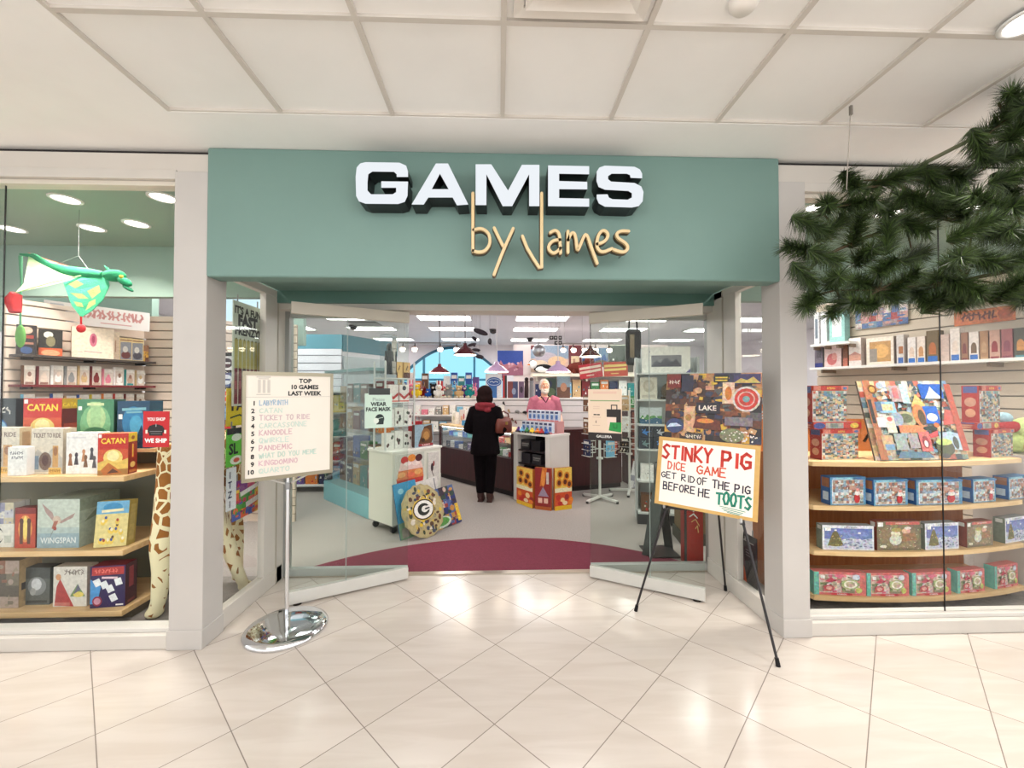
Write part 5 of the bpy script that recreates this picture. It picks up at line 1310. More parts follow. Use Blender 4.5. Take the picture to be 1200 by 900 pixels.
# travel collage jigsaws, two stacks, and the big puzzle between them
tpal = [rgb(190, 186, 170), rgb(110, 140, 166), rgb(76, 84, 92), rgb(226, 220, 206), rgb(200, 160, 126), rgb(130, 152, 146), rgb(190, 110, 90), rgb(160, 176, 190), rgb(216, 190, 146), rgb(104, 110, 100), rgb(206, 200, 190)]
def travel(seed):
    sh = [('r', 0, 0, 1, 1, rgb(190, 60, 44)), ('r', .01, .0, .99, .86, rgb(206, 200, 190))]
    for s_ in collage(seed, tpal, 130, (12, 12), sz=.7):
        if s_[0] == 'r': sh.append(('r', .03 + s_[1] * .94, .03 + s_[2] * .82, .03 + s_[3] * .94, .03 + s_[4] * .82, s_[5]))
        elif s_[0] == 'e': sh.append(('e', .05 + s_[1] * .9, .05 + s_[2] * .76, s_[3] * .6, s_[4] * .6, s_[5]))
    return sh + [('r', 0, .87, 1, 1, rgb(206, 120, 100)), ('r', .2, .87, .8, 1, rgb(190, 50, 36)), ('t', .5, .90, .055, '~6', rgb(246, 206, 90), 'c', .02, .5), ('e', .9, .93, .06, .04, rgb(90, 110, 170))]
redsp = [('r', 0, 0, 1, 1, rgb(150, 44, 40)), ('r', .1, .8, .9, .98, rgb(70, 80, 130)), ('e', .5, .55, .34, .13, rgb(176, 130, 110)), ('e', .5, .25, .3, .12, rgb(190, 140, 110))]
flatart = [('r', 0, 0, 1, 1, rgb(190, 56, 44)), ('e', .12, .5, .12, .45, rgb(60, 70, 140)), ('r', .25, .1, .62, .9, rgb(170, 160, 150)), ('r', .35, .2, .5, .8, rgb(120, 130, 120)), ('e', .85, .5, .09, .4, rgb(230, 190, 80))]
zt = RZ[3]
for side, lo_, mid_, up_, tx in (('left', (958, 1007), (948, 1012), (948, 994), 'left of the big puzzle'), ('right', (1149, 1192), (1132, 1178), (1137, 1177), 'right of the big puzzle')):
    Yb = 3.02 if side == 'left' else 3.1
    d = .10
    sg = R(6) if side == 'left' else R(18)
    def put(px, ytop, zb, Y, lab, art_, left, h=None, dd=d):
        x0, x1 = xat(px[0], Y), xat(px[1], Y)
        hh = h or (W((px[0] + px[1]) / 2, ytop, Y).z - zb)
        return carton('jigsaw_box', lab, 'puzzle box', ((x0 + x1) / 2, Y + dd / 2, zb), (x1 - x0) / math.cos(sg) * .96, dd, hh, sg, art_, rgb(150, 44, 40), group='red travel collage jigsaws in the right window', left=left, busy=True), zb + hh
    o, z1 = put(lo_, 503, zt, Yb, 'red travel collage jigsaw standing lowest in the stack %s' % tx, travel(41), redsp)
    o, z2 = put(mid_, 0, z1 + .001, Yb, 'red jigsaw box lying flat in the middle of the stack %s' % tx, flatart, redsp, .052, .14)
    o, z3 = put(up_, 452, z2 + .001, Yb + .02, 'red travel collage jigsaw standing on top of the stack %s' % tx, travel(41), redsp)
# big tilted puzzle
q0, q1 = W(1044, 547, 2.98), W(1128, 546, 3.02)
bpw, bph = .66, .62
bp = thing('jigsaw_puzzle', 'large mounted travel stamp collage puzzle leaning back on the top right display shelf', 'puzzle', ((xat(1010, 3.0) + xat(1128, 3.0)) / 2 + .03, 2.975, RZ[3]))
wbp = xat(1126, 3.0) - xat(1014, 3.0)
bp.rotation_euler = (R(-14), 0, R(3))
hbp = (W(1065, 447, 3.08).z - RZ[3]) / math.cos(R(14))
MB().bx(-wbp / 2, wbp / 2, -.006, .006, 0, hbp, rgb(90, 80, 70)).build('backing_board', 'card', bp)
sh = collage(51, tpal, 260, (16, 15), sz=.55) + [('r', .02, .0, .10, 1, rgb(170, 110, 80)), ('r', .03, .45, .07, .75, rgb(60, 56, 56)), ('e', .11, .88, .05, .06, rgb(110, 70, 40)), ('e', .11, .88, .03, .035, rgb(206, 150, 80)), ('r', .64, .76, .90, .95, rgb(36, 90, 176)), ('p', [(.68, .76), (.74, .86), (.77, .92), (.80, .86), (.88, .76)], rgb(226, 230, 236)),
      ('p', [(.5, .66), (.58, .82), (.66, .68), (.62, .62)], rgb(216, 176, 110)), ('r', .62, .44, .78, .66, rgb(40, 100, 190)), ('e', .7, .52, .06, .05, rgb(230, 226, 216)), ('p', [(.8, .42), (.86, .62), (.97, .6), (.98, .44)], rgb(190, 90, 80)), ('e', .40, .5, .12, .1, rgb(170, 160, 130)), ('e', .40, .51, .08, .06, rgb(100, 104, 80)), ('e', .3, .5, .07, .09, rgb(150, 160, 176)),
      ('r', .14, .58, .32, .72, rgb(140, 180, 206)), ('r', .17, .61, .29, .69, rgb(206, 196, 150)), ('r', .10, .6, .17, .72, rgb(90, 110, 140)), ('r', .08, .4, .18, .52, rgb(226, 226, 222)), ('r', .17, .33, .27, .54, rgb(226, 206, 190)), ('e', .22, .5, .03, .03, rgb(200, 100, 90)), ('r', .3, .72, .42, .93, rgb(170, 150, 150)), ('r', .33, .76, .39, .9, rgb(190, 110, 110)), ('r', .42, .7, .5, .95, rgb(176, 200, 206)),
      ('p', [(.3, .33), (.58, .33), (.62, .42), (.3, .42)], rgb(206, 130, 90)), ('r', .22, .12, .35, .32, rgb(150, 160, 160)), ('r', .37, .14, .48, .32, rgb(160, 150, 150)), ('r', .49, .1, .61, .34, rgb(206, 110, 106)), ('e', .55, .21, .04, .08, rgb(150, 60, 70)), ('e', .55, .19, .02, .04, rgb(240, 230, 220)), ('r', .08, .12, .2, .3, rgb(190, 160, 130)), ('r', .1, .12, .2, .19, rgb(120, 150, 180)), ('p', [(.7, .14), (.72, .32), (.84, .34), (.98, .3), (.98, .1)], rgb(170, 190, 206)), ('e', .75, .14, .1, .1, rgb(84, 84, 54)), ('e', .75, .21, .09, .04, rgb(190, 200, 120)), ('e', .88, .2, .03, .08, rgb(80, 80, 70)),
      ('e', .73, .04, .05, .03, rgb(80, 74, 70)), ('p', [(.2, .02), (.25, .1), (.55, .09), (.6, .02)], rgb(90, 120, 140)), ('e', .56, .55, .07, .14, rgb(206, 130, 84)), ('e', .58, .52, .04, .1, rgb(90, 70, 50)), ('p', [(.60, .3), (.72, .36), (.70, .28), (.62, .26)], rgb(206, 80, 80)), ('e', .64, .38, .08, .03, rgb(50, 60, 50)), ('e', .72, .42, .03, .03, rgb(216, 110, 60)), ('r', .93, .1, 1, .95, rgb(176, 80, 60))]
MB().art((-wbp / 2, -.006, 0), (wbp, 0, 0), (0, 0, hbp), sh).build('picture', 'busy', bp)
for s in (-1, 1):
    MB().bar((s * wbp * .35, .008, hbp * .5), (s * wbp * .35, hbp * .26, .16), .018, .01, BLACK).build('easel_strut', 'satin', bp)

# items behind on the top shelf
hb_ = tag(MB().prism([(-.13 + .26 * i / 12, .10 * math.sqrt(max(0, 1 - ((i - 6) / 6) ** 2))) for i in range(13)], -.01, .01, rgb(176, 110, 78)).build('chopping_board', 'satin', loc=(2.74, 3.42, 1.362), rot=(R(90), 0, 0)), 'rounded orange brown wooden shape above the big travel puzzle', 'board')
mg = thing('soft_toy', 'pale green and red soft toy heap at the right edge of the right window', 'stuffed animal', (4.3, 3.3, 1.085))
m = MB(); m.ell((0, 0, .10), (.16, .12, .10), rgb(190, 206, 130)); m.ell((.05, -.06, .2), (.12, .1, .1), rgb(196, 212, 140)); m.ell((-.08, -.04, .22), (.1, .06, .05), rgb(180, 60, 60)); m.ell((.02, -.12, .07), (.07, .05, .05), rgb(226, 170, 70)); m.ell((-.1, -.02, .29), (.06, .05, .05), rgb(170, 200, 210)); m.build('plush_body', 'plush', mg)
stand_ = tag(MB().bx(-.22, .28, -.2, .2, 0, 1.084, rgb(206, 196, 186)).build('pedestal', 'paint', loc=(4.4, 3.3, 0)), 'pale pedestal under the soft toy at the right picture edge', 'pedestal')
cl_ = thing('clock_stand', 'dark wooden post with round cream dials behind the right jigsaw stack', 'clock', (3.9, 3.455, 1.362))
cl_.location.z = 1.36
m = MB().bx(-.05, .05, -.02, .02, 0, .17, rgb(70, 54, 44)); m.build('post', 'satin', cl_)
for z_, r_ in ((.12, .038),): MB().cyl((0, -.03, z_), (0, -.02, z_), r_, col=rgb(226, 210, 186), n=20).build('dial', 'satin', cl_)
for k, px in enumerate((1092, 1106, 1119)):
    x = xat(px, 3.4)
    m = thing('tin', 'small round-topped tin with a cream dial above the right stack, %s from the left' % ORD[k], 'tin', (x, 3.455, 1.36), 0, 'tins on the back panel of the right display')
    MB().bx(-.03, .03, -.012, .012, 0, .05, rgb(90, 70, 56)).build('tin_body', 'satin', m); MB().cyl((0, -.016, .035), (0, -.012, .035), .026, col=rgb(226, 214, 196), n=16).build('dial', 'satin', m)

# ------------------------------------------------------------------ wall shelf on the slanted slatwall, with its boxes
ro, ru_ = Vector(SWR[0]), Vector(SWR[1]); rL = ru_.length; ru = ru_.normalized(); rn = Vector((-abs(ru.y), -ru.x, 0)).normalized(); rang = math.atan2(ru.y, ru.x)
def rwall(s, n, z):
    p = ro + ru * s + rn * n; p.z = z; return p
def r_shelf(label, s0, s1, z, depth):
    o = thing('wall_shelf', label, 'shelf', rwall((s0 + s1) / 2, .024, z), rang); h = (s1 - s0) / 2
    MB().bx(-h, h, -depth, 0, -.03, 0, rgb(244, 240, 234)).build('shelf_board', 'satin', o)
    for x in (-h * .9, -h * .3, h * .3, h * .9): MB().bx(x - .01, x + .01, -depth * .85, 0, -.07, -.03, rgb(130, 110, 90)).build('bracket', 'satin', o)
    return o
zr2 = 1.9
r_shelf('long white wall shelf of boxes behind the right window display', .1, rL - .02, zr2, .3)
r_shelf('short white shelf near the pillar, above the long right wall shelf', .1, .55, 2.2, .28)
def s_at(px, n):                  # run position seen at a photo column, n out from the wall
    d = ray(px, 459); o = ro + rn * n
    # (o + ru*s) x d = 0
    return -((o.x) * d.y - (o.y) * d.x) / (ru.x * d.y - ru.y * d.x)
bd_ = .16
def r_box(px0, px1, ytop, lab, art_, side, name='board_game', cat='game box', zb=None, parts=False, left=None):
    s0, s1 = s_at(px0, bd_ + .05), s_at(px1, bd_ + .05)
    w = min(abs(s1 - s0), .5) * .94; zb = zr2 if zb is None else zb
    c = rwall((s0 + s1) / 2, .05 + .06, zb)
    f = rwall((s0 + s1) / 2, bd_ + .05, 0)
    h = W((px0 + px1) / 2, ytop, f.y).z - zb
    return carton(name, lab, cat, c, w, .1, h, rang, art_, side, group='boxes on the right wall shelf', parts=parts, left=left)
peach = rgb(230, 206, 190)
RB = [(952, 962, 402, 'navy and grey spine at the pillar end of the right wall shelf', [('r', 0, 0, 1, 1, rgb(120, 110, 120)), ('r', 0, 0, 1, .2, rgb(40, 50, 120)), ('r', .2, .4, .8, .8, rgb(90, 84, 90))], GREY),
      (963, 984, 399, 'pink game with a coral design, near the pillar on the right wall shelf', [('r', 0, 0, 1, 1, rgb(226, 200, 196)), ('e', .45, .3, .3, .22, rgb(200, 110, 110)), ('e', .6, .4, .16, .14, rgb(216, 150, 140)), ('r', .1, .75, .9, .92, rgb(236, 216, 210))], rgb(210, 180, 176)),
      (985, 991, 404, 'brown spine between the pink and white games on the right wall shelf', [('r', 0, 0, 1, 1, rgb(130, 84, 60)), ('r', 0, 0, 1, .4, rgb(190, 110, 90))], BROWN),
      (992, 1007, 396, 'tall white game with a faint red band on the right wall shelf', [('r', 0, 0, 1, 1, rgb(244, 232, 226)), ('r', 0, .2, 1, .42, rgb(226, 170, 150)), ('p', [(.0, .4), (.5, .52), (1, .4)], rgb(206, 150, 140))], rgb(230, 214, 206)),
      (1012, 1046, 395, 'cream game with an orange picture panel on the right wall shelf', [('r', 0, 0, 1, 1, rgb(236, 224, 208)), ('r', .12, .12, .9, .85, rgb(196, 150, 96)), ('e', .55, .5, .28, .25, rgb(226, 176, 110)), ('r', .12, .12, .4, .6, rgb(150, 140, 130))], rgb(176, 160, 150)),
      (1048, 1057, 392, 'pale game with a blue base and brown square on the right wall shelf', [('r', 0, 0, 1, 1, rgb(214, 206, 200)), ('r', .3, .35, .9, .6, rgb(170, 110, 70)), ('r', .2, 0, .9, .22, rgb(60, 100, 170))], rgb(200, 190, 184))]
x = 1061
RB2 = [('white slim game with a blue base', (226, 200, 180), (236, 226, 220), 10), ('tan slim game with a blue base', (206, 150, 100), (236, 220, 206), 10), ('brown and green tall game with a blue base', (190, 110, 60), (120, 100, 70), 15), ('cream stacked spines', (216, 190, 176), (216, 190, 176), 11),
       ('white tall game with a bright blue base', (236, 216, 200), (240, 226, 216), 12), ('dark red and tan spine', (120, 50, 44), (160, 110, 80), 8), ('white chess game with a blue base', (120, 90, 60), (240, 226, 216), 12), ('tan striped spine', (190, 150, 110), (176, 130, 90), 10), ('dark red figure box with a cream top', (150, 40, 44), (206, 160, 140), 13), ('plum spines', (140, 70, 84), (170, 100, 100), 14), ('brown box with an orange figure and teal foot', (216, 150, 80), (90, 84, 70), 16)]
for lab, c1, c2, wpx in RB2:
    b_ = 'blue base' in lab or 'bright blue' in lab
    art_ = [('r', 0, 0, 1, 1, rgb(*c2)), ('e', .5, .45, .3, .18, rgb(*c1)), ('r', .2, .25, .8, .45, rgb(*c1))] + ([('r', .1, 0, .9, .2, rgb(50, 110, 190))] if b_ else [('r', .1, .0, .9, .1, rgb(90, 150, 160) if 'teal' in lab else rgb(*c1))])
    RB.append((x, x + wpx, 395 - (x - 1061) * .09 - (6 if 'tall' in lab else 0), lab + ' on the right wall shelf', art_, rgb(*c2)))
    x += wpx + 1
for r_ in RB:
    r_box(r_[0], r_[1], r_[2], r_[3], r_[4], r_[5])
for px0, px1, yt, lab, c1, c2 in ((953, 959, 372, 'white book with a grey window on the short right shelf', (230, 228, 230), (110, 120, 130)), (961, 968, 371, 'white narrow book beside the grey window book on the short right shelf', (240, 240, 240), (206, 210, 216)), (970, 990, 370, 'teal topped white box on the short right shelf', (150, 196, 190), (236, 236, 232))):
    s0, s1 = s_at(px0, .2), s_at(px1, .2)
    f = rwall((s0 + s1) / 2, .2, 0)
    carton('board_game', lab, 'game box', rwall((s0 + s1) / 2, .12, 2.2), abs(s1 - s0) * .9, .1, W((px0 + px1) / 2, yt - 6, f.y).z - 2.2, rang, [('r', 0, 0, 1, 1, rgb(*c1)), ('r', .2, .2, .8, .8, rgb(*c2))], rgb(*c1), group='boxes on the short right shelf', parts=False)
# posters on the slatwall above the shelf
def r_poster(px0, px1, yt, yb, lab, art_, c):
    s0, s1 = s_at(px0, .04), s_at(px1, .04); f = rwall((s0 + s1) / 2, .04, 0)
    z1, z0 = W((px0 + px1) / 2, yt, f.y).z, W((px0 + px1) / 2, yb, f.y).z
    o = thing('wall_poster', lab, 'poster', rwall((s0 + s1) / 2, .036, z0), rang); w = abs(s1 - s0)
    MB().bx(-w / 2, w / 2, -.008, .0, 0, z1 - z0, c).art((-w / 2, -.008, 0), (w, 0, 0), (0, 0, z1 - z0), art_).build('poster_sheet', 'busy', o)
    MB().bx(-.02, .02, 0, .014, (z1 - z0) * .7, (z1 - z0) * .8, GREY).build('hook', 'metal', o)
r_poster(1004, 1066, 360, 383, 'grey and rose city collage poster below the pine branches on the right wall', collage(61, [rgb(150, 130, 130), rgb(90, 110, 150), rgb(190, 150, 140), rgb(206, 196, 190), rgb(160, 80, 80), rgb(120, 140, 160)], 26, (7, 3)), GREY)
r_poster(1120, 1192, 362, 379, 'orange banner with dark lettering below the pine branches on the right wall', [('r', 0, 0, 1, 1, rgb(206, 110, 56)), ('t', .42, .3, .5, '~7', rgb(110, 50, 30), 'c', .03, .6), ('e', .85, .5, .12, .35, rgb(176, 84, 40))], ORANGE)

# ================================================================== PINE GARLAND hanging from the mall ceiling
pgl = thing('pine_garland', 'hanging artificial pine branches at the upper right in front of the window', 'garland', (2.2, 2.2, 2.2))
G0 = Vector((2.2, 2.2, 2.2))
flat_mat('pine_bark', (74, 60, 40), .9, .2, 40, .3)
def pine_mat():
    m, nt, p = new_mat('pine_needles'); L = nt.links.new
    a = nt.nodes.new('ShaderNodeAttribute'); a.attribute_name = 'Col'
    n = nt.nodes.new('ShaderNodeTexNoise'); n.inputs['Scale'].default_value = 30
    mr = nt.nodes.new('ShaderNodeMapRange'); mr.inputs['To Min'].default_value = .7; mr.inputs['To Max'].default_value = 1.35; L(n.outputs['Fac'], mr.inputs['Value'])
    v = nt.nodes.new('ShaderNodeVectorMath'); v.operation = 'SCALE'; L(a.outputs['Color'], v.inputs[0]); L(mr.outputs[0], v.inputs['Scale'])
    L(v.outputs[0], p.inputs['Base Color']); p.inputs['Roughness'].default_value = .45
    p.inputs['Subsurface Weight'].default_value = 0
pine_mat()
def spray(px, py, Y, r=1.0, seed=0, dirv=None):
    rd = random.Random(seed)
    c = W(px, py, Y) - G0
    d = Vector(dirv) if dirv else Vector((rd.uniform(-1, 1), rd.uniform(-.9, .2), rd.uniform(-.9, .5)))
    d.normalize()
    Ls = .13 * r
    a, b = c - d * Ls * .6, c + d * Ls * .5
    m = MB()
    ax = d.cross(Vector((0, 0, 1)) if abs(d.z) < .9 else Vector((1, 0, 0))).normalized(); ay = d.cross(ax)
    greens = [rgb(44, 58, 28), rgb(56, 74, 34), rgb(76, 98, 46), rgb(34, 46, 24)]
    N = int(430 * r)
    for i in range(N):
        t = rd.random(); p = a.lerp(b, t)
        th = rd.uniform(0, 2 * math.pi)
        rad = ax * math.cos(th) + ay * math.sin(th)
        nd = (rad * rd.uniform(.7, 1.1) + d * rd.uniform(.25, 1.0)).normalized()
        l = rd.uniform(.06, .09) * r * (1 - .2 * t)
        w = .0021
        s = nd.cross(Vector((rd.uniform(-1, 1), rd.uniform(-1, 1), rd.uniform(-1, 1)))).normalized()
        s2 = nd.cross(s)
        o = p + rad * .003
        q = [o + s * w, o - s * w * .5 + s2 * w * .87, o - s * w * .5 - s2 * w * .87, o + nd * l + Vector((0, 0, -l * .08))]
        m.add(q, [(0, 1, 3), (1, 2, 3), (2, 0, 3)], rd.choice(greens))
    o = m.build('needle_spray', 'pine_needles', pgl)
    return a, b
SPA = [(948, 262), (938, 292), (942, 322), (950, 352), (968, 240), (975, 268), (966, 300), (978, 328), (985, 356), (996, 212), (1006, 238), (1004, 270), (1012, 300), (1010, 332), (1012, 356), (1034, 214), (1038, 244), (1040, 278), (1038, 312), (1034, 344), (1062, 205), (1066, 232), (1068, 264), (1070, 300), (1092, 212), (1088, 244), (1112, 204), (1124, 216), (1108, 236), (1058, 330), (1076, 344), (1098, 326), (1122, 352), (1100, 350)]
SPB = [(1188, 118), (1160, 152), (1188, 156), (1206, 180), (1168, 182), (1192, 204), (1146, 172), (1126, 244), (1156, 236), (1184, 244), (1208, 236), (1140, 268), (1168, 272), (1198, 278), (1118, 306), (1146, 302), (1176, 306), (1204, 308), (1130, 334), (1156, 344), (1184, 338), (1206, 346), (1176, 218), (1200, 128)]
nodes = []
for i, (px, py) in enumerate(SPA):
    Y = 2.16 + .05 * math.sin(i * 1.7)
    spray(px, py, Y, 1.28, i); nodes.append(W(px, py, Y + .02) - G0)
for i, (px, py) in enumerate(SPB):
    Y = 1.95 + .07 * math.sin(i * 2.1)
    spray(px, py, Y, 1.25, 100 + i); nodes.append(W(px, py, Y + .02) - G0)
# woody branches linking the sprays
def branch(pts, r0, r1):
    k = len(pts)
    MB().tube(pts, [r0 + (r1 - r0) * i / (k - 1) for i in range(k)], n=8).build('branch', 'pine_bark', pgl)
def WG(px, py, Y): return W(px, py, Y) - G0
branch([WG(1230, 250, 2.0), WG(1190, 240, 2.02), WG(1140, 262, 2.08), WG(1100, 255, 2.14), WG(1060, 262, 2.18), WG(1010, 280, 2.2), WG(965, 300, 2.2), WG(945, 320, 2.2)], .016, .006)
branch([WG(1225, 210, 1.98), WG(1200, 175, 1.97), WG(1180, 140, 1.96), WG(1170, 120, 1.96)], .012, .005)
branch([WG(1100, 255, 2.14), WG(1080, 230, 2.15), WG(1050, 215, 2.17), WG(1000, 222, 2.18), WG(965, 250, 2.18)], .01, .004)
branch([WG(1225, 310, 2.0), WG(1180, 318, 2.0), WG(1130, 328, 2.05), WG(1080, 335, 2.2), WG(1030, 340, 2.15), WG(980, 340, 2.17)], .012, .004)
main = [WG(1190, 240, 2.02), WG(1100, 255, 2.14), WG(1010, 280, 2.2), WG(1130, 328, 2.05), WG(1030, 340, 2.15), WG(1180, 140, 1.96), WG(1050, 215, 2.17), WG(1200, 175, 1.97), WG(965, 300, 2.2), WG(1180, 318, 2.0), WG(1140, 262, 2.08), WG(1060, 262, 2.18), WG(965, 250, 2.18), WG(980, 340, 2.17)]
for p in nodes:
    q = min(main, key=lambda t: (t - p).length)
    if (q - p).length > .01:
        MB().tube([q, (q + p) / 2 + Vector((0, 0, .012)), p], [.006, .005, .003], n=6).build('twig', 'pine_bark', pgl)
# olive pole and the wire that carries it
pa, pb2 = W(1068, 199, 2.28), W(1215, 124, 2.0)
MB().cyl(pa - G0, pb2 - G0, .011, col=rgb(110, 112, 84), n=12).build('support_pole', 'satin', pgl)
hk = FZ(997, 124, CZ)
lo2 = WG(992, 222, hk.y)
m = MB().tube([hk - G0, lo2], .0022, rgb(170, 160, 150), 6); m.build('hanging_wire', 'satin', pgl)
MB().tube([lo2, WG(1000, 222, 2.18)], .003, rgb(120, 110, 100), 6).build('wire_loop', 'satin', pgl)
MB().bx(hk.x - .006 - G0.x, hk.x + .006 - G0.x, hk.y - .006 - G0.y, hk.y + .006 - G0.y, CZ - .05 - G0.z, CZ - G0.z, rgb(120, 112, 104)).build('ceiling_hook', 'satin', pgl)
wr = W(1200, 150, 1.99)
MB().tube([Vector((wr.x + .1, wr.y, CZ)) - G0, wr + Vector((.1, 0, 0)) - G0], .0022, rgb(170, 160, 150), 6).build('hanging_wire', 'satin', pgl)
# ================================================================== INSIDE THE SHOP
def V2(x, y, z=0): return Vector((x, y, z))
def rowboxes(name, cat, group, where, O, D, n, z, hs, d, pal, seed, facing, gap=.12, labels=None, blank=0.0):
    """n boxes side by side along D from O (ground plan), standing at height z"""
    rd = random.Random(seed); D = Vector(D); L_ = D.length; u = D.normalized(); a = math.atan2(u.y, u.x)
    sp = L_ / n; out = []
    for k in range(n):
        nm = pal[k % len(pal)]; c_ = NAMED[nm]
        h = rd.uniform(*hs); w = sp * (1 - gap)
        p = Vector(O) + u * (sp * (k + .5)); 
        pl = [NAMED[q] for q in pal] + [WHITE, CREAM]
        lab = labels[k] if labels else '%s %s %s, %s from left' % (nm, name.replace('_', ' '), where, ORD[k])
        sh = cover(seed * 31 + k, c_, pl, WHITE if rd.random() < .5 else None, 6)
        out.append(carton(name, lab, cat, (p.x, p.y, z), w, d, h, a, sh, c_, group=group, parts=False))
    return out

# ---- glass display case with a blue-green base, seen through the left door
ca, cb = V2(-2.60, 6.20), V2(-1.63, 5.20)
cu = (cb - ca).normalized(); cn = V2(cu.y, -cu.x); cl = (cb - ca).length; cang = math.atan2(cu.y, cu.x)
dc = thing('display_case', 'tall glass display case on a blue-green base inside the left door', 'display case', (ca + cb) / 2 - cn * .24, cang)
bt = rgb(128, 184, 192)
MB().bx(-cl / 2, cl / 2, -.24, .24, 0, .27, bt).build('base', 'paint', dc, bevel=.005)
for z in (.66, 1.05, 1.44): MB().bx(-cl / 2 + .01, cl / 2 - .01, -.225, .225, z - .008, z).build('glass_shelf', 'case_glass', dc)
for x, y, w, t in ((0, -.236, cl / 2, .003), (0, .236, cl / 2, .003)): MB().bx(-w, w, y - t, y + t, .27, 1.86).build('glass_panel', 'case_glass', dc)
for s in (-1, 1): MB().bx(s * cl / 2 - .003, s * cl / 2 + .003, -.23, .23, .27, 1.86).build('glass_panel', 'case_glass', dc)
MB().bx(-cl / 2, cl / 2, -.24, .24, 1.86, 1.9, rgb(120, 150, 150)).build('top', 'satin', dc)
cases = (('brown', 'navy', 'tan', 'teal', 'dark red', 'grey'), ('navy', 'brown', 'blue', 'green', 'brown', 'tan'), ('brown', 'tan', 'dark red', 'navy', 'brown', 'orange'), ('tan', 'brown', 'teal', 'brown', 'grey', 'dark red'))
for k, z in enumerate((.271, .661, 1.051, 1.441)):
    rowboxes('boxed_puzzle', 'puzzle box', 'boxes inside the glass display case', 'on the %s level of the glass display case' % ('lowest', 'second', 'third', 'top')[k], ca - cn * .30 + cu * .03, cu * (cl - .06), 6, z, (.2, .32), .16, cases[k], 70 + k, 0)

# ---- white cabinet by the doorway
F_, Lc, Rc = V2(-1.18, 4.60), V2(-1.56, 4.90), V2(-.72, 5.13)
ux = (Rc - F_).normalized(); uy = V2(-ux.y, ux.x); cw = (Rc - F_).length; cdp = .47; ang = math.atan2(ux.y, ux.x)
wc = thing('cabinet', 'white melamine cabinet on castors just inside the doorway, left', 'cabinet', F_ + ux * cw / 2 + uy * cdp / 2, ang)
MB().bx(-cw / 2, cw / 2, -cdp / 2, cdp / 2, .10, .90, rgb(224, 222, 210)).build('body', 'satin', wc, bevel=.003)
MB().bx(-cw / 2 - .012, cw / 2 + .012, -cdp / 2 - .012, cdp / 2 + .012, .90, .925, rgb(232, 230, 222)).build('top', 'satin', wc, bevel=.003)
for sx in (-1, 1):
    for sy in (-1, 1):
        MB().cyl((sx * (cw / 2 - .06), sy * (cdp / 2 - .06) - .012, .04), (sx * (cw / 2 - .06), sy * (cdp / 2 - .06) + .012, .04), .04, col=rgb(40, 40, 42), n=14).bx(sx * (cw / 2 - .06) - .02, sx * (cw / 2 - .06) + .02, sy * (cdp / 2 - .06) - .02, sy * (cdp / 2 - .06) + .02, .07, .10, GREY).build('caster', 'satin', wc)
nR = -uy
def lean(name, label, cat, s, off, w, h, art_, c, tilt=-14, roll=0, z=0, mat='print', t=.012, group=None):
    """board standing on the floor and leaning back on the cabinet's right face; s along the face"""
    p = F_ + ux * s + nR * off
    o = thing(name, label, cat, (p.x, p.y, z), ang, group); o.rotation_euler = (R(tilt), R(roll), ang)
    MB().bx(-w / 2, w / 2, -t / 2, t / 2, 0, h, c).build('backing_board', 'card', o)
    MB().art((-w / 2, -t / 2, 0), (w, 0, 0), (0, 0, h), art_).build('picture', mat, o)
    return o
GL_ = 'finished puzzles shown against the white cabinet'
cake = [('r', 0, 0, 1, 1, rgb(206, 206, 196)), ('p', [(.06, .04), (.94, .04), (.98, .3), (.03, .3)], rgb(206, 70, 64)), ('p', [(.05, .25), (.97, .25), (.94, .55), (.10, .55)], rgb(226, 130, 80)), ('e', .2, .4, .14, .08, rgb(240, 170, 110)), ('e', .5, .36, .16, .09, rgb(236, 120, 90)), ('e', .78, .42, .14, .08, rgb(240, 176, 110)), ('p', [(.1, .52), (.95, .52), (.86, .78), (.18, .78)], rgb(240, 206, 200)),
        ('e', .3, .82, .13, .11, rgb(206, 50, 46)), ('e', .55, .86, .14, .11, rgb(226, 140, 60)), ('e', .8, .84, .13, .11, rgb(84, 36, 44)), ('e', .4, .7, .14, .06, rgb(250, 230, 226)), ('e', .7, .68, .14, .06, rgb(250, 226, 220))]
o = lean('jigsaw_puzzle', 'fruit topped layer cake puzzle fixed high on the white cabinet side', 'puzzle', .23, .012, .40, .385, cake, WHITE, tilt=0, z=.50, t=.012)
o = lean('jigsaw_puzzle', 'white puzzle with a small dark figure at the far edge of the cabinet side', 'puzzle', .575, .012, .17, .36, [('r', 0, 0, 1, 1, rgb(216, 210, 204)), ('e', .35, .5, .12, .14, rgb(60, 40, 50)), ('e', .5, .62, .08, .09, rgb(150, 60, 60)), ('s', [(.3, .4), (.5, .2)], .01, rgb(90, 60, 60))], WHITE, tilt=0, z=.50)
lean('jigsaw_puzzle', 'bright blue underwater puzzle leaning behind the oval football puzzle', 'puzzle', .12, .20, .30, .60, [('r', 0, 0, 1, 1, rgb(60, 150, 196)), ('e', .3, .85, .12, .05, rgb(150, 206, 226)), ('e', .6, .7, .2, .1, rgb(40, 110, 160)), ('r', 0, 0, 1, .3, rgb(120, 150, 120)), ('e', .7, .45, .12, .05, rgb(110, 80, 60)), ('r', .1, .03, .4, .2, rgb(150, 140, 130))], rgb(40, 100, 140), tilt=-11, roll=-3)
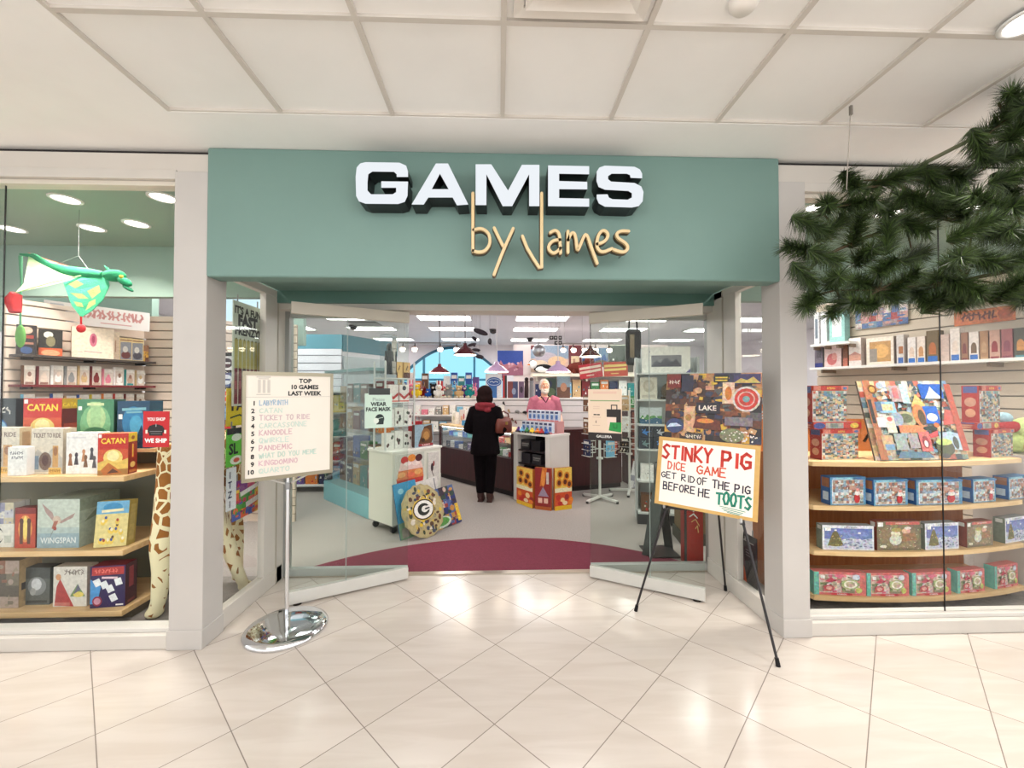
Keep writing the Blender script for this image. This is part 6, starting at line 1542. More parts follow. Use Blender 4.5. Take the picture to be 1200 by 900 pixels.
lean('jigsaw_puzzle', 'white puzzle with a woman in red leaning in the middle of the stack', 'puzzle', .44, .14, .42, .56, [('r', 0, 0, 1, 1, rgb(226, 220, 214)), ('r', .04, .5, .08, .95, rgb(150, 150, 150)), ('r', .1, .5, .12, .9, rgb(190, 186, 186)), ('r', .86, .3, .9, .98, rgb(150, 146, 150)), ('e', .5, .66, .08, .13, rgb(150, 40, 34)), ('e', .5, .7, .05, .06, rgb(226, 180, 150)), ('e', .5, .48, .10, .1, rgb(190, 50, 60)), ('p', [(.42, .3), (.58, .3), (.55, .45), (.45, .45)], rgb(206, 160, 150))], WHITE, tilt=-12, roll=-4)
dpal = [rgb(40, 50, 110), rgb(150, 60, 60), rgb(60, 44, 60), rgb(190, 140, 70), rgb(80, 100, 150), rgb(206, 180, 160), rgb(50, 70, 60)]
lean('jigsaw_puzzle', 'dark multicoloured crowd puzzle with a pink spot, lowest right of the leaning stack', 'puzzle', .56, .26, .50, .46, collage(77, dpal, 60, (7, 6)) + [('e', .2, .88, .1, .09, rgb(226, 60, 130)), ('e', .46, .6, .1, .11, rgb(50, 100, 200)), ('e', .42, .16, .28, .14, rgb(196, 206, 190)), ('e', .42, .17, .22, .1, rgb(90, 150, 70)), ('r', .9, .05, 1, .5, rgb(226, 190, 60))], rgb(50, 40, 50), tilt=-20, roll=-3, mat='busy')
# oval football puzzle
p = F_ + ux * .245 + nR * .35
ov = thing('jigsaw_puzzle', 'round football team puzzle with an oval G emblem leaning in front', 'puzzle', (p.x, p.y, 0), ang); ov.rotation_euler = (R(-20), R(-3), ang)
rw, rh = .275, .29
N = 36
poly = [(rw * math.cos(2 * math.pi * i / N) * (1 + .04 * math.sin(i * 2.6)), rh * math.sin(2 * math.pi * i / N) * (1 + .03 * math.cos(i * 3.1))) for i in range(N)]
b_ = MB().prism(poly, -.008, .008, rgb(176, 160, 116)).build('backing_board', 'card', ov, loc=(0, 0, rh * 1.0), rot=(R(90), 0, 0))
rd = random.Random(6); sh = [('e', .5, .5, .48, .48, rgb(186, 170, 124))]
for _ in range(110):
    a_, r_ = rd.uniform(0, 6.28), rd.uniform(.12, .44)
    sh.append(('e', .5 + r_ * math.cos(a_), .5 + r_ * math.sin(a_), rd.uniform(.02, .05), rd.uniform(.02, .05), rd.choice([rgb(60, 70, 50), rgb(226, 216, 200), rgb(90, 60, 44), rgb(206, 176, 90), rgb(70, 76, 96), rgb(226, 190, 60), rgb(110, 60, 50), rgb(160, 150, 120)])))
sh += [('e', .5, .52, .275, .205, rgb(230, 196, 70)), ('e', .5, .52, .262, .192, rgb(60, 36, 30)), ('e', .5, .52, .235, .168, rgb(240, 236, 230)), ('e', .5, .52, .15, .115, rgb(30, 34, 30)), ('e', .53, .52, .085, .06, rgb(240, 236, 230)), ('r', .54, .535, .74, .565, rgb(240, 236, 230)), ('r', .53, .495, .65, .535, rgb(30, 34, 30)), ('r', .53, .485, .655, .505, rgb(240, 236, 230))]
MB().art((-rw, -.008, 0), (2 * rw, 0, 0), (0, 0, 2 * rh), sh).build('picture', 'print', ov)

# ---- goods standing on the white cabinet
def on_cab(s, t, z=.925): q = F_ + ux * s + uy * t; return Vector((q.x, q.y, z))
tw = thing('product_rack', 'white wire rack of shelves on the white cabinet', 'rack', on_cab(.2, .25), ang)
for z in (.27, .55, .83): MB().bx(-.2, .2, -.11, .11, z - .012, z, rgb(220, 222, 220)).build('shelf', 'satin', tw)
for sx in (-1, 1):
    for sy in (-1, 1): MB().bx(sx * .2 - .008, sx * .2 + .008, sy * .11 - .008, sy * .11 + .008, 0, 1.02, rgb(206, 208, 206)).build('upright', 'satin', tw)
panda = lambda k: [('r', 0, 0, 1, 1, rgb(236, 232, 226))] + [('e', random.Random(k * 7 + i).uniform(.15, .85), random.Random(k * 9 + i).uniform(.15, .8), .12, .1, [rgb(50, 44, 46), rgb(90, 60, 60), rgb(70, 90, 70)][i % 3]) for i in range(5)]
for r_, zz in enumerate((.926, 1.196, )):
    for k in range(3):
        carton('boxed_game', 'white boxed game with dark animal spots, %s of three on the %s rack shelf' % (('left', 'middle', 'right')[k], ('lowest', 'second')[r_]), 'game box', on_cab(.2 - .125 + .125 * k, .2, zz), .115, .08, .19 + .02 * (k % 2), ang, panda(k + r_ * 4), rgb(230, 226, 220), group='white animal games on the cabinet rack', parts=False)
for k in range(2):
    carton('boxed_game', ('white box with a red chevron, left on the third rack shelf', 'white box with a red chevron and dark patch, right on the third rack shelf')[k], 'game box', on_cab(.12 + .15 * k, .2, 1.476), .135, .08, .20, ang, [('r', 0, 0, 1, 1, rgb(240, 230, 226)), ('p', [(0, .55), (.5, .3), (1, .55), (1, .38), (.5, .12), (0, .38)], rgb(190, 50, 50)), ('r', 0, 0, 1, .08, rgb(226, 120, 110))] + ([('e', .5, .8, .2, .14, rgb(60, 60, 70))] if k else []), rgb(226, 200, 196), group='red chevron boxes on the rack', parts=False)
for k in range(2):
    carton('boxed_game', ('tan box with a dark figure, left on top of the rack', 'tan and brown box, right on top of the rack')[k], 'game box', on_cab(.22 + .11 * k, .22, 1.757), .09, .06, .19, ang, [('r', 0, 0, 1, 1, rgb(216, 176, 110)), ('r', 0, 0, 1 if k else .25, .35, rgb(90, 50, 36)), ('s', [(.4, .5), (.6, .75)], .012, rgb(70, 50, 40))], rgb(190, 150, 90), group='tan boxes on top of the rack', parts=False)
hh = thing('boxed_figure', 'tall clear package with a black figure standing on top of the white rack', 'toy', on_cab(.09, .22, 1.757), ang)
MB().bx(-.08, .08, -.05, .05, 0, .50, WHITE).build('clear_box', 'clear_plastic', hh); MB().bx(-.075, .075, -.046, .046, 0, .035, rgb(210, 214, 220)).build('box_base', 'satin', hh)
m = MB().ell((.01, 0, .36), (.035, .03, .045), BLACK).ell((.01, 0, .24), (.045, .032, .10), rgb(36, 38, 42)).tube([(.0, 0, .18), (-.01, 0, .04)], .018, rgb(40, 44, 50)).tube([(.03, 0, .18), (.035, 0, .04)], .018, rgb(40, 44, 50)).tube([(.05, 0, .31), (.06, -.01, .2)], .012, BLACK).tube([(-.03, 0, .31), (-.045, -.01, .2)], .012, BLACK); m.build('figure', 'satin', hh)
rb_ = thing('gift_bag', 'red bag with a dark emblem beside the white rack', 'bag', on_cab(.51, .26), ang)
MB().bx(-.075, .075, -.04, .04, 0, .30, rgb(176, 34, 40)).art((-.075, -.04, 0), (.15, 0, 0), (0, 0, .30), [('e', .5, .42, .3, .2, rgb(70, 20, 26)), ('s', [(.3, .8), (.7, .8)], .016, WHITE), ('s', [(.3, .1), (.7, .14)], .014, WHITE)]).build('bag_body', 'print', rb_)
for s in (-1, 1): MB().tube([(-.03, s * .04, .29), (-.03, s * .035, .36), (.03, s * .035, .36), (.03, s * .04, .29)], .004, rgb(150, 30, 34), 6).build('handle', 'cloth', rb_)
hg = [('r', 0, 0, 1, 1, rgb(150, 176, 190)), ('p', [(.2, .15), (.5, .9), (.92, .98), (.98, .3), (.9, .12)], rgb(96, 62, 40)), ('e', .6, .55, .25, .28, rgb(150, 104, 60)), ('e', .62, .5, .16, .18, rgb(190, 140, 80)), ('e', .45, .3, .1, .09, rgb(60, 40, 30)), ('r', .2, .02, 1, .14, rgb(150, 40, 50)), ('t', .6, .045, .07, '~8', rgb(240, 226, 220), 'c', .01, .6)]
carton('boxed_puzzle', 'brown furry animal puzzle box with a red band, right on the white cabinet top', 'puzzle box', on_cab(.50, .10), .28, .05, .27, ang, hg, rgb(90, 60, 50), group=None)

# ---- the glass-fronted sales counter
def counter(name, label, a, b, d, base_h, glass, group=None):
    a, b = V2(*a), V2(*b); u = (b - a).normalized(); L_ = (b - a).length; n = V2(-u.y, u.x); q = (a + b) / 2 + n * d / 2
    o = thing(name, label, 'counter', q, math.atan2(u.y, u.x)); h = L_ / 2
    top = .99
    MB().bx(-h, h, -d / 2 + .03, d / 2, 0, .08, rgb(30, 16, 18)).build('toe_kick', 'paint', o)
    MB().bx(-h, h, -d / 2, d / 2, .08, base_h, WHITE).build('base', 'maroon_wood', o, bevel=.004)
    MB().bx(-h - .01, h + .01, -d / 2 - .01, d / 2 + .01, top - .035, top, WHITE).build('top', 'maple' if glass else 'maroon_wood', o, bevel=.004)
    if glass:
        MB().bx(-h + .02, h - .02, -d / 2 + .004, -d / 2 + .010, base_h, top - .035).build('front_glass', 'case_glass', o)
        MB().bx(-h + .03, h - .03, -d / 2 + .06, d / 2 - .03, .765, .773).build('glass_shelf', 'case_glass', o)
        MB().bx(-h + .05, h - .05, -d / 2 + .02, -d / 2 + .045, top - .05, top - .036).build('fill_strip', 'tube_light', o)  # glowing strip added to brighten the goods behind the glass
        for s in (-1, 1): MB().bx(s * h - .025, s * h + .025, -d / 2, -d / 2 + .05, base_h, top - .035, WHITE).build('corner_post', 'maroon_wood', o)
        MB().bx(-h, h, d / 2 - .03, d / 2, base_h, top - .035, rgb(206, 200, 196)).build('back_panel', 'satin', o)
    return a, u, n, L_
A1_, u1, n1, L1 = counter('sales_counter', 'glass-fronted sales counter with a dark maroon base behind the woman', (-1.10, 7.70), (.20, 6.22), .55, .57, True)
A2_, u2, n2, L2 = counter('sales_counter', 'dark maroon solid counter behind the wire racks, right of the white endcap', (.86, 6.42), (2.05, 6.79), .36, .955, False)
rowboxes('boxed_game', 'game box', 'small games inside the counter glass', 'on the floor of the counter glass', A1_ + n1 * .16 + u1 * .06, u1 * (L1 - .12), 14, .572, (.07, .13), .12, ['navy', 'white', 'blue', 'white', 'black', 'purple', 'white', 'pale blue', 'navy', 'white', 'grey', 'green', 'white', 'red'], 5, 0, gap=.08)
rowboxes('boxed_game', 'game box', 'small games on the counter glass shelf', 'on the glass shelf of the counter', A1_ + n1 * .22 + u1 * .06, u1 * (L1 - .12), 13, .775, (.07, .13), .12, ['blue', 'pale blue', 'white', 'blue', 'teal', 'grey', 'pale blue', 'purple', 'navy', 'teal', 'red', 'tan', 'green'], 8, 0, gap=.08)
def on_ctr(s, t): q = A1_ + u1 * s + n1 * t; return Vector((q.x, q.y, .991))
ca1 = math.atan2(u1.y, u1.x)
for s, t, w, h, lab, art_, c_ in ((.22, .2, .12, .22, 'white boxed game with a faint print at the left end of the counter top', [('r', 0, 0, 1, 1, rgb(240, 236, 226)), ('e', .5, .5, .2, .2, rgb(206, 200, 170))], WHITE),
                               (.42, .25, .17, .27, 'white box with pink and orange figures on the counter top', [('r', 0, 0, 1, 1, rgb(236, 222, 216)), ('e', .4, .4, .2, .2, rgb(226, 170, 140)), ('e', .75, .55, .12, .2, rgb(190, 80, 80))], WHITE),
                               (.70, .28, .30, .30, 'white board game box with blue block letters on the counter top', [('r', 0, 0, 1, 1, rgb(236, 238, 240)), ('r', .1, .7, .9, .84, rgb(90, 110, 150)), ('r', .1, .45, .75, .6, rgb(70, 96, 150)), ('r', .2, .2, .8, .34, rgb(110, 130, 160)), ('r', .0, .0, 1, .06, rgb(60, 130, 190))], WHITE),
                               (.72, .12, .28, .09, 'blue flat game box in front of the lettered white box on the counter', [('r', 0, 0, 1, 1, rgb(60, 150, 206)), ('r', .3, .2, .9, .8, rgb(140, 200, 226))], BLUE),
                               (1.05, .26, .30, .28, 'yellow boxed game on the counter beside the woman', [('r', 0, 0, 1, 1, rgb(232, 216, 110)), ('r', .0, .0, .12, 1, rgb(120, 176, 60)), ('e', .55, .5, .25, .3, rgb(240, 230, 160)), ('s', [(.3, .85), (.9, .85)], .02, rgb(200, 160, 50))], rgb(220, 196, 70))):
    carton('boxed_game', lab, 'game box', on_ctr(s, t), w, .08, h, ca1, art_, c_, group='games on the sales counter top', parts=False)

# ---- white endcap cabinet with dark shelves and puzzle boxes
ea, eb = V2(.22, 6.08), V2(.70, 5.56)
eu = (eb - ea).normalized(); en = V2(-eu.y, eu.x); ew = (eb - ea).length; ed = .42; eang = math.atan2(eu.y, eu.x)
ec_ = thing('endcap_cabinet', 'white endcap cabinet with black open shelves in front of the counter', 'cabinet', (ea + eb) / 2 + en * ed / 2, eang)
whc = rgb(214, 208, 202)
MB().bx(-ew / 2, -ew / 2 + .08, -ed / 2, ed / 2, 0, .97, whc).bx(ew / 2 - .09, ew / 2, -ed / 2, ed / 2, 0, .97, whc).build('side_panel', 'satin', ec_)
MB().bx(-ew / 2 + .08, ew / 2 - .09, ed / 2 - .02, ed / 2, 0, .97, BLACK).build('back_panel', 'satin', ec_)
MB().bx(-ew / 2 - .008, ew / 2 + .008, -ed / 2 - .008, ed / 2 + .008, .97, 1.0, rgb(226, 222, 216)).build('top', 'satin', ec_)
for z in (.06, .38, .56, .75): MB().bx(-ew / 2 + .08, ew / 2 - .09, -ed / 2 + .02, ed / 2 - .02, z - .02, z, rgb(40, 30, 32)).build('shelf', 'satin', ec_)
for k, (x, z, c_, lab) in enumerate(((-.16, .751, (40, 36, 40), 'black box with grey lettering, left on the top endcap shelf'), (.04, .751, (30, 28, 32), 'plain black box, right on the top endcap shelf'), (-.15, .561, (34, 30, 36), 'dark box, left on the middle endcap shelf'), (.06, .561, (44, 40, 44), 'black box with grey lettering, right on the middle endcap shelf'), (-.1, .381, (30, 26, 30), 'dark box with a grey label on the low endcap shelf'), (.1, .381, (28, 28, 34), 'dark plain box on the low endcap shelf'))):
    c2 = rgb(*c_); p = (ea + eb) / 2 + en * .12 + eu * x
    carton('card_game', lab, 'game box', (p.x, p.y, z), .17, .14, .14, eang, [('r', 0, 0, 1, 1, c2)] + ([('r', .1, .55, .9, .68, rgb(130, 126, 122)), ('r', .1, .36, .8, .48, rgb(120, 116, 112))] if k in (0, 3, 4) else []), c2, group='black boxes on the endcap shelves', parts=False)
sunf = lambda k: [('r', 0, 0, 1, 1, rgb(232, 196, 90)), ('r', 0, 0, 1, .42, rgb(206, 80, 40)), ('r', 0, .42, 1, .52, rgb(236, 226, 190)), ('r', 0, 0, 1, .1, rgb(226, 180, 40))] + [q for i, (u, v) in enumerate(((.3, .85), (.7, .8), (.25, .65), (.6, .66), (.85, .6))) for q in (('e', u, v, .17, .1, rgb(216, 130, 40)), ('e', u, v, .1, .06, rgb(90, 36, 26)))] + [('e', .2 + .25 * i, .3 - .08 * (i % 2), .13, .07, [rgb(226, 130, 40), rgb(190, 50, 40), rgb(240, 206, 150), rgb(150, 40, 40)][(i + k) % 4]) for i in range(4)] + [('e', .3 + .3 * i, .16, .14, .05, [rgb(190, 40, 40), rgb(236, 210, 170), rgb(226, 120, 40)][i % 3]) for i in range(3)]
mids = [('r', 0, 0, 1, 1, rgb(140, 34, 32)), ('p', [(.3, .55), (.45, 1), (.75, 1), (.6, .6)], rgb(206, 110, 40)), ('e', .5, .75, .12, .2, rgb(226, 140, 60)), ('p', [(.2, .32), (.5, .55), (.85, .32)], rgb(150, 130, 150)), ('r', .2, .16, .45, .28, rgb(226, 180, 160)), ('r', .55, .16, .8, .28, rgb(226, 180, 160)), ('r', 0, 0, 1, .08, rgb(176, 90, 40)), ('r', .7, .62, .85, .9, rgb(206, 190, 180))]
pf = (ea + eb) / 2 - en * .06
lft_ = V2(xat(608, 5.92), 5.92); mdl = V2(xat(627, 5.62), 5.62); mdr = V2(xat(648, 5.52), 5.52); rgt = V2(xat(668, 5.62), 5.62)
for a_, b_, lab, art_ in ((lft_, mdl, 'sunflower jigsaw box on the floor at the left of the endcap foot', sunf(0)), (mdl + V2(.01, 0), mdr - V2(.01, 0), 'dark red autumn house jigsaw box in the middle of the endcap foot', mids), (mdr, rgt, 'sunflower jigsaw box on the floor at the right of the endcap foot', sunf(1))):
    d_ = b_ - a_; nn_ = V2(-d_.y, d_.x).normalized(); c_ = (a_ + b_) / 2 - nn_ * .02
    z1 = W(627, 548, c_.y).z
    carton('jigsaw_box', lab, 'puzzle box', (c_.x, c_.y, 0), d_.length * .98, .045, z1, math.atan2(d_.y, d_.x), art_, rgb(190, 110, 50), group='autumn jigsaw boxes at the endcap foot', busy=False)
# toy packs in two tiers on the endcap
tp = [('r', 0, 0, 1, 1, rgb(226, 230, 238)), ('r', .1, .1, .9, .62, rgb(150, 180, 214)), ('e', .5, .36, .26, .2, rgb(70, 100, 160)), ('r', .1, .7, .9, .9, rgb(60, 70, 110)), ('r', 0, 0, 1, .07, rgb(206, 90, 90))]
rk_ = thing('tier_stand', 'clear two-step stand carrying toy packs on the white endcap', 'stand', (ea + eb) / 2 + en * .21, eang)
rk_.location.z = 1.0
MB().bx(-.30, .30, .0, .16, 0, .17, rgb(206, 150, 150)).build('upper_step', 'satin', rk_); MB().bx(-.30, .30, -.13, -.002, 0, .012, rgb(206, 150, 150)).build('lower_step', 'satin', rk_)
base_pack = None
for t_, (y, z) in enumerate(((-.07, 1.013), (.07, 1.171))):
    for k in range(7):
        q = (ea + eb) / 2 + en * (.21 + y) + eu * (-.255 + .085 * k)
        lab = 'white and blue toy pack, %s from left in the %s row on the endcap' % (ORD[k], ('front', 'upper')[t_])
        if base_pack is None:
            base_pack = carton('toy_pack', lab, 'toy', (q.x, q.y, z), .074, .05, .15, eang, tp, rgb(216, 222, 234), group='toy packs on the white endcap', parts=False)
        else: dup(base_pack, lab, (q.x, q.y, z))
rd = random.Random(12)
for k, (nm, s, t) in enumerate((('purple', -.29, -.17), ('pale blue', -.20, -.19), ('green', -.1, -.185), ('yellow', 0.0, -.19), ('orange', .1, -.185), ('red', .18, -.19), ('blue', .26, -.18))):
    q = (ea + eb) / 2 + en * (.21 + t) + eu * s
    b = thing('wooden_toy', 'small %s wooden toy at the front edge of the white endcap top' % nm, 'toy', (q.x, q.y, 1.0), eang + .3 * k, 'bright little toys on the endcap')
    MB().ell((0, 0, .028), (.04, .03, .028), NAMED[nm]).ell((.0, 0, .06), .02, NAMED[nm]).build('toy_body', 'plastic', b)
    for sx in (-1, 1): MB().cyl((sx * .022, -.034, .012), (sx * .022, .034, .012), .012, col=rgb(60, 50, 50), n=10).build('wheel', 'plastic', b)

# ---- wire spinner racks
def spinner(label, loc, rz, seed, hgt=1.18):
    o = thing('spinner_rack', label, 'rack', loc, rz)
    wt = rgb(222, 220, 214)
    for k in range(4):
        a = k * math.pi / 2 + .5; e = V2(math.cos(a) * .30, math.sin(a) * .30)
        lg = MB().bar((0, 0, .05), (e.x, e.y, .028), .035, .03, wt).build('leg', 'satin', o)
        MB().cyl((e.x, e.y, 0), (e.x, e.y, .028), .02, col=rgb(40, 38, 40), n=10).build('rubber_foot', 'plastic', lg)
    MB().cyl((0, 0, .03), (0, 0, 1.62), .019, col=wt, n=14).build('pole', 'satin', o)
    MB().cyl((0, 0, .60), (0, 0, .625), .05, col=wt, n=14).build('hub', 'satin', o)
    rd = random.Random(seed)
    for lv, z in enumerate((.66, .98, 1.30)):
        for k in range(4):
            a = k * math.pi / 2 + .25; d = V2(math.cos(a), math.sin(a)); s = V2(-d.y, d.x); c = d * .20 + V2(0, 0, z)
            p = MB()
            for h_ in (0, .09, .18):
                p.tube([c - s * .09 + V2(0, 0, h_), c - s * .09 + d * .06 + V2(0, 0, h_), c + s * .09 + d * .06 + V2(0, 0, h_), c + s * .09 + V2(0, 0, h_), c - s * .09 + V2(0, 0, h_)], .0035, wt, 5)
            p.bar(c + V2(0, 0, .09), d * .018 + V2(0, 0, z + .09), .008, .008, wt)
            p.bar(c - s * .085 + V2(0, 0, 0), c - s * .085 + V2(0, 0, .2), .006, .006, wt).bar(c + s * .085, c + s * .085 + V2(0, 0, .2), .006, .006, wt).bar(c - s * .09 + d * .03, c + s * .09 + d * .03, .06, .004, wt)
            pk = p.build('wire_pocket', 'satin', o)
    return o
S1 = V2(1.49, 6.02)
S2 = V2(2.06, 6.42)
spinner('white wire spinner rack on a cross foot behind the peach mall poster', S1, .2, 3)
spinner('white wire spinner rack on a cross foot, further right and deeper in the shop', S2, .7, 4)
CC = ['orange', 'dark red', 'brown', 'white', 'grey', 'green', 'navy', 'tan', 'red', 'pale blue', 'brown', 'black']
for si, (S, rz) in enumerate(((S1, .2), (S2, .7))):
    for lv, z in enumerate((.66, .98, 1.30)):
        for k in range(4):
            a = k * math.pi / 2 + .25 + rz; d = V2(math.cos(a), math.sin(a))
            if d.y > .75: continue
            nm = CC[(si * 5 + lv * 4 + k * 3) % 12]
            q = S + d * .232
            carton('card_pack', '%s card pack in the %s %s pocket of the %s spinner rack' % (nm, ('lowest', 'middle', 'highest')[lv], ('right', 'rear', 'left', 'front')[k], ('nearer', 'further')[si]), 'card pack', (q.x, q.y, z + .004), .14, .028, .23, a + math.pi / 2, cover(si * 50 + lv * 9 + k, NAMED[nm], [WHITE, CREAM, NAMED['brown'], NAMED['grey'], NAMED['tan']], rgb(226, 220, 210), 9), NAMED[nm], group='card packs on the spinner racks', parts=False)

# ---- white slatwall counter behind the till, with what stands on it
KZ, KY = 1.455, 8.6
sk = thing('back_counter', 'long white slatwall counter behind the till', 'counter', (.35, KY, 0))
m = MB(); slat_panel(m, (-2.8, 0, .1), (5.1, 0, 0), 1.3, rgb(236, 232, 234), .15, .014); m.build('slatwall_panel', 'satin', sk)
MB().bx(-2.8, 2.3, .02, .55, 0, 1.42, rgb(226, 222, 224)).build('body', 'satin', sk)
MB().bx(-2.82, 2.32, -.06, .57, 1.42, KZ, rgb(244, 242, 242)).build('top', 'satin', sk, bevel=.004)
MB().bx(-2.1, -.15, -.32, .0, 1.1, 1.125, rgb(240, 238, 238)).build('shelf', 'satin', sk)
MB().bx(-2.1, -.15, -.32, .0, .78, .805, rgb(240, 238, 238)).build('shelf', 'satin', sk)
rowboxes('boxed_toy', 'toy box', 'toy boxes on the upper slatwall shelf', 'on the upper white shelf behind the counter', V2(-1.72, KY - .17), V2(1.85, 0), 13, 1.126, (.1, .19), .12, ['white', 'pink', 'white', 'grey', 'tan', 'white', 'pale blue', 'white', 'pink', 'grey', 'white', 'purple', 'white'], 22, 0, gap=.2)
rowboxes('boxed_toy', 'toy box', 'toy boxes on the lower slatwall shelf', 'on the lower white shelf behind the counter', V2(-1.72, KY - .17), V2(1.85, 0), 11, .806, (.12, .22), .12, ['white', 'tan', 'white', 'pale blue', 'white', 'yellow', 'white', 'green', 'white', 'pale blue', 'orange'], 23, 0, gap=.2)
# trinkets hung on the slatwall right of the woman
for k, (px, py, c_, lab) in enumerate(((579, 472, 'black', 'small black charm'), (590, 471, 'black', 'second small black charm'), (584, 478, 'grey', 'silver horn-shaped trinket'), (596, 480, 'tan', 'brass key trinket'), (606, 481, 'grey', 'long pewter trinket'), (615, 482, 'black', 'dark toy dragon trinket'), (600, 490, 'brown', 'pair of brown bead trinkets'), (604, 493, 'dark red', 'dark red bead trinket'), (590, 488, 'white', 'white card trinket'))):
    p_ = W(px, py, KY - .03)
    t = thing('trinket', '%s hooked on the white slatwall beside the shopkeeper' % lab, 'trinket', p_, 0, 'trinkets on the white slatwall')
    MB().ell((0, -.02, -.02), (.05 if k in (2, 4, 5) else .022, .015, .028), NAMED[c_], 10, 6).ell((.02, -.02, -.05), (.014, .012, .02), NAMED[c_], 8, 6).build('charm', 'satin', t)
    MB().tube([(0, .03, .0), (0, -.03, .0), (0, -.035, .012)], .004, GREY, 6).build('hook', 'metal', t)

def plush(label, loc, s, c1, c2, kind, rz, group, name='soft_toy'):
    t = thing(name, label, 'stuffed animal', loc, rz, group)
    m = MB()
    m.ell((0, 0, .36 * s), (.30 * s, .26 * s, .36 * s), c1, 12, 8).ell((0, -.02 * s, .82 * s), (.26 * s, .24 * s, .24 * s), c1, 12, 8).ell((0, -.24 * s, .76 * s), (.11 * s, .1 * s, .08 * s), c2, 10, 6)
    for sx in (-1, 1):
        m.ell((sx * .17 * s, -.26 * s, .10 * s), (.11 * s, .18 * s, .10 * s), c2, 10, 6)
        m.ell((sx * .32 * s, -.10 * s, .42 * s), (.09 * s, .12 * s, .18 * s), c1, 10, 6)
        if kind == 'bunny': m.ell((sx * .12 * s, 0, 1.2 * s), (.06 * s, .04 * s, .2 * s), c1, 8, 6)
        elif kind == 'bird': m.ell((sx * .1 * s, -.2 * s, .92 * s), (.04 * s, .03 * s, .04 * s), WHITE, 8, 6)
        else: m.ell((sx * .2 * s, 0, 1.02 * s), (.09 * s, .05 * s, .09 * s), c1, 8, 6)
    m.build('plush_body', 'plush', t)
    e = MB()
    for sx in (-1, 1): e.ell((sx * .09 * s, -.235 * s, .88 * s), .026 * s, BLACK, 6, 4)
    e.build('eye', 'plastic', t)
    return t
PL = [(462, 'orange', 'bear', 1.1), (469, 'tan', 'bunny', 1.2), (476, 'brown', 'bear', .9), (482, 'pink', 'bunny', 1.1), (488, 'yellow', 'bear', 1.5), (496, 'dark red', 'bird', .9), (502, 'blue', 'bear', .8), (508, 'black', 'bear', 1.1), (514, 'white', 'bunny', 1.2), (520, 'red', 'bird', .9), (526, 'grey', 'bear', 1.3), (532, 'pale blue', 'bunny', 1.0), (538, 'tan', 'bear', 1.1), (544, 'purple', 'bird', 1.0), (550, 'teal', 'bear', 1.2), (556, 'pink', 'bunny', .9)]
for k, (px, nm, kd, sc) in enumerate(PL):
    yk_ = KY + (.09, .29)[k % 2]; x = xat(px, yk_)
    plush('%s soft toy %s on the white back counter, %s from left' % (nm, kd, ORD[k]), (x, yk_, KZ), (.225, .26)[k % 2] * min(sc, 1.2), NAMED[nm], CREAM, kd, (k % 5 - 2) * .2, 'soft toys along the back counter')
rowboxes('boxed_toy', 'toy box', 'toy boxes behind the soft toys', 'behind the soft toys on the back counter', V2(xat(460, KY + .47), KY + .47), V2(xat(562, KY + .47) - xat(460, KY + .47), 0), 12, KZ + .001, (.34, .56), .1, ['tan', 'blue', 'white', 'orange', 'brown', 'pale blue', 'red', 'white', 'blue', 'teal', 'blue', 'purple'], 40, 0)
for px0, px1, yt, lab, art_, c_ in ((569, 588, 438, 'blue and white box with a blue oval badge on the back counter', [('r', 0, 0, 1, 1, rgb(236, 236, 240)), ('r', 0, 0, .7, .5, rgb(50, 110, 180)), ('e', .52, .66, .46, .2, rgb(40, 90, 170)), ('e', .52, .66, .40, .15, rgb(200, 220, 240)), ('e', .52, .66, .37, .125, rgb(40, 90, 170)), ('s', [(.28, .66), (.4, .69), (.5, .64), (.62, .69), (.76, .65)], .02, rgb(200, 220, 240))], WHITE),
                              (589, 594, 440, 'red and black upright box beside the oval badge box', [('r', 0, 0, .5, 1, rgb(190, 40, 40)), ('r', .5, 0, 1, 1, rgb(40, 24, 34))], DKRED), (595, 607, 447, 'brown and navy picture box right of the oval badge box', [('r', 0, 0, .5, 1, rgb(130, 60, 60)), ('r', .5, 0, 1, 1, rgb(70, 76, 120)), ('e', .6, .4, .2, .2, rgb(150, 160, 190))], BROWN),
                              (608, 614, 447, 'purple grey box left of the dark bottle figure', [('r', 0, 0, 1, 1, rgb(120, 90, 120)), ('e', .5, .5, .3, .2, rgb(60, 40, 60))], PURPLE), (640, 652, 443, 'dark green jungle box behind the shopkeeper', [('r', 0, 0, 1, 1, rgb(50, 70, 60)), ('e', .5, .3, .4, .2, rgb(90, 110, 80)), ('e', .4, .7, .2, .15, rgb(40, 50, 80))], GREEN),
                              (653, 668, 441, 'pale blue and brown picture box right of the shopkeeper', [('r', 0, 0, 1, 1, rgb(150, 176, 190)), ('r', 0, 0, 1, .5, rgb(120, 84, 70)), ('e', .5, .5, .25, .2, rgb(200, 150, 120))], GREY)):
    carton_px('boxed_game', lab, 'game box', px0, px1, yt, KY + .1, KZ, .1, art_, c_, group='boxes on the back counter by the till', parts=False)
for k, px in enumerate((617, 623)):
    t = thing('figurine', ('dark brown bottle-shaped figurine on the back counter left of the shopkeeper', 'grey hooded figurine on the back counter beside the shopkeeper')[k], 'figurine', (xat(px, KY + .15), KY + .15, KZ))
    MB().lathe([(.0, 0), (.05, 0), (.048, .2), (.04, .3), (.05, .36), (.0, .4)], col=(rgb(60, 36, 36), rgb(150, 150, 156))[k], n=12).build('figurine_body', 'satin', t)
    MB().ell((0, -.01, .40), .045, (rgb(50, 30, 30), rgb(110, 100, 100))[k], 10, 8).build('head', 'satin', t)

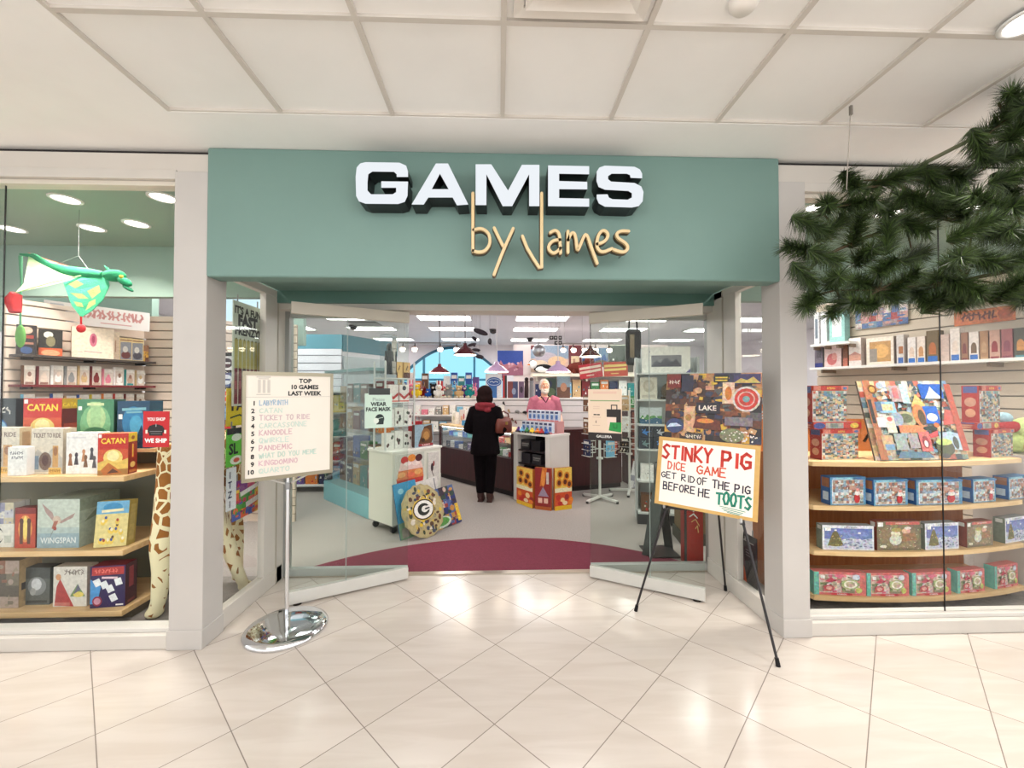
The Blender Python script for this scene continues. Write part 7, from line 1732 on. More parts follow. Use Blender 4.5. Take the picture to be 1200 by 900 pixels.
# ---- partition with wall art, ledge and shelf
PY = 11.0
struct(MB().bx(.40, 4.6, PY, PY + .15, 0, 2.86, rgb(232, 216, 212)).build('wall_partition_back', 'paint'))
def wall_pic(lab, px0, px1, yt, yb, art_, c, mat='print', Y=PY):
    x0, x1 = xat(px0, Y), xat(px1, Y); xm = (px0 + px1) / 2; z1, z0 = W(xm, yt, Y).z, W(xm, yb, Y).z
    o = thing('wall_poster', lab, 'poster', ((x0 + x1) / 2, Y, z0)); w = x1 - x0
    MB().bx(-w / 2, w / 2, -.03, 0, 0, z1 - z0, c).build('backing_board', 'card', o)
    MB().art((-w / 2, -.03, 0), (w, 0, 0), (0, 0, z1 - z0), art_).build('picture', mat, o)
wall_pic('blue sky and pink canyon panorama on the rear partition, leftmost', 583, 613, 411, 440, scenic(3, rgb(40, 70, 150), rgb(176, 110, 120), rgb(150, 90, 110), None, 14, [rgb(216, 170, 180), rgb(130, 70, 70), rgb(190, 140, 150)]), NAVY)
wall_pic('large pastel sunset sky painting on the rear partition', 622, 666, 405, 436, [('r', 0, 0, 1, 1, rgb(150, 170, 190)), ('r', 0, .0, 1, .5, rgb(226, 190, 170)), ('e', .4, .55, .3, .2, rgb(190, 180, 190)), ('e', .7, .4, .25, .2, rgb(236, 200, 160)), ('e', .25, .3, .2, .15, rgb(240, 216, 190)), ('r', 0, .85, .2, 1, rgb(110, 40, 44)), ('r', 0, 0, 1, .1, rgb(206, 180, 160))], GREY)
wall_pic('maroon framed street picture beside the sunset painting', 667, 681, 405, 436, [('r', 0, 0, 1, 1, rgb(120, 50, 56)), ('r', .15, .1, .85, .6, rgb(236, 216, 176)), ('r', .3, .15, .5, .5, rgb(190, 150, 120))], DKRED)
wall_pic('blue and brown bay landscape on the rear partition above the red banners', 682, 712, 408, 430, scenic(8, rgb(110, 140, 170), rgb(60, 90, 150), rgb(110, 90, 70), None, 8), BLUE)
wall_pic('dark green forest picture at the right end of the rear partition', 713, 742, 405, 436, scenic(9, rgb(90, 96, 90), rgb(60, 70, 60), rgb(70, 60, 50), None, 12), GREEN)
lg_ = thing('wall_shelf', 'long cream ledge on the rear partition carrying the penguin and cat', 'shelf', (2.1, PY, 2.06))
MB().bx(-1.25, 1.7, -.42, 0, -.08, 0, rgb(236, 226, 206)).build('shelf_board', 'satin', lg_)
for x in (-1.1, .2, 1.5): MB().bx(x - .02, x + .02, -.36, 0, -.2, -.08, rgb(206, 196, 180)).build('bracket', 'satin', lg_)
lg2 = thing('wall_shelf', 'lower shelf of dark boxes on the rear partition behind the shopkeeper', 'shelf', (2.1, PY, 1.45))
MB().bx(-1.25, 1.7, -.35, 0, -.04, 0, rgb(226, 216, 200)).build('shelf_board', 'satin', lg2)
for x in (-1.1, .2, 1.5): MB().bx(x - .02, x + .02, -.3, 0, -.16, -.04, rgb(206, 196, 180)).build('bracket', 'satin', lg2)
rowboxes('boxed_puzzle', 'puzzle box', 'puzzles on the rear partition shelf', 'on the lower rear partition shelf', V2(.95, PY - .2), V2(2.7, 0), 11, 1.451, (.32, .5), .12, ['navy', 'green', 'brown', 'pale blue', 'tan', 'dark red', 'green', 'orange', 'navy', 'white', 'teal'], 55, 0)
# penguin and cat
pg_ = thing('soft_toy', 'black and white penguin plush lying on the cream ledge', 'stuffed animal', (xat(637, PY - .25), PY - .25, 2.06))
m = MB().ell((0, 0, .13), (.26, .12, .12), BLACK, 14, 8).ell((-.02, -.06, .11), (.2, .08, .09), WHITE, 12, 8).ell((-.28, -.02, .24), (.11, .1, .11), WHITE, 12, 8).ell((-.29, .02, .27), (.1, .09, .1), BLACK, 12, 8).cyl((-.36, -.05, .24), (-.44, -.08, .22), .03, .004, ORANGE).ell((.28, -.03, .06), (.07, .05, .03), ORANGE, 8, 6); m.ell((.08, -.11, .16), (.13, .03, .05), BLACK, 10, 6); m.build('plush_body', 'plush', pg_)
ct_ = thing('soft_toy', 'reddish brown cat plush with a curled tail on the cream ledge', 'stuffed animal', (xat(678, PY - .25), PY - .25, 2.06))
m = MB().ell((0, 0, .16), (.30, .12, .15), rgb(110, 50, 40), 14, 8).ell((.28, -.04, .34), (.13, .11, .12), rgb(116, 54, 44), 12, 8).tube([(-.28, 0, .14), (-.45, -.05, .12), (-.52, -.08, .02)], [.05, .045, .03], rgb(96, 44, 38)).cyl((.22, -.04, .44), (.2, -.04, .52), .04, .005, rgb(110, 50, 40)).cyl((.34, -.04, .44), (.36, -.04, .52), .04, .005, rgb(110, 50, 40)).tube([(.2, -.06, .1), (.26, -.1, .0)], .045, rgb(110, 50, 40)).tube([(-.15, -.06, .1), (-.12, -.1, .0)], .05, rgb(110, 50, 40)); m.build('plush_body', 'plush', ct_)

# ---- hung from the ceiling: banners, pendants, ball, track lights, mobile
def hung(o, pts, ztop):
    for x, y, z in pts:
        MB().tube([(x, y, z), (x, y, ztop - o.location.z)], .003, rgb(190, 186, 186), 5).build('hanging_wire', 'satin', o)
for k, (p0, p1, yt, yb, tl, lab) in enumerate(((680, 707, 426, 443, 8, 'red hanging banner with two lines of cream words, the tilted left one'), (708, 736, 424, 441, 2, 'orange red hanging banner with two lines of yellow words, the right one'))):
    Y = 8.4; x0, x1 = xat(p0, Y), xat(p1, Y); z0, z1 = W(p0, yb, Y).z, W(p0, yt, Y).z; w, h = x1 - x0, z1 - z0
    o = thing('hanging_banner', lab, 'sign', ((x0 + x1) / 2, Y, z0)); cc = (rgb(206, 60, 70), rgb(206, 80, 56))[k]; tc_ = (rgb(250, 226, 206), rgb(246, 216, 130))[k]
    MB().bx(-w / 2, w / 2, -.006, .006, 0, h, cc).art((-w / 2, -.006, 0), (w, 0, 0), (0, 0, h), [('s', [(.06, .72), (.22, .74)], .05, tc_), ('s', [(.28, .73), (.46, .74)], .05, tc_), ('s', [(.54, .74), (.92, .76)], .05, tc_), ('s', [(.06, .45), (.46, .47)], .05, tc_), ('s', [(.54, .47), (.9, .5)], .05, tc_), ('s', [(.3, .2), (.6, .2)], .02, tc_)]).build('banner_sheet', 'ink', o, rot=(0, R(-tl), 0))
    hung(o, ((-w * .4, 0, h * .9), (w * .4, 0, h * .9)), SHZ)
def pendant(lab, px, yb, Y, rad, hgt, c, mat='enamel'):
    p_ = W(px, yb, Y)
    o = thing('pendant_lamp', lab, 'lamp', p_, 0, 'enamel pendant lamps over the counters')
    MB().lathe([(rad, 0), (rad * .97, .012), (rad * .5, hgt * .55), (rad * .2, hgt * .72), (rad * .16, hgt), (.0, hgt * 1.02)], col=c, n=28).build('lamp_shade', mat, o)
    MB().lathe([(rad * .93, -.002), (.0, -.004)], col=WHITE, n=24).build('shade_lining', 'spot_lens', o)
    MB().cyl((0, 0, hgt), (0, 0, SHZ - p_.z), .008, col=rgb(210, 204, 206) if c[0] > .2 else rgb(60, 40, 40), n=8).build('rod', 'satin', o)
    MB().cyl((0, 0, SHZ - p_.z - .03), (0, 0, SHZ - p_.z), .05, col=WHITE, n=14).build('ceiling_rose', 'satin', o)
lil = rgb(190, 160, 196); mar = rgb(84, 30, 40)
pendant('dark maroon pendant lamp in front of the arched window', 545, 416, 7.0, .20, .20, mar)
pendant('flat dark red pendant lamp, lower and left of the maroon one before the arched window', 515, 437, 7.8, .20, .17, rgb(120, 40, 56))
pendant('lilac pendant lamp above the woman in black', 582, 436, 7.0, .215, .18, lil)
pendant('lilac pendant lamp above the shopkeeper', 654, 436, 7.0, .22, .19, lil)
pendant('dark brown pendant lamp above the red banners', 692, 418, 7.4, .20, .20, rgb(84, 38, 34))
p_ = W(631.5, 411, 8.0)
o = thing('mirror_ball', 'silver mirror ball hanging above the penguin ledge', 'ball', p_)
bl = MB().ell((0, 0, 0), .13, rgb(200, 204, 210), 20, 14).build('ball', 'metal', o, smooth=False); MB().cyl((0, 0, .12), (0, 0, .16), .02, col=GREY, n=10).build('cap', 'metal', o)
hung(o, ((0, 0, .16),), SHZ)
def track(lab, pxs, yh, Y):
    zt = W(pxs[0], yh, Y).z
    x0, x1 = xat(pxs[0] - 5, Y), xat(pxs[-1] + 5, Y)
    o = thing('track_light', lab, 'ceiling light', ((x0 + x1) / 2, Y, zt), 0); h = (x1 - x0) / 2
    MB().bx(-h, h, -.02, .02, .10, .13, rgb(150, 146, 146)).build('rail', 'satin', o)
    for x in (-h * .8, h * .8): MB().cyl((x, 0, .13), (x, 0, SHZ - zt), .006, col=rgb(200, 196, 196), n=8).build('suspension_rod', 'satin', o)
    for px in pxs:
        x = xat(px, Y) - o.location.x
        hd = MB().cyl((x, 0, .10), (x, 0, .05), .012, col=rgb(60, 50, 50), n=8).lathe([(.02, .05), (.045, .02), (.075, -.05), (.07, -.05)], (x, -.01, 0), rgb(120, 90, 90), 16).build('lamp_head', 'satin', o)
        MB().ell((x, -.03, -.03), (.062, .05, .05), WHITE, 12, 8).build('bulb', 'spot_lens', hd)
track('track of four glowing spot lamps left of the arched window', [472, 486, 516, 535], 408, 8.9)
track('track of five glowing spot lamps over the right of the shop', [660, 672, 685, 698, 714], 409, 8.75)
p_ = W(566, 398, 7.6)
o = thing('hanging_mobile', 'black mobile of gliding bird shapes near the arched window', 'mobile', p_)
for k, (px, py, sx, sz, a) in enumerate(((563, 389, .15, .05, .35), (574, 400, .04, .06, 0), (556, 397, .06, .035, .6), (553, 404, .09, .03, -.25), (558, 410, .08, .03, .1), (562, 418, .08, .04, .15))):
    q = W(px, py, 7.6) - p_
    MB().ell(q, (sx, .03, sz), rgb(40, 26, 40), 12, 8, rot=(0, a, 0)).ell(q + V2(sx * .5, 0, -sz * .5), (sx * .3, .02, sz * .8), rgb(40, 26, 40), 8, 6).build('bird_shape', 'satin', o)
    MB().tube([q, (q.x, q.y, SHZ - p_.z)], .002, rgb(120, 110, 120), 5).build('hanging_wire', 'satin', o)
p_ = W(651, 398, 7.8)
o = thing('hanging_mobile', 'string of small black letter cubes hanging from the ceiling right of centre', 'mobile', p_)
for k, (px, py) in enumerate(((646, 396), (651, 396), (656, 396), (652, 402), (656, 402))):
    q = W(px, py, 7.8) - p_
    MB().obox(q, (.035, 0, 0), (0, .035, 0), (0, 0, .035), rgb(50, 40, 46)).ell(q + V2(0, -.036, 0), (.016, .003, .016), rgb(200, 196, 196), 8, 6).build('cube', 'satin', o)
    MB().tube([q, (q.x, q.y, SHZ - p_.z)], .002, rgb(120, 110, 120), 5).build('hanging_wire', 'satin', o)
for k, (px, py, lab) in enumerate(((414, 381, 'black dome camera on the shop ceiling seen through the left door'), (578, 386, 'black dome camera on the shop ceiling above the lilac pendant'), (621, 396, 'black dome camera on the shop ceiling deep behind the shopkeeper'))):
    p_ = FZ(px, py, SHZ)
    o = thing('dome_camera', lab, 'camera', (p_.x, p_.y, SHZ)); MB().cyl((0, 0, -.03), (0, 0, 0), .11, col=rgb(60, 56, 58), n=16).build('mount', 'satin', o); MB().ell((0, 0, -.04), (.1, .1, .09), rgb(26, 22, 26), 14, 8).build('dome', 'enamel', o)
p_ = FZ(428, 379, SHZ)
o = thing('ceiling_vent', 'grey return air grille in the shop ceiling seen through the left door', 'vent', (p_.x, p_.y, SHZ)); MB().bx(-.35, .35, -.3, .3, -.02, 0, rgb(120, 120, 118)).build('frame', 'satin', o)
for k in range(8): MB().bx(-.32, .32, -.27 + .07 * k, -.24 + .07 * k, -.028, -.018, rgb(160, 160, 158)).build('louver', 'satin', o)

# ---- wall units far left behind the doors
gl_ = thing('shelf_unit', 'white shelf unit of books and games against the far left slatwall', 'shelf unit', (-3.4, 6.78, 0))
MB().bx(-1.0, 1.0, .17, .2, 0, 1.62, rgb(226, 224, 226)).build('back_panel', 'satin', gl_)
for z in (.12, .5, .88, 1.26, 1.6): MB().bx(-1.0, 1.0, -.18, .2, z - .025, z, rgb(232, 230, 230)).build('shelf', 'satin', gl_)
for x in (-1, 1): MB().bx(x - .015, x + .015, -.18, .2, 0, 1.62, rgb(226, 224, 226)).build('side_panel', 'satin', gl_)
for k, z in enumerate((.12, .5, .88, 1.26)):
    rowboxes('board_game', 'game box', 'games in the far left shelf unit', 'on the %s shelf of the far left unit' % ('lowest', 'second', 'third', 'highest')[k], V2(-4.35, 6.72), V2(1.9, 0), 9, z + .001, (.2, .3), .16, ['blue', 'red', 'tan', 'green', 'white', 'purple', 'orange', 'navy', 'pale blue'][k:] + ['red', 'teal', 'yellow'][:k], 90 + k, 0)
wall_pic('cream framed print on the blue-green partition seen through the left door', 397, 412, 428, 452, [('r', 0, 0, 1, 1, rgb(236, 226, 190)), ('r', .12, .12, .88, .88, rgb(226, 206, 150)), ('e', .5, .4, .25, .2, rgb(206, 170, 110))], CREAM, Y=7.6)

# ================================================================== RIGHT OF THE DOORWAY
# tower of shelves with games, seen through the right door
TW = V2(1.98, 5.02)
tw2 = thing('product_tower', 'tall grey gondola of games seen through the right door glass', 'shelf unit', (TW.x + .1, TW.y, 0), R(-14))
MB().bx(-.36, .36, .12, .15, 0, 2.02, rgb(206, 208, 206)).build('back_panel', 'satin', tw2)
for z in (.14, .52, .9, 1.2, 1.5, 1.82): MB().bx(-.36, .36, -.2, .15, z - .02, z, rgb(210, 212, 210)).build('shelf', 'satin', tw2)
for x in (-.36, .36): MB().bx(x - .012, x + .012, -.05, .15, 0, 2.02, rgb(190, 192, 190)).build('upright', 'satin', tw2)
MB().bx(-.37, .37, -.2, .15, 0, .12, rgb(60, 60, 62)).build('plinth', 'satin', tw2)
def on_tw(x, y, z): q = Matrix.Rotation(R(-14), 3, 'Z') @ V2(x, y, z); return V2(TW.x + .1, TW.y) + q
carton('board_game', 'white box with a grey city photograph on top of the grey gondola', 'game box', on_tw(-.02, -.02, 1.821), .56, .16, .32, R(-14), [('r', 0, 0, 1, 1, rgb(236, 230, 222)), ('r', .2, .24, .82, .68, rgb(130, 126, 130)), ('p', [(.2, .24), (.3, .5), (.4, .4), (.5, .6), (.62, .42), (.72, .55), (.82, .24)], rgb(84, 80, 90)), ('e', .16, .82, .02, .03, GREY), ('p', [(.9, 0), (1, 0), (1, .16)], rgb(110, 100, 150))], rgb(190, 192, 190), group=None)
carton('boxed_puzzle', 'cream map puzzle standing on the upper gondola shelf', 'puzzle box', on_tw(-.22, -.06, 1.501), .2, .05, .27, R(-14), [('r', 0, 0, 1, 1, rgb(230, 222, 206)), ('e', .5, .6, .34, .28, rgb(200, 190, 170)), ('e', .5, .62, .2, .16, rgb(216, 206, 190)), ('r', .1, .08, .9, .2, rgb(206, 196, 180))], CREAM, group='games on the grey gondola', parts=False)
hat = thing('soft_toy', 'grey brown furry hat-shaped plush on the upper gondola shelf', 'stuffed animal', on_tw(.03, -.06, 1.501), 0)
MB().ell((0, 0, .1), (.11, .09, .10), rgb(110, 96, 80), 12, 8).ell((0, -.02, .02), (.13, .1, .025), rgb(90, 78, 66), 12, 6).build('plush_body', 'plush', hat)
ttb = thing('soft_toy', 'brown teddy seated at the right end of the upper gondola shelf', 'stuffed animal', on_tw(.24, -.06, 1.501), R(-14))
MB().ell((0, 0, .09), (.08, .07, .09), rgb(140, 100, 64), 12, 8).ell((0, -.02, .2), (.06, .055, .055), rgb(150, 110, 70), 12, 8).ell((-.05, 0, .25), .02, rgb(140, 100, 64), 8, 6).ell((.05, 0, .25), .02, rgb(140, 100, 64), 8, 6).ell((-.05, -.08, .02), (.03, .05, .025), rgb(150, 110, 70), 8, 6).ell((.05, -.08, .02), (.03, .05, .025), rgb(150, 110, 70), 8, 6).build('plush_body', 'plush', ttb)
carton('boxed_puzzle', 'green and blue landscape puzzle on the fourth gondola shelf', 'puzzle box', on_tw(-.2, -.08, 1.201), .26, .05, .2, R(-14), scenic(4, rgb(206, 216, 220), rgb(90, 150, 80), rgb(60, 100, 130)), GREEN, group='games on the grey gondola', parts=False)
for r_, z in enumerate((.901, 1.061)):
    for k in range(4):
        acc = [rgb(120, 150, 150), rgb(70, 140, 220), rgb(190, 196, 206), rgb(206, 90, 120)][(k + r_) % 4]
        carton('card_game', 'black boxed game with a %s burst, %s in the %s row on the gondola' % (('grey', 'blue', 'white', 'pink')[(k + r_) % 4], ORD[k], ('lower', 'upper')[r_]), 'game box', on_tw(-.26 + .172 * k, -.10, z if r_ == 0 else 1.041), .165, .10, .135, R(-14), [('r', 0, 0, 1, 1, rgb(40, 44, 58)), ('e', .55, .5, .28, .3, rgb(30, 34, 46)), ('p', [(.2, .4), (.5, .8), (.45, .5), (.85, .55), (.55, .35), (.6, .15)], acc), ('e', .25, .65, .05, .06, acc)], rgb(30, 32, 42), group='black boxed games on the gondola', parts=False)
rowboxes('card_game', 'game box', 'white games low on the gondola', 'on the second gondola shelf', on_tw(-.33, -.1, 0) , (Matrix.Rotation(R(-14), 3, 'Z') @ V2(.66, 0)), 4, .521, (.18, .28), .12, ['white', 'grey', 'green', 'white'], 66, 0)
rowboxes('card_game', 'game box', 'dark games low on the gondola', 'on the lowest gondola shelf', on_tw(-.33, -.1, 0), (Matrix.Rotation(R(-14), 3, 'Z') @ V2(.66, 0)), 4, .141, (.2, .3), .12, ['brown', 'red', 'white', 'teal'], 67, 0)
# hanging dark bag
p_ = W(742, 428, 5.6)
o = thing('hanging_bag', 'black bag with a tan panel hanging left of the grey gondola', 'bag', p_)
MB().bx(-.10, .11, -.05, .05, 0, .5, rgb(28, 24, 24)).build('bag_body', 'cloth', o, bevel=.04); MB().bx(-.06, .0, -.056, -.05, .1, .42, rgb(120, 104, 84)).build('pocket', 'cloth', o, bevel=.002)
for s in (-1, 1): MB().tube([(s * .06, 0, .48), (s * .05, 0, .62), (0, 0, .7)], .012, rgb(30, 26, 26), 6).build('strap', 'cloth', o)
MB().tube([(0, 0, .7), (0, 0, SHZ - p_.z)], .003, GREY, 5).build('hanging_wire', 'satin', o)
# things on the floor right of the doorway
o = thing('folding_easel', 'dark grey folded display board leaning inside the right door', 'easel', (1.46, 3.98, .009))
MB().obox((.09, .0, .53), (.012, .02, 0), (.045, -.03, 0) , (.1, .02, .53), rgb(64, 66, 64)).build('board', 'satin', o)
MB().obox((.22, .14, .36), (.01, .02, 0), (.035, -.02, 0), (-.05, -.02, .36), rgb(50, 50, 50)).build('rear_leg', 'satin', o)
MB().bx(-.02, .28, -.10, .2, 0, .012, rgb(40, 40, 40)).build('foot', 'satin', o)
o = thing('cabinet', 'olive brown low cabinet with a dark base behind the right side light', 'cabinet', (2.16, 4.36, 0), R(-8))
MB().bx(-.22, .22, -.16, .16, .12, .52, rgb(116, 98, 70)).build('body', 'paint', o, bevel=.004); MB().bx(-.24, .2, -.17, .17, 0, .12, rgb(60, 62, 52)).build('plinth', 'paint', o); MB().bx(-.23, .23, -.17, .17, .52, .62, rgb(206, 204, 198)).build('top', 'satin', o)
o = thing('boxed_game', 'tall red box with white script standing at the right door jamb', 'game box', (1.80, 3.79, 0), R(-6))
redb = [('r', 0, 0, 1, 1, rgb(176, 44, 36)), ('r', 0, 0, .14, 1, rgb(60, 60, 60)), ('s', [(.35, .86), (.55, .92), (.5, .82), (.75, .9)], .012, WHITE), ('s', [(.3, .74), (.5, .78), (.7, .72)], .01, WHITE), ('s', [(.4, .66), (.6, .7), (.8, .6)], .008, rgb(240, 190, 120)), ('s', [(.6, .56), (.7, .6), (.75, .5)], .008, rgb(240, 190, 120))]
MB().bx(-.085, .085, -.05, .05, 0, .60, rgb(150, 40, 34)).build('carton_body', 'card', o, bevel=.004); MB().art((-.085, -.05, 0), (.17, 0, 0), (0, 0, .6), redb).build('cover_print', 'print', o)
for k, (px, y0, c_, lab) in enumerate(((745, 6.70, rgb(216, 216, 214), 'white puzzle sheet leaning low beside the spinner rack'), (764, 6.72, rgb(190, 90, 90), 'red and white puzzle sheet leaning low beside the spinner rack'))):
    o = thing('puzzle_sheet', lab, 'puzzle', (xat(px, y0), y0, 0.0), R(-25 - 10 * k)); o.rotation_euler = (R(-20), R(8), R(-25 - 10 * k))
    MB().bx(-.12, .12, -.006, .006, 0, .44, c_).art((-.12, -.006, 0), (.24, 0, 0), (0, 0, .44), collage(95 + k, [rgb(226, 226, 226), c_, rgb(150, 150, 160), rgb(206, 170, 160)], 16, (3, 4))).build('backing_board', 'print', o)
# brown bookcase end and right-hand shelves
o = thing('bookcase', 'reddish brown bookcase end behind the further spinner rack', 'shelf unit', (2.55, 7.15, 0), R(10))
MB().bx(-.34, .34, -.15, .15, 0, 1.28, WHITE).build('body', 'maroon_wood', o, bevel=.004); MB().bx(-.35, .35, -.16, .16, 1.28, 1.31, rgb(150, 100, 70)).build('top', 'satin', o)
for k in range(3): MB().bx(-.3, .3, -.16, -.15, .1 + .4 * k, .44 + .4 * k, rgb(120, 60, 46)).build('panel', 'satin', o)
rowboxes('plant_toy', 'toy', 'green toys on the bookcase top', 'on the brown bookcase', V2(2.25, 7.1), V2(.6, .1), 4, 1.311, (.14, .34), .1, ['green', 'white', 'teal', 'pale blue'], 71, 0)
# far right gondolas of goods
for gi, (x0, y0, L_) in enumerate(((3.3, 8.6, 3.0), (3.4, 10.9, 2.6))):
    g_ = thing('shelf_unit', ('white shelf unit far right, nearer row, seen past the door jamb', 'white shelf unit far right, rear row')[gi], 'shelf unit', (x0 + L_ / 2, y0, 0))
    MB().bx(-L_ / 2, L_ / 2, .17, .2, 0, 1.75, rgb(226, 226, 228)).build('back_panel', 'satin', g_)
    for z in (.15, .6, 1.05, 1.45): MB().bx(-L_ / 2, L_ / 2, -.2, .2, z - .025, z, rgb(232, 232, 232)).build('shelf', 'satin', g_)
    for k, z in enumerate((.15, .6, 1.05, 1.45)):
        if gi == 0: rowboxes('board_game', 'game box', 'games in the far right shelf unit', 'on the %s shelf of the far right unit' % ('lowest', 'second', 'third', 'highest')[k], V2(x0, y0 - .06), V2(L_, 0), 10, z + .001, (.22, .34), .16, ['teal', 'red', 'white', 'blue', 'tan', 'green', 'grey', 'orange', 'navy', 'pink'], 120 + k, 0)
# ================================================================== PEOPLE
def remesh(o, v):
    r = o.modifiers.new('remesh', 'REMESH'); r.mode = 'VOXEL'; r.voxel_size = v; r.use_smooth_shade = True
    s = o.modifiers.new('smooth', 'SMOOTH'); s.factor = .5; s.iterations = 2
    return o
def hand(m, w, d, up, s, curl=.5):
    """palm and five fingers from wrist w along d; up is the back of the hand; s = +1/-1 thumb side"""
    w, d, up = Vector(w), Vector(d).normalized(), Vector(up).normalized()
    sd = d.cross(up).normalized() * s
    m.tube([w, w + d * .04, w + d * .085], [.024, .030, .028], n=10)
    for k, (o, l) in enumerate(((.027, .07), (.009, .082), (-.009, .076), (-.026, .058))):
        p = w + d * .085 + sd * o; pts = [w + d * .06 + sd * o * .8, p]; dd = d.copy()
        for j in range(3):
            dd = (dd - up * curl * (.4 + .2 * j)).normalized(); p = p + dd * l / 3; pts.append(p)
        m.tube(pts, [.011, .0095, .009, .0085, .007], n=8)
    b = w + d * .03 + sd * .024
    m.tube([w + d * .02 + sd * .01, b, b + (d * .6 + sd * .6 - up * .2).normalized() * .03, b + (d * .9 + sd * .35 - up * .4).normalized() * .058], [.014, .013, .011, .009], n=8)
def figure(m, H, arms, feet, sh=.19):
    k = H / 1.75
    S = lambda *p: Vector(p) * k
    # head and neck
    m.ell(S(0, 0, 1.645), (.074 * k, .092 * k, .105 * k), n=20, m=14).ell(S(0, -.03, 1.585), (.056 * k, .066 * k, .058 * k), n=16, m=10)
    m.cyl(S(0, -.075, 1.66), S(0, -.108, 1.618), .011 * k, .017 * k)          # nose
    m.ell(S(0, -.085, 1.572), (.024 * k, .012 * k, .006 * k)).ell(S(0, -.083, 1.582), (.022 * k, .012 * k, .005 * k))   # lips
    m.ell(S(0, -.082, 1.545), (.02 * k, .016 * k, .016 * k)).ell(S(0, -.08, 1.69), (.05 * k, .014 * k, .01 * k))         # chin, brow
    for s in (-1, 1):
        m.ell(S(s * .076, .005, 1.635), (.012 * k, .02 * k, .032 * k)).ell(S(s * .04, -.062, 1.615), (.022 * k, .018 * k, .018 * k))
    m.cyl(S(0, .012, 1.42), S(0, 0, 1.60), .058 * k, .052 * k)
    m.rings([(S(0, 0, .88), .15 * k, .11 * k), (S(0, 0, .98), .16 * k, .115 * k), (S(0, 0, 1.08), .14 * k, .105 * k), (S(0, 0, 1.25), .16 * k, .115 * k), (S(0, 0, 1.38), .17 * k, .10 * k), (S(0, .01, 1.44), .11 * k, .075 * k), (S(0, .01, 1.47), .06 * k, .058 * k)], n=20)
    for s, (el, wr, d, up) in zip((-1, 1), arms):
        a = S(s * sh, .0, 1.39); el, wr = Vector(el) * k, Vector(wr) * k
        m.tube([S(s * .12, 0, 1.41), a, (a + el) / 2, el, (el + wr) / 2, wr], [.05 * k, .055 * k, .047 * k, .04 * k, .037 * k, .026 * k], n=12)
        hand(m, wr, d, up, s)
    for s, f in zip((-1, 1), feet):
        hx, kx = S(s * .09, 0, .9), S(s * .092 + f[0] * .3, -.02, .48); an = Vector((s * .085 * k + f[0], f[1], .09))
        m.tube([hx, (hx + kx) / 2, kx, (kx * .55 + an * .45) + Vector((0, .012, 0)), an], [.092 * k, .08 * k, .056 * k, .054 * k, .037 * k], n=14)
        m.ell(an + Vector((0, -.06, -.05)), (.042, .115, .038))
    return m

# ---- woman in black, back to us
p_ = FZ(568.5, 588); HW = 1.66
wm = thing('person', 'woman in a long black coat and red scarf, seen from behind at the counter', 'person', (p_.x, p_.y, 0), R(172))
k = HW / 1.75
armsW = (((-.27, .02, 1.10), (-.20, -.20, 1.02), (.35, -.9, 0), (0, 0, 1)), ((.27, .02, 1.10), (.20, -.20, 1.05), (-.4, -.9, 0), (0, 0, 1)))
ftW = ((.012, 0.0), (-.012, -.02))
m = figure(MB(), HW, armsW, ftW, .175)
b_ = m.build('body', 'skin', wm, smooth=True); remesh(b_, .0075)
def arm_sleeve(m, s, el, wr, r, k, sh):
    a = Vector((s * sh, 0, 1.39)) * k; el, wr = Vector(el) * k, Vector(wr) * k
    m.tube([Vector((s * .10, 0, 1.41)) * k, a, (a + el) / 2, el, (el + wr) / 2, wr], [.075 * k, .085 * k, .078 * k, .072 * k, .062 * k, .052 * k], n=14)
m = MB()
m.rings([((0, 0, .69), .215, .165), ((0, 0, .72), .22, .17), ((0, 0, .85), .205, .165), ((0, 0, 1.0), .18, .145), ((0, 0, 1.12), .19, .145), ((0, 0, 1.26), .20, .14), ((0, 0, 1.335), .175, .115), ((0, .01, 1.38), .10, .085), ((0, .01, 1.41), .075, .075)], n=24)
for s, a in zip((-1, 1), armsW): arm_sleeve(m, s, a[0], a[1], 0, k, .175)
remesh(m.build('coat', 'black_coat', wm, smooth=True), .012)
m = MB()
for s, f in zip((-1, 1), ftW):
    m.tube([(s * .085, 0, .84), (s * .085, -.01, .5), (s * .08 + f[0], f[1] + .008, .13)], [.105, .078, .062], n=14)
remesh(m.build('trousers', 'black_trousers', wm, smooth=True), .012)
for s, f in zip((-1, 1), ftW):
    x = s * .081 + f[0]
    m = MB().tube([(x, f[1] + .005, .21), (x, f[1] + .01, .1), (x, f[1] + .0, .06)], [.058, .052, .052], n=14).ell((x, f[1] - .06, .045), (.05, .13, .045), n=14).bx(x - .042, x + .042, f[1] - .17, f[1] + .055, 0, .022)
    remesh(m.build('boot', 'brown_boot', wm, smooth=True), .008)
m = MB().ell((0, .03, 1.575), (.112, .118, .112), n=20, m=14).ell((0, .05, 1.49), (.125, .1, .11), n=18, m=12).ell((.05, .05, 1.44), (.06, .07, .07)).ell((-.05, .05, 1.44), (.06, .07, .07))
m.ell((-.07, -.01, 1.52), (.035, .07, .1)).ell((.07, -.01, 1.52), (.035, .07, .1))
remesh(m.build('hair', 'dark_hair', wm, smooth=True), .011)
m = MB()
ring = [(math.cos(t) * .112, .015 + math.sin(t) * .105, 1.385 + .022 * math.sin(t)) for t in [2 * math.pi * i / 20 for i in range(21)]]
m.tube(ring, .042, n=10).ell((.02, .11, 1.36), (.11, .035, .045)).ell((-.05, .115, 1.335), (.06, .03, .04)).tube([(.05, -.1, 1.37), (.06, -.125, 1.27), (.05, -.14, 1.15)], [.035, .035, .03], n=10)
remesh(m.build('scarf', 'red_scarf', wm, smooth=True), .01)
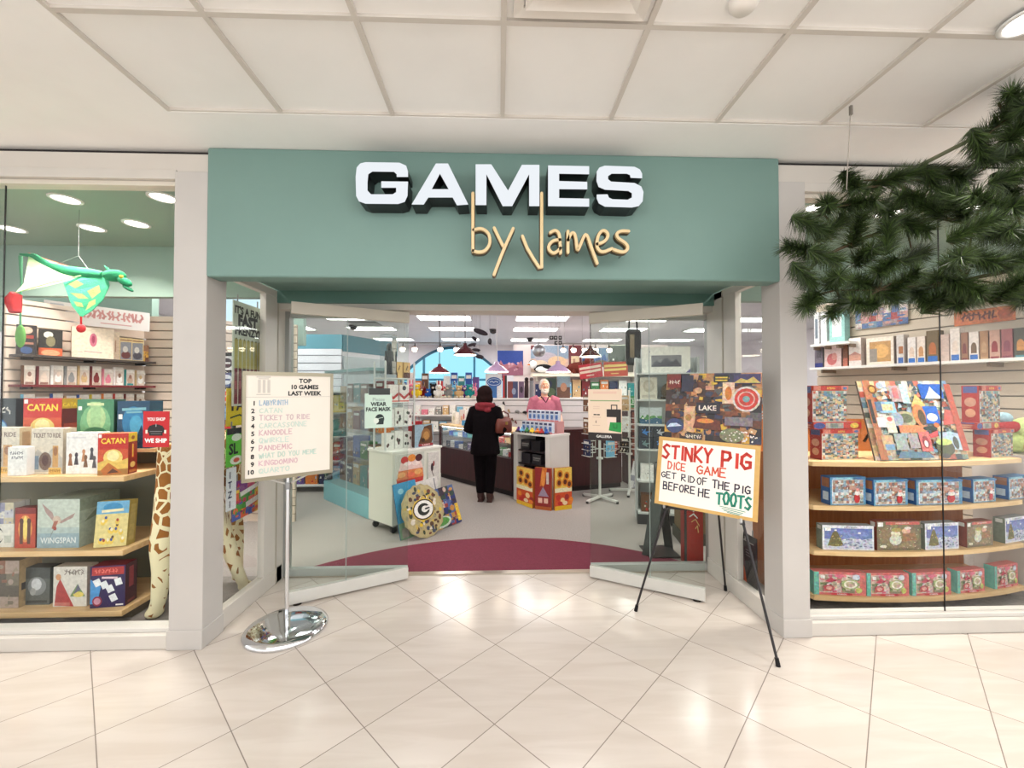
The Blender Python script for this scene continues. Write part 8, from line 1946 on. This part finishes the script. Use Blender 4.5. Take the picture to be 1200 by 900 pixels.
# her bag
q = W(587, 502, 5.93)
hb = thing('handbag', "brown leather handbag hanging at the woman's right side", 'bag', (p_.x + .27, p_.y - .03, 1.0), R(40))
m = MB().rings([((0, 0, 0), .13, .045), ((0, 0, .02), .15, .06), ((0, 0, .12), .15, .062), ((0, 0, .2), .125, .045), ((0, 0, .225), .10, .02)], n=18)
m.build('bag_body', 'brown_leather', hb, smooth=True)
MB().tube([(-.10, 0, .2), (-.08, -.0, .27), (0, .01, .31), (.08, 0, .27), (.10, 0, .2)], .011, n=8).build('handle', 'brown_leather', hb, smooth=True)
MB().bx(-.02, .02, -.066, -.058, .12, .16, rgb(190, 160, 90)).build('clasp', 'metal', hb)

# ---- shopkeeper facing us behind the counter
HM = 1.80; YM = 7.3
mn = thing('person', 'grey-bearded shopkeeper in a pink shirt and glasses standing behind the counter', 'person', (xat(638, YM), YM, 0), R(6))
k = HM / 1.75
armsM = (((-.27, -.01, 1.12), (-.27, -.20, 1.0), (.1, -.9, -.25), (0, -.2, 1)), ((.27, -.01, 1.12), (.25, -.22, 1.0), (-.1, -.9, -.25), (0, -.2, 1)))
ftM = ((0, 0), (.0, 0))
m = figure(MB(), HM, armsM, ftM, .20)
remesh(m.build('body', 'skin', mn, smooth=True), .0075)
m = MB()
m.rings([((0, 0, .90), .195, .15), ((0, 0, 1.0), .205, .16), ((0, -.01, 1.12), .205, .165), ((0, 0, 1.3), .215, .15), ((0, 0, 1.41), .195, .12), ((0, .012, 1.465), .11, .09), ((0, .012, 1.50), .078, .076)], n=24)
for s, a in zip((-1, 1), armsM):
    sh_ = Vector((s * .20, 0, 1.39)) * k; el = Vector(a[0]) * k; e2 = sh_.lerp(el, .78)
    m.tube([Vector((s * .11, 0, 1.42)) * k, sh_, sh_.lerp(el, .5), e2], [.08, .085, .078, .075], n=14)
remesh(m.build('shirt', 'pink_shirt', mn, smooth=True), .012)
MB().tube([(-.07, -.05, 1.50), (-.045, -.09, 1.47), (0, -.118, 1.40), (.045, -.09, 1.47), (.07, -.05, 1.50)], .012, rgb(70, 30, 44), 8).build('collar', 'cloth', mn)
m = MB()
for s in (-1, 1): m.tube([(s * .1, 0, .95), (s * .1, -.015, .5), (s * .09, .0, .08)], [.115, .085, .072], n=14)
remesh(m.build('trousers', 'dark_trousers', mn, smooth=True), .014)
for s in (-1, 1):
    MB().ell((s * .088, -.06, .045), (.052, .14, .048), rgb(36, 32, 32), 14, 8).bx(s * .088 - .045, s * .088 + .045, -.18, .06, 0, .02, rgb(24, 22, 22)).build('shoe', 'satin', mn)
hz = 1.645 * k
m = MB().ell((0, .03, hz + .035), (.088, .09, .095), n=18, m=12).ell((-.07, .02, hz), (.026, .06, .07)).ell((.07, .02, hz), (.026, .06, .07))
remesh(m.build('hair', 'grey_hair', mn, smooth=True), .01)
m = MB().ell((0, -.068, hz - .105), (.05, .038, .045), n=16).ell((-.045, -.045, hz - .08), (.028, .04, .05)).ell((.045, -.045, hz - .08), (.028, .04, .05)).ell((0, -.098, hz - .063), (.036, .014, .011))
remesh(m.build('beard', 'grey_hair', mn, smooth=True), .008)
m = MB()
for s in (-1, 1):
    rg = [(s * .034 + math.cos(t) * .025, -.108, hz + .0 + math.sin(t) * .019) for t in [2 * math.pi * i / 14 for i in range(15)]]
    m.tube(rg, .0028, BLACK, 5).tube([(s * .059, -.106, hz + .002), (s * .08, -.01, hz + .006)], .0025, BLACK, 5)
m.tube([(-.009, -.109, hz), (.009, -.109, hz)], .0026, BLACK, 5)
m.build('glasses', 'plastic', mn)
for s in (-1, 1):
    MB().ell((s * .034, -.083 * k, hz + .0), (.012, .008, .009), WHITE, 10, 8).ell((s * .034, -.091 * k, hz), (.0055, .004, .0055), rgb(60, 44, 34), 8, 6).build('eye', 'plastic', mn)
